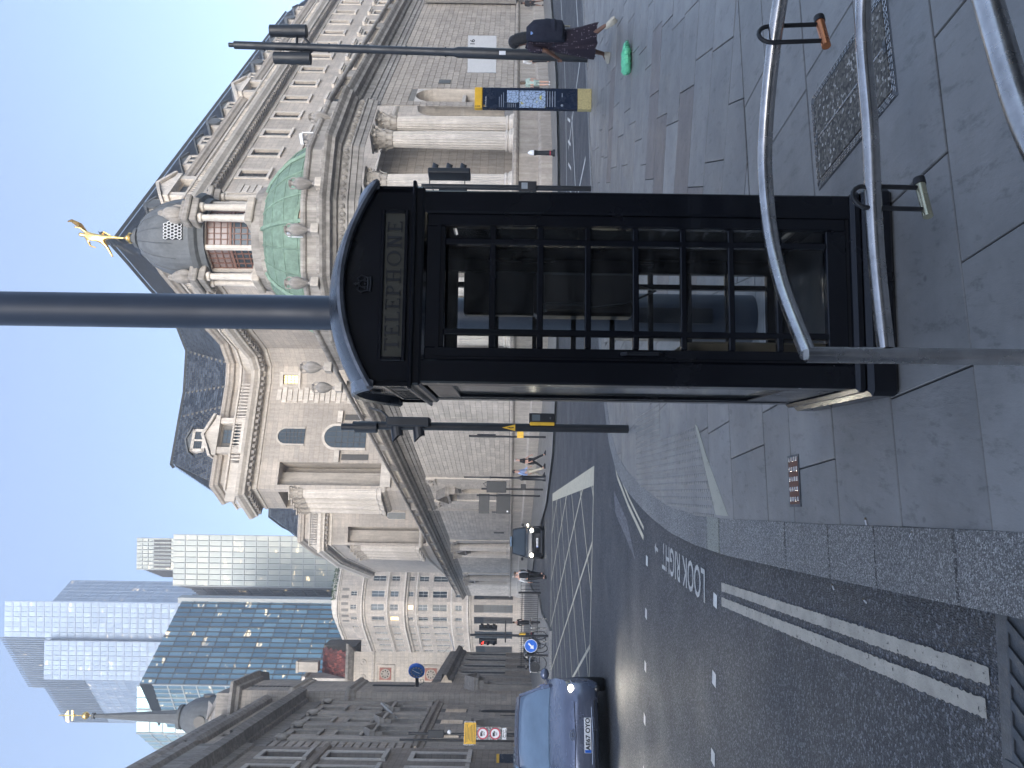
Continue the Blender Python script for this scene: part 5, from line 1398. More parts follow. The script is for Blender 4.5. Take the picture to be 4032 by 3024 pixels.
# plain tower with clock
CT=bthing('stone_tower','plain grey stone tower with slit openings and a bracket clock beside the bank building','tower',(-28,69))
tp=[(-34,74.5),(-28.3,72.7),(-26.9,66.8),(-28.4,66.3),(-36,66.3)]
for i in range(len(tp)-1): seg_wall(CT,tp[i],tp[i+1],-1,25.2,[],'stone_gb')
for z,pr in ((25.2,.8),(20.2,.3),(15.3,.35)):
    part(MB().sweep(tp,[(0,z-.5),(pr*.4,z-.35),(pr*.5,z-.1),(pr,z+.1),(pr,z+.35),(0,z+.5)]),'band_cornice','stone_d' if z>25 else 'stone_g',CT)
part(MB().sweep(tp,[(-.3,25.6),(-.3,27.0),(-.6,27.1),(-3,28.6)]),'parapet','stone_d',CT)
FT,LT=frame(tp[1],tp[2])
mm=MB()
for k in range(12): mm.box(LT*.62-.25,LT*.62+.25,-.03,.0,20.9+k*.32,21.1+k*.32,FT)
mm.box(LT*.4-.35,LT*.4+.35,-.05,0,10.2,14.0,FT); part(mm,'slit_openings','darkhole',CT)
hood(CT,FT,LT*.55,4.3,3.2,1.1,1.3,'stone_g'); mm=MB(); mm.box(LT*.55-1.3,LT*.55+1.3,-.6,0,3.5,4.3,FT); mm.box(LT*.55-1.2,LT*.55-.8,-.5,0,-1,3.5,FT); mm.box(LT*.55+.8,LT*.55+1.2,-.5,0,-1,3.5,FT); part(mm,'doorcase','stone_g',CT)
mm=MB(); mm.box(LT*.55-.8,LT*.55+.8,-.08,-.0,-1,3.5,FT); part(mm,'doorway','frame_d',CT)
CK=thing('bracket_clock','round blue clock with gold roman numerals on a bracket from the plain stone tower','clock',(-25.45,68.0,9.75),rad(-21))
MB().lathe([(.0,-.16),(.66,-.16),(.72,-.12),(.72,.12),(.66,.16),(0,.16)],28,Matrix.Rotation(PI/2,4,'X')).obj('case','blue_sign',CK,smooth=True)
MB().lathe([(.0,0),(.60,0),(.60,.01)],28,Tr(0,-.165,0)@Matrix.Rotation(PI/2,4,'X')).obj('dial','clock_blue',CK)
mm=MB()
for k in range(12):
    a=2*PI*k/12; T=Tr(0,-.18,0)@Matrix.Rotation(a,4,'Y'); mm.box(-.05,-.02,0,.008,.40,.55,T); mm.box(.02,.05,0,.008,.40,.55,T)
mm.obj('numerals','gold',CK)
mm=MB(); mm.box(-.03,.03,-.2,-.19,-.08,.30,Matrix.Rotation(rad(205),4,'Y')); mm.box(-.022,.022,-.2,-.19,-.1,.45,Matrix.Rotation(rad(35),4,'Y')); mm.obj('hands','white',CK)
mm=MB(); mm.box(-1.7,-.68,-.12,.12,-.14,.14); mm.tube([(-1.6,0,-.2),(-1.3,0,-.6),(-.95,0,-.55),(-1.0,0,-.3),(-1.2,0,-.35)],.03,5); mm.obj('bracket','black_m',CK)
# church nave with arched windows
CH=bthing('church','low grey stone church with a row of tall round-headed windows beside the tower','church',(-31,84))
c0,c1=fpt(96,12.1),fpt(72.6,12.1); FCh,LCh=frame(c0,c1)
seg_wall(CH,c0,c1,-2,7.0,[],'stone_gb')
for Y in (93,88,83.2,78.6): arch_window(CH,FCh,LCh*(96-Y)/23.4,2.0,2.0,4.6,'frame_d')
part(MB().sweep([c0,c1],[(0,6.9),(.2,7.0),(.25,7.3),(.7,7.5),(.8,7.9),(.1,8.0),(.05,8.9),(-.3,9.0),(-5,11)]),'cornice','stone_d',CH)
mm=MB()
for Y in (90.5,85.6,81,76.2): mm.box(LCh*(96-Y)/23.4-.3,LCh*(96-Y)/23.4+.3,-.2,0,-2,6.9,FCh)
for Y in (93,88,83.2,78.6): mm.box(LCh*(96-Y)/23.4-.6,LCh*(96-Y)/23.4+.6,-.04,0,.2,1.4,FCh)
part(mm,'buttress_strips','stone_g',CH)
SP=thing('church_spire','slender lead covered church spire with gilded ball and weather vane above a bell dome','spire',(-32.9,75,26))
MB().ell([(0,0,0,4.6,4.6),(0,0,1.0,3.6,3.6),(0,0,2.4,2.7,2.7),(0,0,3.0,2.4,2.4)],8).obj('roof_skirt','lead',SP)
MB().lathe([(2.6,2.9),(2.6,3.2),(2.05,3.3),(2.05,4.3),(1.95,5.2),(1.7,6.2),(1.3,6.9),(1.0,7.2),(1.15,7.3),(1.15,7.6),(.85,7.7)],24).obj('bell_dome','lead',SP,smooth=True)
mm=MB()
for k in range(4):
    T=Rz(k*PI/2+.2); mm.lathe([(0,-2.0),(.55,-2.0),(.55,-2.25),(.4,-2.3)],12,T@Tr(0,0,4.9)@Matrix.Rotation(PI/2,4,'X')@Tr(0,0,4.1))
mm.obj('louvred_opening','frame_d',SP)
MB().ell([(0,0,7.6,.75,.75),(0,0,8.2,.66,.66),(0,0,16.0,.16,.16)],8).obj('obelisk','lead',SP)
mm=MB().ell([(0,0,15.9,.3,.3),(0,0,16.15,.3,.3)],8); mm.obj('collar','lead',SP)
mm=MB(); mm.ball((0,0,16.8),.36,14,8); mm.tube([(0,0,16.1),(0,0,19.4)],.05,6); mm.box(-.5,.5,-.03,.03,18.0,18.15); mm.ball((0,0,17.9),.15,8,5); mm.add([(-.7,0,18.4),(.5,0,18.5),(.1,0,18.8),(-.6,0,18.7)],[(0,1,2,3)]); mm.obj('gilded_vane','gold',SP,smooth=True)
# red tiled building behind
RT=bthing('red_tiled_building','pale stone building with red tiled roof and round ornament windows behind the clock','building',(-38,96))
r0,r1=(-33.3,95),(-47,93.5); FRt,LRt=seg_wall(RT,r0,r1,2,21.0,[],'stone_p')
seg_wall(RT,(-41,112),r0,2,21,[],'stone_p')
part(MB().sweep([(-41,112),r0,r1],[(0,18.1),(.1,18.2),(.12,18.4),(0,18.5)]),'string_course','stone_g',RT)
part(MB().sweep([(-41,112),r0,r1],[(0,20.7),(.3,20.9),(.5,21.1),(.75,21.3),(.8,21.6),(0,21.7)]),'cornice','stone_d',RT)
def tile_roof(F,L,y0,z0,y1,z1,tw,th,par,mat='redtile'):
    m=MB(); rows=int(((y1-y0)**2+(z1-z0)**2)**.5/th); n=int(L/tw)
    for r in range(rows):
        t0,t1=r/rows,(r+1)/rows
        for k in range(n):
            a=(k+.5*(r%2))*tw; 
            m.add([F@Vector(q) for q in ((a+.02,y0+(y1-y0)*t0-.04,z0+(z1-z0)*t0),(a+tw-.02,y0+(y1-y0)*t0-.04,z0+(z1-z0)*t0),(a+tw-.02,y0+(y1-y0)*t1,z0+(z1-z0)*t1),(a+.02,y0+(y1-y0)*t1,z0+(z1-z0)*t1))],[(0,1,2,3)])
    part(m,'roof_tiles',mat,par,kind='stuff')
tile_roof(FRt,13,.2,21.7,2.6,25.2,.34,.4,RT)
mm=MB(); mm.box(-.1,13.2,2.6,6,21,25.1,FRt); part(mm,'roof_core','recess',RT)
mm=MB(); mm.box(3.2,9,-.1,2.5,21.6,26.6,FRt); mm.box(3.0,9.2,-.3,2.7,26.6,27.0,FRt); mm.box(6.2,9.5,-.3,2.5,27.0,30.5,FRt); mm.box(6.0,9.7,-.5,2.6,30.5,31.0,FRt); part(mm,'gable_block','stone',RT)
mm=MB(); mm.box(1.4,2.6,.2,1.4,25.2,27.6,FRt); mm.box(1.3,2.7,.1,1.5,27.6,27.9,FRt); part(mm,'chimney','stone_g',RT)
for x in (1.3,3.1,4.9):
    part(MB().lathe([(.42,0),(.42,.08),(.28,.08),(.28,.03),(.14,.03),(.14,.1),(0,.1)],16,FRt@Tr(x,0,19.6)@Matrix.Rotation(PI/2,4,'X'),cap=False),'roundel','stone_g',RT)
for x,z in ((2.6,16.8),(2.6,11.2)):
    mm=MB(); 
    mm.box(x-1.15,x+1.15,-.1,0,z-1.15,z-.95,FRt); mm.box(x-1.15,x+1.15,-.1,0,z+.95,z+1.15,FRt); mm.box(x-1.15,x-.95,-.1,0,z-.95,z+.95,FRt); mm.box(x+.95,x+1.15,-.1,0,z-.95,z+.95,FRt)
    q=part(mm,'panel_frame','stone_g',RT)
    mm=MB(); mm.box(x-.72,x+.72,-.06,0,z-.72,z+.72,FRt); mm.obj('red_panel',bpy.data.materials.get('red_granite') or plain('red_granite',(.28,.09,.06),.6),q)
    mm=MB(); mm.lathe([(.0,.12),(.25,.12),(.25,.07),(.55,.07),(.55,.12),(.62,.12),(.62,0)],20,FRt@Tr(x,-.0,z)@Matrix.Rotation(PI/2,4,'X'),cap=False); mm.obj('ring_ornament','stone_p',q)
    mm=MB()
    for k in range(8): a=2*PI*k/8; mm.lathe([(.09,0),(0,.001)],8,FRt@Tr(x+.4*math.cos(a),-.085,z+.4*math.sin(a))@Matrix.Rotation(PI/2,4,'X'),cap=False)
    mm.obj('ring_holes','darkhole',q)
# curved corner building closing the street
CB=bthing('curved_corner_building','tall pale stone building with a curved corner and white framed windows at the street end','building',(-46,160))
cp_=[(-27,174),(-37,165.4),(-42.5,160.4),(-45.2,158.9),(-47.8,159.0),(-50.5,160.8),(-57,168.5),(-69,183)]
rowsW=[(33.3,1.3,.9),(27.6,2.7,1.3),(24.7,1.7,1.2),(21.6,1.5,1.0),(18.6,2.0,1.25),(14.6,3.0,1.35),(11.5,1.4,1.1)]
litc=0
for i in range(len(cp_)-1):
    a,b=cp_[i],cp_[i+1]; L=math.hypot(a[0]-b[0],a[1]-b[1]); n=max(1,int(L/2.95)); wn=[]
    for k in range(n):
        s=(k+.5)*L/n
        for ri,(z,h,w) in enumerate(rowsW):
            litc+=1
            if ri==0 and k%2: continue
            g='winlit' if (litc*7)%41 in (3,) or (ri==3 and i==3) else 'win'
            wn.append((s,z,w,h,dict(fm='frame_w',gm=g,nx=2,nz=2)))
    seg_wall(CB,a,b,-3,37.5,wn,'stone_b',.3,surround=False)
    F,L=frame(a,b); mm=MB()
    for (s,z,w,h,*r) in wn: mm.box(s-w/2-.15,s+w/2+.15,-.12,0,z-.18,z,F)
    part(mm,'window_sills','stone',CB)
    ng=max(1,round(L/7)); mm=MB(); m2=MB()
    for k in range(ng):
        s=(k+.5)*L/ng; w=min(3.6,L/ng*.6); mm.box(s-w/2,s+w/2,-.05,0,1.0,9.0,F)
        for q in range(1,4): m2.box(s-w/2+w*q/4-.05,s-w/2+w*q/4+.05,-.12,-.05,1,7,F)
        for q in range(5): m2.box(s-w/2,s+w/2,-.12,-.05,1+q*1.5,1.1+q*1.5,F)
        m2.box(s-w/2,s+w/2,-.1,-.05,7.0,9.0,F)
    q=part(mm,'shop_opening','win' if i%2 else 'frame_d',CB); m2.obj('window_grid','black_m',q)
for z,pr,h in ((10.3,.7,.7),(13.6,.15,.25),(20.9,.25,.4),(23.4,1.0,.8),(26.9,.4,.3),(32.2,.8,.7),(37.3,.5,.5)):
    part(MB().sweep(cp_,[(0,z-h),(pr*.35,z-h*.8),(pr*.4,z-h*.4),(pr,z-h*.2),(pr,z+.1),(0,z+.25)]),'string_cornice','stone',CB)
part(MB().sweep(cp_,[(-1.2,37.3),(-1.2,38.6),(-1.5,38.8),(-8,39)]),'roof_parapet','stone',CB)
mm=MB()
for p,d,n in along(cp_[2:6],1.1):
    F=Matrix(((d.x,-n.x,0,p.x),(d.y,-n.y,0,p.y),(0,0,1,0),(0,0,0,1))); mm.box(-.28,.28,-.08,0,35.0,36.4,F)
part(mm,'attic_slots','recess',CB,kind='stuff')
mm=MB(); random.seed(3)
for p,d,n in along(cp_[0:4],.35):
    for k in range(9):
        q=Vector((p.x,p.y,37.8+random.random()*.8))+Vector((n.x,n.y,0))*random.uniform(-.6,.5); a=Vector((random.uniform(-1,1),random.uniform(-1,1),random.uniform(-1,1))).normalized()*.22; b=Vector((random.uniform(-1,1),random.uniform(-1,1),random.uniform(-1,1))).normalized()*.18
        mm.add([q-a,q+b,q+a,q-b],[(0,1,2,3)])
part(mm,'roof_planting',plain('leaf_green',(.05,.09,.03),.7),CB,kind='stuff')
# ---- glass towers
def glass_mat(name,c1,c2,lit,rough=.18,metal=.55):
    m,t,b=newmat(name); rn=rnd_node(t)
    t.links.new(ramp(t,rn,[(0,c1),(1,c2)]),b.inputs['Base Color']); b.inputs['Roughness'].default_value=rough; b.inputs['Metallic'].default_value=metal
    e=ramp(t,noise(t,coords(t,1/9,1/9,1/3.6),1.3,3,.8),[(.60,0.0),(.66,1.0)]); e2=ramp(t,rn,[(1-lit,0.0),(1-lit+.01,1.0)])
    t.links.new(mul(t,mul(t,e,e2),(1,.74,.4)),b.inputs['Emission Color']); b.inputs['Emission Strength'].default_value=.6
    return m
def curtain(par,path,z0,z1,pw,fh,gm,frame_mat,band=.5,mull=.12,major=2,lean=0):
    for i in range(len(path)-1):
        F,L=frame(path[i],path[i+1]); n=max(1,round(L/pw)); w=L/n; nz=max(1,round((z1-z0)/fh)); h=(z1-z0)/nz
        g=MB(); fr=MB()
        for j in range(nz):
            for k in range(n): 
                t=random.uniform(-.015,.015)
                g.add([F@Vector(q) for q in ((k*w,0+t,z0+j*h),(k*w+w,0-t,z0+j*h),(k*w+w,0-t,z0+j*h+h),(k*w,0+t,z0+j*h+h))],[(0,1,2,3)])
            fr.box(0,L,-.14,.02,z0+j*h-band/2,z0+j*h+band/2,F)
        for k in range(n+1):
            mw=mull*(1.8 if k%major==0 else .8); fr.box(k*w-mw/2,k*w+mw/2,-.3 if k%major==0 else -.2,.02,z0,z1,F)
        part(g,'glass_panels',gm,par,kind='stuff'); part(fr,'facade_grid',frame_mat,par)
M['frame_pale']=plain('pale_metal_frame',(.36,.38,.38),.5)
GT=thing('teal_glass_building','blue-green glass office block with black vertical fins behind the corner building','building',(-64,190,0))
gt=glass_mat('teal_glass',(.10,.19,.25),(.24,.38,.44),.5)
curtain(GT,[(-57.3,201),(-70.6,178)],0,87,1.55,3.3,gt,'frame_d',.14,.14,2)
curtain(GT,[(-70.6,178),(-84,186)],0,84,1.55,3.3,gt,'frame_pale',.3,.14,3)
mm=MB(); mm.add([(-57.3,201,87),(-70.6,178,87),(-84,186,86),(-72,212,86)],[(0,1,2,3)]); part(mm,'roof','lead',GT)
part(MB().box(-58.2,-56.8,200.2,202.6,0,88),'edge_pier','frame_pale',GT)
GT2=thing('pale_teal_glass_tower','pale green glass tower partly hidden behind the church spire','building',(-103,240,0))
curtain(GT2,[(-95.8,240),(-110.5,240),(-121,252)],0,117.5,3.6,4.0,glass_mat('pale_teal_glass',(.28,.46,.48),(.5,.66,.66),.45),'frame_pale',.35,.25,2)
mm=MB(); mm.add([(-95.8,240,117.5),(-110.5,240,117.5),(-121,252,117.5),(-100,262,117.5)],[(0,1,2,3)]); part(mm,'roof','lead',GT2)
BT=thing('beige_glass_tower','tall cream and grey glass tower with a louvred crown and dark side','building',(-54,232,0))
bt_=glass_mat('cream_glass',(.30,.33,.31),(.42,.43,.38),.5,.35,.1)
curtain(BT,[(-46.4,230),(-61.6,230)],0,102.4,1.75,3.5,bt_,'frame_pale',.35,.14,1)
curtain(BT,[(-61.6,230),(-64.6,239),(-69.5,247)],0,101,1.75,3.5,glass_mat('dark_glass',(.03,.04,.055),(.10,.13,.16),.35,.12,.2),'frame_d',.3,.14,1)
curtain(BT,[(-48,232),(-57.4,232)],102.4,114.3,1.2,1.6,bt_,'frame_pale',.25,.14,1)
curtain(BT,[(-57.4,232),(-62.5,244)],102.4,112,1.75,3.0,glass_mat('grey_glass',(.25,.3,.36),(.35,.4,.46),.1),'frame_d',.2,.12,1)
mm=MB()
for k in range(8): mm.box(-56.8+k*1.12,-56.3+k*1.12,231.7,231.9,104,109)
part(mm,'crown_louvre','frame_d',BT)
DG=thing('dark_glass_building','narrow dark glass building with scattered lit floors between the two glass towers','building',(-70,240,0))
curtain(DG,[(-66,236),(-76,252)],0,99,2.2,3.6,glass_mat('night_glass',(.015,.02,.03),(.06,.08,.11),.75,.15,.1),'frame_d',.4,.2,1)
M['frame_fin']=plain('grey_fin',(.12,.14,.17),.5)
BG=thing('skyscraper','very tall pale blue faceted glass skyscraper with ribbed crown reaching the top of the photo','skyscraper',(-160,460,0))
bg_=glass_mat('sky_glass',(.24,.31,.42),(.36,.45,.57),.35,.35,.15)
Y=450
curtain(BG,[(-.2915*Y,Y),(-.338*Y,Y),(-192.6,478)],0,297,3.0,4.6,bg_,'frame_bg' if 'frame_bg' in M else M.setdefault('frame_bg',plain('pale_blue_frame',(.34,.40,.50),.5)),1.1,.35,3)
curtain(BG,[(-.338*Y-.2,Y-5),(-.393*445,445),(-211.5,473)],0,270.5,3.0,4.6,bg_,'frame_bg',1.1,.35,3)
curtain(BG,[(-124,470),(-.2915*Y+.2,Y+2)],0,270,3.0,4.6,bg_,'frame_bg',1.1,.35,3)
mm=MB()
for a,b,z in (((-.338*Y,Y-.5),(-192.6,477.5),297),((-.393*445,444.5),(-211.5,472.5),270.5)):
    F,L=frame(a,b); 
    for k in range(24): q=MB(); q.box(k*L/24,k*L/24+.55,-.5,.0,z-24,z+2,F); part(q,'crown_fin','frame_fin',BG)
mm=MB(); mm.add([(-.2915*Y,Y,297),(-.338*Y,Y,297),(-192.6,478,297),(-150,500,297)],[(0,1,2,3)]); mm.add([(-.338*Y,Y-5,270.5),(-.393*445,445,270.5),(-211.5,473,270.5),(-165,495,270.5)],[(0,1,2,3)]); part(mm,'roof','lead',BG)
#@@STREET
# ================================================================ BUILDINGS BEHIND THE CAMERA (seen in the glass and the steel)
BK=thing('street_block','plain stone street block across the road behind the camera','building',(0,-16,0))
bp=[(-60,-16),(-8,-17.5),(50,-14)]
for i in range(2):
    L=math.hypot(bp[i][0]-bp[i+1][0],bp[i][1]-bp[i+1][1])
    wn=[(4+k*4.5,z,1.6,2.2) for k in range(int(L/4.5)-1) for z in (1.2,5.2,9.2)]
    seg_wall(BK,bp[i],bp[i+1],-.2,13,wn,'stone_gb',.3,surround=False,fm='frame_d')
part(MB().sweep(bp,[(0,12.6),(.5,12.9),(.6,13.3),(-8,13.4)]),'cornice','stone_d',BK)
# ================================================================ VEHICLES
def car(name,label,cat,loc_,rz,P,paintm,plate,lights=6):
    o=thing(name,label,cat,loc_,rz); hw=P['hw']; S=P['S']; m=MB(); R=[]
    for (y,w,zb,zs,zt) in S:
        half=[(w*.55,zb),(w*.93,zb+.02),(w*.99,zb+.14),(w,(zb+zs)/2),(w*.975,zs),(w*.86,zs+(zt-zs)*.55),(w*.5,zs+(zt-zs)*.9),(0.0,zt)]
        ring=[Vector((x,y,z)) for x,z in half]+[Vector((-x,y,z)) for x,z in half[:-1][::-1]]; R.append(ring)
    m.rings(R); body=m.obj('body',paintm,o,smooth=True)
    G=P['G']; m=MB(); R=[]
    for (y,wb,wt,zb,zt) in G:
        half=[(wb,zb),(wb*.99,zb+(zt-zb)*.25),(wt*1.02+ (wb-wt)*.12,zb+(zt-zb)*.8),(wt*.93,zt-.01),(wt*.5,zt+.015),(0,zt+.02)]
        R.append([Vector((x,y,z)) for x,z in half]+[Vector((-x,y,z)) for x,z in half[:-1][::-1]])
    m.rings(R); m.obj('glazing','carglass',o,smooth=True)
    m=MB(); R=[]
    for (y,wb,wt,zb,zt) in G[2:-1]: R.append([Vector((x,y,z)) for x,z in ((wt*1.0,zt-.05),(wt*.95,zt+.012),(wt*.5,zt+.035),(0,zt+.042),(-wt*.5,zt+.035),(-wt*.95,zt+.012),(-wt,zt-.05),(0,zt-.04))])
    m.rings(R); m.obj('roof',paintm,o,smooth=True)
    for sg in (-1,1):
        g0,g1,g2,g3=G[0],G[2],G[-2],G[-1]
        m=MB(); m.tube([(sg*g0[1]*1.0,g0[0]-.02,g0[3]+.0),(sg*(g1[2]*.99),g1[0],g1[4]-.015),(sg*g2[2]*.98,g2[0],g2[4]-.015),(sg*g3[1]*.98,g3[0],g3[3]+.02)],.035,6); ym=(g1[0]+g2[0])/2
        m.tube([(sg*g1[1]*1.0,ym,g1[3]),(sg*g1[2]*1.01,ym,g1[4]-.03)],.035,6); m.obj('pillar',paintm,o,smooth=True)
    wy=P['wh']; wr=P['wr']
    for y in wy:
        for sg in (-1,1):
            T=Tr(sg*(hw-.11),y,wr)@Matrix.Rotation(PI/2,4,'Y')
            w=MB().lathe([(wr*.62,-.11),(wr*.95,-.11),(wr,-.08),(wr,.08),(wr*.95,.11),(wr*.62,.11)],22,T); wo=w.obj('wheel','rubber',o,smooth=True)
            r=MB().lathe([(wr*.62,-.1),(wr*.62,.1)],18,T); 
            for k in range(10): 
                a=2*PI*k/10; r.box(.03,wr*.62,-.02,.02,-.09,.09,T@Rz(a))
            r.obj('rim','steel',wo)
    # front: grille, lamps, plate, mirrors
    F0=P['front']
    m=MB(); m.bev(-hw*.62,hw*.62,F0[0],F0[0]+.3,F0[1],F0[2],.04); m.obj('lower_grille','plastic',o)
    m=MB()
    for k in range(4): z=F0[1]+.04+(F0[2]-F0[1]-.08)*k/3; m.box(-hw*.58,hw*.58,F0[0]-.01,F0[0],z-.008,z+.008)
    m.obj('grille_slats','black_m',o,kind='stuff')
    for sg in (-1,1):
        m=MB(); pts=[(sg*x,y,z) for x,y,z in P['lamp']]; n=len(pts); c=Vector((0,.12,0)); m.add([Vector(p) for p in pts]+[Vector(p)+c for p in pts],[tuple(range(n))]+[(i,(i+1)%n,n+(i+1)%n,n+i) for i in range(n)])
        l=m.obj('headlight','chrome',o)
        q=P['bulb']; MB().ball((sg*q[0],q[1],q[2]),(q[3],.03,q[3]*.8),10,6).obj('bulb','lamp',l)
        m=MB(); m.ball((sg*(hw+.07),P['mir'][0],P['mir'][1]),(.10,.07,.08),10,6); m.tube([(sg*(hw-.08),P['mir'][0]+.05,P['mir'][1]-.06),(sg*(hw+.02),P['mir'][0],P['mir'][1]-.03)],.02,6); mo=m.obj('door_mirror',paintm,o,smooth=True)
        m=MB(); m.ball((sg*hw*.78,F0[0]+.03,F0[1]-.02),(.05,.03,.05),8,5); m.obj('fog_lamp','lens',o)
    m=MB(); m.bev(-.26,.26,F0[0]-.035,F0[0]-.01,P['pz']-.056,P['pz']+.056,.005); pl=m.obj('number_plate','white',o)
    if plate:
        link('plate_number',text_mesh(plate,.098,0,'CENTER',.003,1.03),'black_m',pl,FX(.02,F0[0]-.037,P['pz']-.004))
        MB().box(-.255,-.215,F0[0]-.0365,F0[0]-.035,P['pz']-.05,P['pz']+.05).obj('blue_band','blue_sign',pl)
    return o,body
prius=dict(hw=.90,wr=.31,wh=(.86,3.5),front=(.02,.24,.52),pz=.40,
 S=[(.0,.50,.30,.52,.58),(.04,.66,.24,.60,.665),(.14,.78,.20,.68,.735),(.32,.855,.18,.76,.80),(.7,.895,.17,.86,.90),(1.05,.90,.17,.93,.975),(1.3,.90,.17,.96,1.0),(2.6,.90,.17,.98,1.0),(3.6,.89,.18,1.0,1.04),(4.2,.85,.22,1.0,1.08),(4.42,.78,.35,.9,.98),(4.48,.6,.45,.8,.85)],
 G=[(1.0,.77,.77,.95,.965),(1.35,.80,.72,.97,1.2),(1.85,.81,.62,.97,1.465),(2.4,.81,.61,.97,1.52),(3.2,.79,.59,.98,1.48),(3.9,.74,.55,1.0,1.28),(4.3,.68,.52,1.0,1.05)],
 lamp=[(.80,.20,.735),(.84,.22,.66),(.70,.10,.575),(.52,.035,.565),(.50,.035,.60),(.62,.08,.66)],bulb=(.70,.085,.655,.06),mir=(1.35,1.03))
car1,b1=car('blue_car','dark blue saloon car with lit headlights facing the camera on the road','car',(-5.62,12.35,-.08),rad(23),prius,'carblue','AE67 OYO')
m=MB(); 
m.tube([(-.50,.02,.615),(0,-.015,.60),(.50,.02,.615)],.010,6); m.obj('bonnet_creases','carblue',car1,smooth=True)
m=MB(); T=Tr(0,-.02,.64)
for a,b in ((.075,.05),(.05,.018),(.02,.048)): m.tube([(a*math.cos(2*PI*k/16),-.01,.64+b*math.sin(2*PI*k/16)) for k in range(17)],.007,5)
m.obj('badge','chrome',car1)
m=MB(); m.tube([(-.42,.0,.33),(0,-.02,.315),(.42,.0,.33)],.007,5); m.obj('chin_trim','chrome',car1)
m=MB(); m.box(-.08,.08,1.52,1.56,1.18,1.26,Matrix.Identity(4)); m.obj('windscreen_mirror','plastic',car1)
for sg in (-1,1):
    ld=bpy.data.lights.new('headlight_beam','SPOT'); ld.energy=28; ld.spot_size=rad(100); ld.spot_blend=1.0; ld.color=(1,.92,.75); ld.shadow_soft_size=.06
    lo=bpy.data.objects.new('headlight_beam',ld); COL.objects.link(lo); lo.parent=car1; lo.location=(sg*.70,-.05,.655); lo.rotation_euler=(rad(76),0,rad(180))
cabp=dict(hw=.93,wr=.34,wh=(.9,3.75),front=(.0,.22,.62),pz=.42,
 S=[(.0,.72,.28,.84,.90),(.06,.84,.22,.95,1.0),(.4,.90,.2,1.02,1.08),(1.0,.93,.2,1.08,1.14),(1.4,.93,.2,1.1,1.16),(3.8,.93,.2,1.1,1.16),(4.6,.9,.25,1.05,1.12),(4.8,.8,.4,1.0,1.05)],
 G=[(1.15,.84,.84,1.1,1.12),(1.6,.86,.74,1.12,1.55),(2.0,.86,.70,1.12,1.82),(2.8,.86,.70,1.12,1.86),(4.2,.84,.68,1.12,1.82),(4.65,.78,.64,1.1,1.2)],
 lamp=[(.82,.10,.86),(.86,.12,.72),(.74,.02,.62),(.56,-.0,.66),(.56,-.0,.84)],bulb=(.70,-.01,.74,.12),mir=(1.6,1.25))
cab,_=car('black_cab','black cab with lit headlights and open lit side waiting by the far pavement','taxi',(-9.1,44.2,gz(44.2)-.08),rad(10),cabp,'carblack','LB73 SEN')
for ch in cab.children:
    if ch.name.startswith('glazing'): ch.data.materials.clear(); ch.data.materials.append(M['win'])
MB().bev(-.3,.3,1.9,2.05,1.86,1.98,.03).obj('roof_sign','carglass',cab)
MB().ball((1.0,1.2,.95),(.05,.14,.05),8,5).obj('side_lamp','lamp',cab)
# part of another pale blue vehicle behind the blue car
v2,_=car('pale_van','pale blue vehicle behind the dark blue car at the left picture edge','car',(-9.6,19.6,gz(19.6)-.08),rad(24),dict(prius),'carglass','')
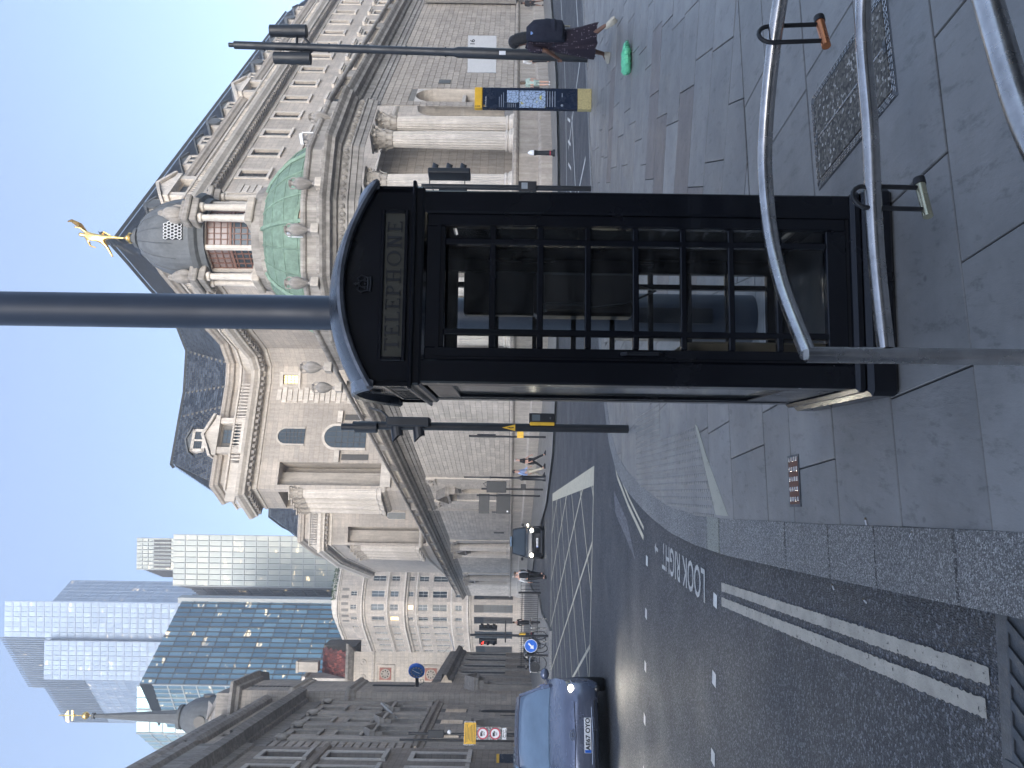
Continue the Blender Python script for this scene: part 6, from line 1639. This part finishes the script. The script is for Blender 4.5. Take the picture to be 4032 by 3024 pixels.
# ================================================================ PEOPLE
def person(label,loc_,rz,h,top,legs,shoe,hair,skn,stride=.25,arm=(.1,-.1),sleeve=True,bag=None,shorts=False,female=False,lean=0):
    """walks towards local -Y"""
    o=thing('person',label,'person',loc_,rz); k=h/1.75
    def V(x,y,z,r,r2=None): return (x*k,y*k,z*k,r*k,(r2 or r)*k)
    s=stride; hipz=.93; kn=.50
    def leg(sg,f):       # f: forward (-) or back (+) foot
        return [V(sg*.095,0,hipz-.04,.088),V(sg*.095,f*.45-.03,kn,.058),V(sg*.09,f,.09 if f<=0 else .13,.040),V(sg*.09,f-.14,.05 if f<=0 else .04,.036,.03)]
    L1,L2=leg(-1,-s),leg(1,s); y0=-lean
    body=[V(0,0,.96,.13,.10),V(0,y0*.4,1.18,.125,.09),V(0,y0*.8,1.38,.15,.10),V(0,y0,1.47,.06),V(0,y0-.02,1.57,.062),V(0,y0-.03,1.66,.082,.085)]
    E=[(0,1),(1,2),(2,3),(3,4),(4,5)]; n=len(body); body+=L1; E+=[(0,n),(n,n+1),(n+1,n+2),(n+2,n+3)]; n=len(body); body+=L2; E+=[(0,n),(n,n+1),(n+1,n+2),(n+2,n+3)]
    sh=.185 if not female else .165
    arms=[]
    for sg,f in ((-1,arm[0]),(1,arm[1])):
        A=[V(sg*sh,y0*.8,1.40,.055),V(sg*(sh+.06),y0*.6+f*.5+.03,1.13,.042),V(sg*(sh+.05),y0*.5+f-.06,.90,.030),V(sg*(sh+.045),y0*.5+f-.10,.80,.032,.018)]
        n=len(body); body+=A; E+=[(2,n),(n,n+1),(n+1,n+2),(n+2,n+3)]; arms.append(A)
    skin('body',body,E,skn,o)
    # hand fingers
    m=MB()
    for A in arms:
        e=A[3]
        for q in range(4): m.tube([(e[0]+(q-1.5)*.004*k,e[1]+(q-1.5)*.018*k,e[2]),(e[0],e[1]-.01*k+(q-1.5)*.018*k,e[2]-.05*k),(e[0]-math.copysign(.012*k,e[0]),e[1]+(q-1.5)*.016*k,e[2]-.085*k)],[.009*k,.008*k,.006*k],5)
        m.tube([(e[0],e[1]-.03*k,e[2]+.02*k),(e[0],e[1]-.055*k,e[2]-.03*k)],.009*k,5)
    m.obj('fingers',skn,o,smooth=True)
    # face
    m=MB(); hz,hy=1.64*k,(y0-.03)*k
    m.ball((0,hy-.085*k,hz-.01*k),(.014*k,.022*k,.022*k),8,5)
    for sg in (-1,1): m.ball((sg*.082*k,hy+.005*k,hz),(.012*k,.022*k,.032*k),8,5)
    m.obj('nose_and_ears',skn,o,smooth=True)
    m=MB()
    for sg in (-1,1): m.ball((sg*.032*k,hy-.078*k,hz+.02*k),(.013*k,.008*k,.007*k),6,4)
    m.box(-.022*k,.022*k,hy-.088*k,hy-.07*k,hz-.052*k,hz-.045*k); m.obj('eyes_and_mouth','hair_d',o)
    # clothes
    T=[V(0,.0,.92,.15,.115),V(0,y0*.4,1.18,.142,.105),V(0,y0*.8,1.38,.165,.115),V(0,y0*.9,1.455,.08)]; E=[(0,1),(1,2),(2,3)]
    for A in arms:
        n=len(T); a0,a1,a2=A[:3]; T.append((a0[0],a0[1],a0[2],a0[3]*1.25,a0[4]*1.25)); T.append((a1[0],a1[1],a1[2],a1[3]*1.35,a1[4]*1.35)); E+=[(2,n),(n,n+1)]
        if sleeve: T.append((a2[0],a2[1],a2[2]+.03*k,a2[3]*1.4,a2[4]*1.4)); E.append((n+1,n+2))
    if legs!='dress': skin('shirt',T,E,top,o)
    if legs!='dress':
        P=[V(0,0,.95,.15,.118)]; E=[]
        for Lg in (L1,L2):
            n=len(P); P.append((Lg[0][0],Lg[0][1],Lg[0][2],.105*k,.105*k)); P.append((Lg[1][0],Lg[1][1],Lg[1][2]+(.08*k if shorts else 0),.085*k if shorts else .075*k,.075*k)); E+=[(0,n),(n,n+1)]
            if not shorts: P.append((Lg[2][0],Lg[2][1],Lg[2][2]+.03*k,.06*k,.06*k)); E.append((n+1,n+2))
        skin('trousers' if not shorts else 'shorts',P,E,legs,o)
    for Lg in (L1,L2):
        m=MB(); x,y=Lg[3][0],Lg[3][1]; zz=0 if Lg is L1 or stride<.15 else .02
        m.ell([(x,y+.04*k,zz,.045*k,.14*k),(x,y+.04*k,zz+.03*k,.05*k,.145*k),(x,y+.06*k,zz+.07*k,.042*k,.10*k),(x,y+.11*k,zz+.11*k,.036*k,.045*k)],12); m.obj('shoe',shoe,o,smooth=True)
    m=MB(); m.ball((0,hy+.018*k,hz+.045*k),(.094*k,.10*k,.088*k),14,8)
    if female: m.ell([(0,hy+.05*k,hz+.02*k,.085*k,.06*k),(0,hy+.075*k,hz-.10*k,.09*k,.05*k),(0,hy+.09*k,hz-.22*k,.07*k,.04*k)],12)
    m.obj('hair',hair,o,smooth=True)
    if bag=='backpack': 
        m=MB(); m.ell([(0,y0*.6*k+.17*k,.98*k,.13*k,.07*k),(0,y0*.7*k+.19*k,1.05*k,.155*k,.10*k),(0,y0*.8*k+.19*k,1.25*k,.155*k,.10*k),(0,y0*k+.16*k,1.42*k,.12*k,.06*k)],12); m.obj('backpack','c_black',o,smooth=True)
    if bag=='tote':
        m=MB(); m.bev(.24*k,.32*k,-.1,.25,.62*k,.95*k,.02); m.tube([(.28*k,-.02,.95*k),(.22*k,.03,1.40*k),(.28*k,.16,.95*k)],.008,5); m.obj('bag','c_grey',o)
    return o
# walking woman in a spotted dress
wx,wy=5.78,12.97
W=thing('person','woman walking in a dark spotted dress with navy backpack and long dark hair','person',(wx,wy,0),rad(-158))
bodyV=[(0,0,.95,.13,.10),(0,0,1.18,.11,.085),(0,0,1.36,.14,.10),(0,0,1.45,.055),(0,-.02,1.54,.058),(0,-.04,1.63,.082,.088),
 (-.09,0,.88,.08),(-.09,-.22,.50,.055),(-.08,-.33,.11,.036),(-.08,-.46,.05,.033,.025),
 (.09,0,.88,.08),(.09,.10,.48,.052),(.09,.42,.20,.034),(.09,.47,.08,.03,.026),
 (-.165,0,1.37,.05),(-.21,-.06,1.12,.038),(-.16,-.24,1.02,.028),(-.1,-.30,1.02,.03,.018),
 (.165,0,1.37,.05),(.22,.02,1.12,.038),(.2,-.14,.95,.028),(.18,-.2,.90,.03,.018)]
bE=[(0,1),(1,2),(2,3),(3,4),(4,5),(0,6),(6,7),(7,8),(8,9),(0,10),(10,11),(11,12),(12,13),(2,14),(14,15),(15,16),(16,17),(2,18),(18,19),(19,20),(20,21)]
skin('body',bodyV,bE,'skin_d',W)
m=MB(); N=28; R=[]
for z,rx,ry,cy,amp in ((1.43,.09,.07,0,0),(1.38,.17,.10,0,0),(1.25,.165,.12,0,.01),(1.05,.15,.12,0,.02),(.92,.19,.17,0,.05),(.75,.205,.20,.0,.08),(.55,.215,.25,.01,.10),(.36,.225,.31,.03,.13),(.29,.22,.32,.03,.14)):
    R.append([Vector((rx*math.cos(2*PI*q/N)*(1+amp*math.sin(q*2.2)),cy+ry*math.sin(2*PI*q/N)*(1+amp*math.sin(q*1.7+1)),z+(.02*math.sin(q*2.2) if z<.5 else 0))) for q in range(N)])
m.rings(R,False); m.obj('dress','dots',W,smooth=True)
skin('sleeves',[(0,0,1.34,.13,.10),(-.165,0,1.38,.07),(-.21,-.05,1.16,.062),(.165,0,1.38,.07),(.215,.02,1.16,.062)],[(0,1),(1,2),(0,3),(3,4)],'dots',W)
m=MB(); m.ell([(0,.17,.82,.17,.06),(0,.22,.87,.205,.13),(0,.235,1.12,.21,.15),(0,.22,1.34,.20,.13),(0,.16,1.46,.13,.06)],18); bp_=m.obj('backpack','c_navy',W,smooth=True)
m=MB(); m.ell([(0,.30,.93,.13,.04),(0,.335,1.0,.14,.055),(0,.31,1.15,.12,.04)],14); m.obj('front_pocket','c_navy',bp_,smooth=True)
MB().box(.10,.14,.27,.30,1.34,1.39).obj('tag',plain('pale_blue_tag',(.3,.45,.8),.5),bp_)
m=MB(); 
for sg in (-1,1): m.tube([(sg*.10,.12,1.41),(sg*.115,-.02,1.46),(sg*.12,-.12,1.34),(sg*.13,-.08,1.12),(sg*.14,.08,.98)],.018,6)
m.obj('straps','c_navy',bp_,smooth=True)
m=MB(); m.ball((0,-.015,1.655),(.105,.115,.105),16,10); m.ell([(0,.03,1.66,.10,.085),(0,.07,1.52,.115,.075),(0,.10,1.38,.10,.06),(0,.12,1.28,.05,.03)],16); m.obj('hair','hair_d',W,smooth=True)
m=MB(); m.ball((0,-.128,1.62),(.014,.022,.02),8,5); m.obj('nose','skin_d',W)
for (x,y,z,ta) in ((-.08,-.40,0,0),(.09,.46,.07,50)):
    m=MB(); T=Tr(x,y,z)@Matrix.Rotation(rad(-ta),4,'X'); m.ell([(0,-.02,0,.042,.13),(0,-.02,.03,.046,.135),(0,.02,.07,.04,.09),(0,.07,.10,.034,.042)],12,T); m.obj('shoe','c_cream',W,smooth=True)
m=MB()
for e in ((-.1,-.30,1.02),(.18,-.2,.90)):
    for q in range(4): m.tube([(e[0],e[1]+(q-1.5)*.015,e[2]),(e[0]+.01,e[1]-.03+(q-1.5)*.014,e[2]-.03),(e[0]+.02,e[1]-.03+(q-1.5)*.014,e[2]-.06)],[.009,.008,.006],5)
    m.tube([(e[0],e[1]-.03,e[2]+.02),(e[0]+.015,e[1]-.06,e[2]-.01)],.009,5)
m.obj('fingers','skin_d',W,smooth=True)
m=MB(); m.tube([(-.19,.10,1.42),(-.235,.11,1.2),(-.245,.10,.95),(-.24,.10,.72)],[.014,.022,.026,.016],6); m.obj('rolled_paper','c_cream',W,smooth=True)
def on(x,y,up=.024): return (x,y,gz(y)+up)
person('man in white shirt, dark vest and dark trousers beside the woman in pale green',on(17.9,42.3),rad(150),1.82,'c_white','c_black','c_black','hair_d','skin_l',.22,(.12,-.12),True,None)
person('woman in pale green clothes with a dark shoulder bag beside the man in the vest',on(16.6,42.4),rad(170),1.66,'c_mint','c_mint','c_white','hair_b','skin_l',.1,(.05,.0),False,'tote',True,True)
person('person in dark grey clothes by the dark porch at the far right picture edge',on(29.8,60.2),rad(120),1.78,'c_grey','c_grey','c_black','hair_d','skin_d',.2,(.1,-.1),True,None,True)
person('man in a pale blue shirt and cream trousers walking along the screen wall pavement',on(-4.75,41.6),rad(80),1.76,'c_lblue','c_cream','c_grey','hair_d','skin_l',.26,(.12,-.15),True)
person('woman in black with a large dark bag striding beside the man in pale blue',on(-4.1,41.2),rad(85),1.68,'c_black','c_black','c_black','hair_g','skin_l',.38,(.1,-.18),False,'tote',False,True)
person('man in a white shirt with a black backpack standing beside the black cab',on(-10.15,40.6,-.08),rad(-150),1.78,'c_white','c_black','c_black','hair_g','skin_l',.14,(-.1,-.2),True,'backpack')
person('person in dark jacket beyond the man with the backpack, leaning towards the cab',on(-10.9,44.4,-.08),rad(-120),1.74,'c_grey','c_black','c_black','hair_b','skin_l',.1,(-.1,-.1),True)
person('small dark figure standing by the tall railing in front of the dark doorway',on(-20.6,66.5),rad(10),1.75,'c_black','c_black','c_black','hair_d','skin_l',.1,(.0,.0),True)
# ================================================================ FAR STREET FURNITURE
S3=thing('traffic_signal','far traffic signal with red lamp lit and two heads behind the blue arrow sign','traffic signal',on(-12.55,38.4),0)
MB().lathe([(.06,0),(.06,3.75)],12).obj('post','black_m',S3,smooth=True)
signal_head(3,['redlamp','lens','lens'],S3,Tr(-.33,0,2.85)@Rz(rad(-35)),.13,False,.17)
signal_head(3,['lens']*3,S3,Tr(.40,0,2.85)@Rz(rad(75)),.13,False,.17)
MB().bev(.06,.12,-.1,.1,.95,1.3,.01).obj('push_button_box','yellow',S3)
MB().bev(-.35,.75,-.04,.04,1.95,2.02,.01).obj('bracket','black_m',S3)
AS=thing('keep_left_sign','round blue sign with a white diagonal arrow between two short black posts','road sign',on(-11.75,34.6),rad(10))
for x in (-.42,.42): MB().lathe([(.05,0),(.05,1.05)],10,Tr(x,0,0)).obj('post','black_m',AS,smooth=True)
MB().bev(-.45,.45,-.05,.05,.55,.62,.01).obj('crossbar','black_m',AS)
MB().lathe([(0,0),(.27,0),(.27,.03),(0,.03)],24,Tr(0,-.06,.78)@Matrix.Rotation(PI/2,4,'X')).obj('sign_face','blue_sign',AS)
MB().lathe([(.27,0),(.29,0),(.29,.04),(.27,.04)],24,Tr(0,-.06,.78)@Matrix.Rotation(PI/2,4,'X'),cap=False).obj('rim','white',AS)
T=Tr(0,-.095,.78)@Matrix.Rotation(rad(45),4,'Y')
MB().prism([(-.035,.16),(-.035,-.04),(-.11,-.04),(0,-.18),(.11,-.04),(.035,-.04),(.035,.16)],0,.004,T@Matrix.Rotation(PI/2,4,'X')).obj('white_arrow','white',AS)
def hoop(x,y,rz,lab):
    o=thing('cycle_hoop',lab,'cycle stand',on(x,y),rz,'cycle hoops on the left pavement')
    MB().tube(poly_curve([(-.35,0,0),(-.35,0,.65),(-.28,0,.78),(.28,0,.78),(.35,0,.65),(.35,0,0)],6),.028,8).obj('hoop','steel',o,smooth=True); return o
hoop(-11.3,36.4,rad(70),'bare steel cycle hoop right of the parked bicycle'); hoop(-13.1,36.0,rad(30),'steel cycle hoop left of the blue arrow sign'); hoop(-12.0,36.6,rad(70),'steel cycle hoop with the parked bicycle')
def bicycle(x,y,rz,lab):
    o=thing('bicycle',lab,'bicycle',on(x,y),rz)
    for dx in (-.52,.52):
        w=MB().tube([(dx+.34*math.cos(2*PI*k/24),0,.35+.34*math.sin(2*PI*k/24)) for k in range(25)],.018,6).obj('wheel','rubber',o,smooth=True)
        m=MB(); 
        for k in range(12): a=2*PI*k/12; m.tube([(dx,0,.35),(dx+.33*math.cos(a),0,.35+.33*math.sin(a))],.003,3)
        m.obj('spokes','steel',w)
    m=MB()
    for a,b in (((-.52,0,.35),(-.12,0,.32)),((-.12,0,.32),(-.24,0,.86)),((-.52,0,.35),(-.22,0,.78)),((-.22,0,.78),(.36,0,.82)),((-.12,0,.32),(.38,0,.74)),((.35,0,.95),(.52,0,.35))): m.tube([a,b],.017,6)
    m.obj('frame','black_m',o,smooth=True)
    MB().tube([(.34,-.25,1.0),(.36,-.1,.98),(.35,0,.97),(.36,.1,.98),(.34,.25,1.0)],.013,6).obj('handlebar','black_m',o)
    MB().ell([(-.25,0,.86,.12,.06),(-.25,0,.90,.13,.07)],10).obj('saddle','rubber',o); return o
bicycle(-12.0,35.9,rad(75),'parked bicycle leaning at the hoops right of the blue arrow sign')
bicycle(-12.75,36.6,rad(40),'second parked bicycle half hidden behind the blue arrow sign')
MC=thing('motorcycle','parked dark motorcycle with chrome bits behind the red signal','motorcycle',on(-16.2,46),rad(20))
for dx in (-.68,.68): MB().lathe([(.2,-.06),(.30,-.06),(.31,0),(.30,.06),(.2,.06)],18,Tr(dx,0,.31)@Matrix.Rotation(PI/2,4,'X')).obj('wheel','rubber',MC,smooth=True)
MB().ell([(0,0,.35,.32,.14),(0,0,.6,.4,.18),(.1,0,.85,.42,.17),(.12,0,1.0,.25,.12)],12).obj('engine_and_tank','carblack',MC,smooth=True)
MB().ell([(-.45,0,.78,.35,.14),(-.45,0,.88,.34,.13)],12).obj('seat','rubber',MC,smooth=True)
MB().tube([(.45,-.38,1.12),(.4,-.15,1.08),(.4,.15,1.08),(.45,.38,1.12)],.02,6).tube([(.42,0,1.05),(.68,0,.31)],.03,6).obj('handlebar_and_fork','chrome',MC,smooth=True)
MB().ball((.55,0,.95),(.09,.11,.1),10,6).obj('headlight','chrome',MC)
def rail(x0,y0,x1,y1,lab):
    o=thing('pedestrian_railing',lab,'railing',on(x0,y0),math.atan2(y1-y0,x1-x0),'dark railings beside the far crossing'); L=math.hypot(x1-x0,y1-y0)
    MB().tube([(0,0,1.12),(L,0,1.12)],.022,6).obj('top_bar','black_m',o); MB().tube([(0,0,.15),(L,0,.15)],.018,6).obj('bottom_bar','black_m',o)
    n=int(L/.13); bm=MB().tube([(0,0,.15),(0,0,1.22)],.011,5).mesh('bar')
    for k in range(1,n): link('bar',bm,'black_m',o,Tr(k*L/n,0,0))
    pm=MB().bev(-.05,.05,-.05,.05,0,1.35,.01).mesh('railing_post')
    for k in range(int(L/2)+1): link('railing_post',pm,'black_m',o,Tr(min(L,k*2.0),0,0))
rail(-12.6,46.5,-15.3,47.2,'dark iron railing nearer the cab'); rail(-15.5,47.3,-17.6,47.6,'dark iron railing behind the traffic signal')
GP=thing('crossing_gate','small barred gate lit by amber lamps beside the railings','gate',on(-12.3,45.3),rad(35))
MB().tube([(0,0,.1),(0,0,1.2),(1.1,0,1.2),(1.1,0,.1),(0,0,.1)],.03,6).obj('gate_frame','black_m',GP)
for k in range(4): MB().tube([(.22*(k+1),0,.1),(.22*(k+1),0,1.2)],.016,5).obj('bar','black_m',GP)
SPo=thing('sign_post','tall black post with a yellow notice and two round red bordered vehicle limit signs','sign post',on(-19.55,43),rad(24))
MB().lathe([(.10,0),(.10,3.4),(.07,3.5),(.07,7.4)],12,Tr(-.05,.12,0)).obj('post','black_m',SPo,smooth=True)
MB().lathe([(.06,0),(.06,7.9)],10,Tr(-.38,.3,0)).obj('post','black_m',SPo,smooth=True)
MB().bev(-.25,.15,-.15,.15,5.4,6.3,.03).obj('control_box','black_m',SPo)
MB().ball((.05,-.1,5.1),.12,8,5).obj('camera','white',SPo)
MB().bev(-.62,.62,-.02,.0,3.65,4.3,.008).obj('grey_backing','steel',SPo)
y_=MB().bev(-.55,.55,-.05,-.03,3.62,4.28,.005).obj('yellow_notice','yellow',SPo)
m=MB()
for k,wd in enumerate((.48,.45,.3,.36,.42,.46,.46)): m.box(-wd,wd,-.054,-.052,4.18-k*.08,4.205-k*.08)
m.obj('notice_text','black_m',y_,kind='stuff')
for z,tx in ((3.24,'38\'6"'),(2.55,'6\'6"')):
    s_o=MB().lathe([(0,0),(.30,0),(.30,.02),(0,.02)],28,Tr(0,-.03,z)@Matrix.Rotation(PI/2,4,'X')).obj('round_sign','red',SPo)
    MB().lathe([(0,0),(.235,0),(.235,.004),(0,.004)],28,Tr(0,-.052,z)@Matrix.Rotation(PI/2,4,'X')).obj('white_disc','white',s_o)
    m=MB(); m.box(-.14,.06,-.062,-.058,z+.02,z+.14); m.box(.07,.13,-.062,-.058,z+.02,z+.09); m.ball((-.08,-.06,z+.01),(.025,.005,.025),8,5); m.ball((.08,-.06,z+.01),(.025,.005,.025),8,5); m.obj('lorry_symbol','black_m',s_o)
    link('sign_text',text_mesh(tx,.11,0,'CENTER',.003),'black_m',s_o,FX(0,-.059,z-.08))
MB().bev(-.33,.33,-.03,0,3.24-.36,3.24+.36,.01).obj('grey_backing','steel',SPo); MB().bev(-.33,.33,-.03,0,2.55-.36,2.55+.34,.01).obj('grey_backing','steel',SPo)
p_=MB().bev(-.30,.30,-.05,-.03,1.92,2.16,.005).obj('hours_plate','white',SPo)
link('plate_text',text_mesh('Mon-Fri',.12,0,'CENTER',.003),'black_m',p_,FX(0,-.052,2.09)); link('plate_text',text_mesh('7am-7pm',.12,0,'CENTER',.003),'black_m',p_,FX(0,-.052,1.975))
monolith(-21.9,45,rad(24),'distant dark map sign with a yellow top behind the blue car',False)
# poles along the screen wall
P1=thing('sign_post','slim black post with small yellow plate behind the push button signal','sign post',on(-2.85,41.6))
MB().lathe([(.055,0),(.055,4.15)],10).obj('post','black_m',P1,smooth=True); MB().bev(.0,.06,-.3,.3,2.7,3.7,.01,Rz(.3)).obj('edge_on_sign','black_m',P1); MB().bev(-.06,.3,-.08,-.06,1.2,1.55,.005).obj('yellow_plate','yellow',P1)
P2=thing('lamp_post','thin black lamp post with a thick ribbed base by the walking couple','lamp post',on(-5.0,41.0))
MB().lathe([(.17,0),(.17,.1),(.13,.2),(.13,1.2),(.16,1.25),(.08,1.4),(.05,1.6),(.045,2.9),(.07,2.95),(.045,3.0),(.04,4.35)],12).obj('shaft','black_m',P2,smooth=True)
for (x,y,k,lab) in ((-6.15,45,0,'signal post with black backing boards seen from behind, nearer of two'),(-7.4,51,1,'signal post with L-shaped black boards, farther of two')):
    o=thing('traffic_signal',lab,'traffic signal',on(x,y)); MB().lathe([(.057,0),(.057,3.6+k*.6)],10).obj('post','black_m',o,smooth=True)
    if k==0: MB().bev(-.2,.45,-.1,.02,2.15,3.3,.02).obj('signal_head','black_m',o); MB().bev(.0,.3,-.1,.1,1.0,1.3,.01).obj('push_button_box','black_m',o); MB().tube([(.1,0,3.3),(.3,0,3.5),(.45,0,3.2)],.02,5).obj('cable','black_m',o)
    else: MB().bev(-1.2,.1,.0,.03,3.35,4.05,.005).obj('upper_board','black_m',o); MB().bev(-1.2,.1,.0,.03,1.95,2.9,.005).obj('lower_board','black_m',o); MB().box(-1.1,-1.0,-.01,0,2.1,2.2).obj('label','white',o)
WS=thing('white_board','blank pale board with small number on the tall post, edge towards the road','sign board',(7.65,17.6,0))
# board behind the tall post, hung on the far street sign post
WS.location=(10.45,26.0,gz(26)); MB().box(.06,1.34,-.02,.02,2.42,3.38).obj('board',plain('pale_board',(.5,.5,.5),.6,0,.05),WS,Rz(rad(4))); link('board_number',text_mesh('16',.22,0,'CENTER',.004),'black_m',WS,Rz(rad(4))@FX(1.1,-.025,3.22)); MB().lathe([(.05,0),(.05,3.3)],10,Tr(.62,.08,0)).obj('post','black_m',WS,smooth=True)
PB=thing('lamp_post','short dark lamp post partly hidden behind the walking woman','lamp post',on(14.6,28.2)); MB().lathe([(.16,-.1),(.16,.9),(.07,1.0),(.06,3.3)],10).obj('shaft',plain('rust_red_paint',(.10,.03,.02),.6),PB,smooth=True); MB().bev(-.25,.0,-.15,.15,1.35,1.62,.05).obj('lamp_box','black_m',PB)
# security cameras and flagpoles
for (x,y,z,a,lab) in ((12.6,39.0,12.2,2.5,'white security camera on the right end of the pavilion parapet'),(7.0,37.4,12.2,-1,'white security camera by the middle of the pavilion parapet')):
    o=thing('security_camera',lab,'camera',(x,y,z),a); MB().tube([(0,0,-.3),(0,0,.25),(.12,0,.3)],.03,6).obj('bracket','white',o); MB().bev(.05,.6,-.08,.08,.25,.42,.03).obj('housing','white',o)
for (p,e,lab) in (((-28.6,61,8.2),(-25.2,60.4,11.6),'white flagpole sloping out from the bank building wall'),((-34.5,97,8.3),(-30.4,93.5,8.9),'white flagpole leaning out over the church cornice')):
    o=thing('flagpole',lab,'flagpole',p); MB().tube([(0,0,0),(e[0]-p[0],e[1]-p[1],e[2]-p[2])],.07,8).obj('pole','white',o,smooth=True); MB().tube([(.2,0,1.9),((e[0]-p[0])*.55,(e[1]-p[1])*.55,(e[2]-p[2])*.55)],.025,4).obj('stay','frame_d',o)
# haze over the whole place
hb=MB().box(-260,120,-30,520,-9,305)
hz_=bpy.data.materials.new('thin_haze'); hz_.use_nodes=True; t=hz_.node_tree; t.nodes.clear(); pv=t.nodes.new('ShaderNodeVolumePrincipled'); pv.inputs['Color'].default_value=(.86,.92,1,1); pv.inputs['Density'].default_value=.0011; pv.inputs['Anisotropy'].default_value=.2
ou=t.nodes.new('ShaderNodeOutputMaterial'); t.links.new(pv.outputs[0],ou.inputs['Volume'])
hb.obj('haze',hz_,kind='stuff')
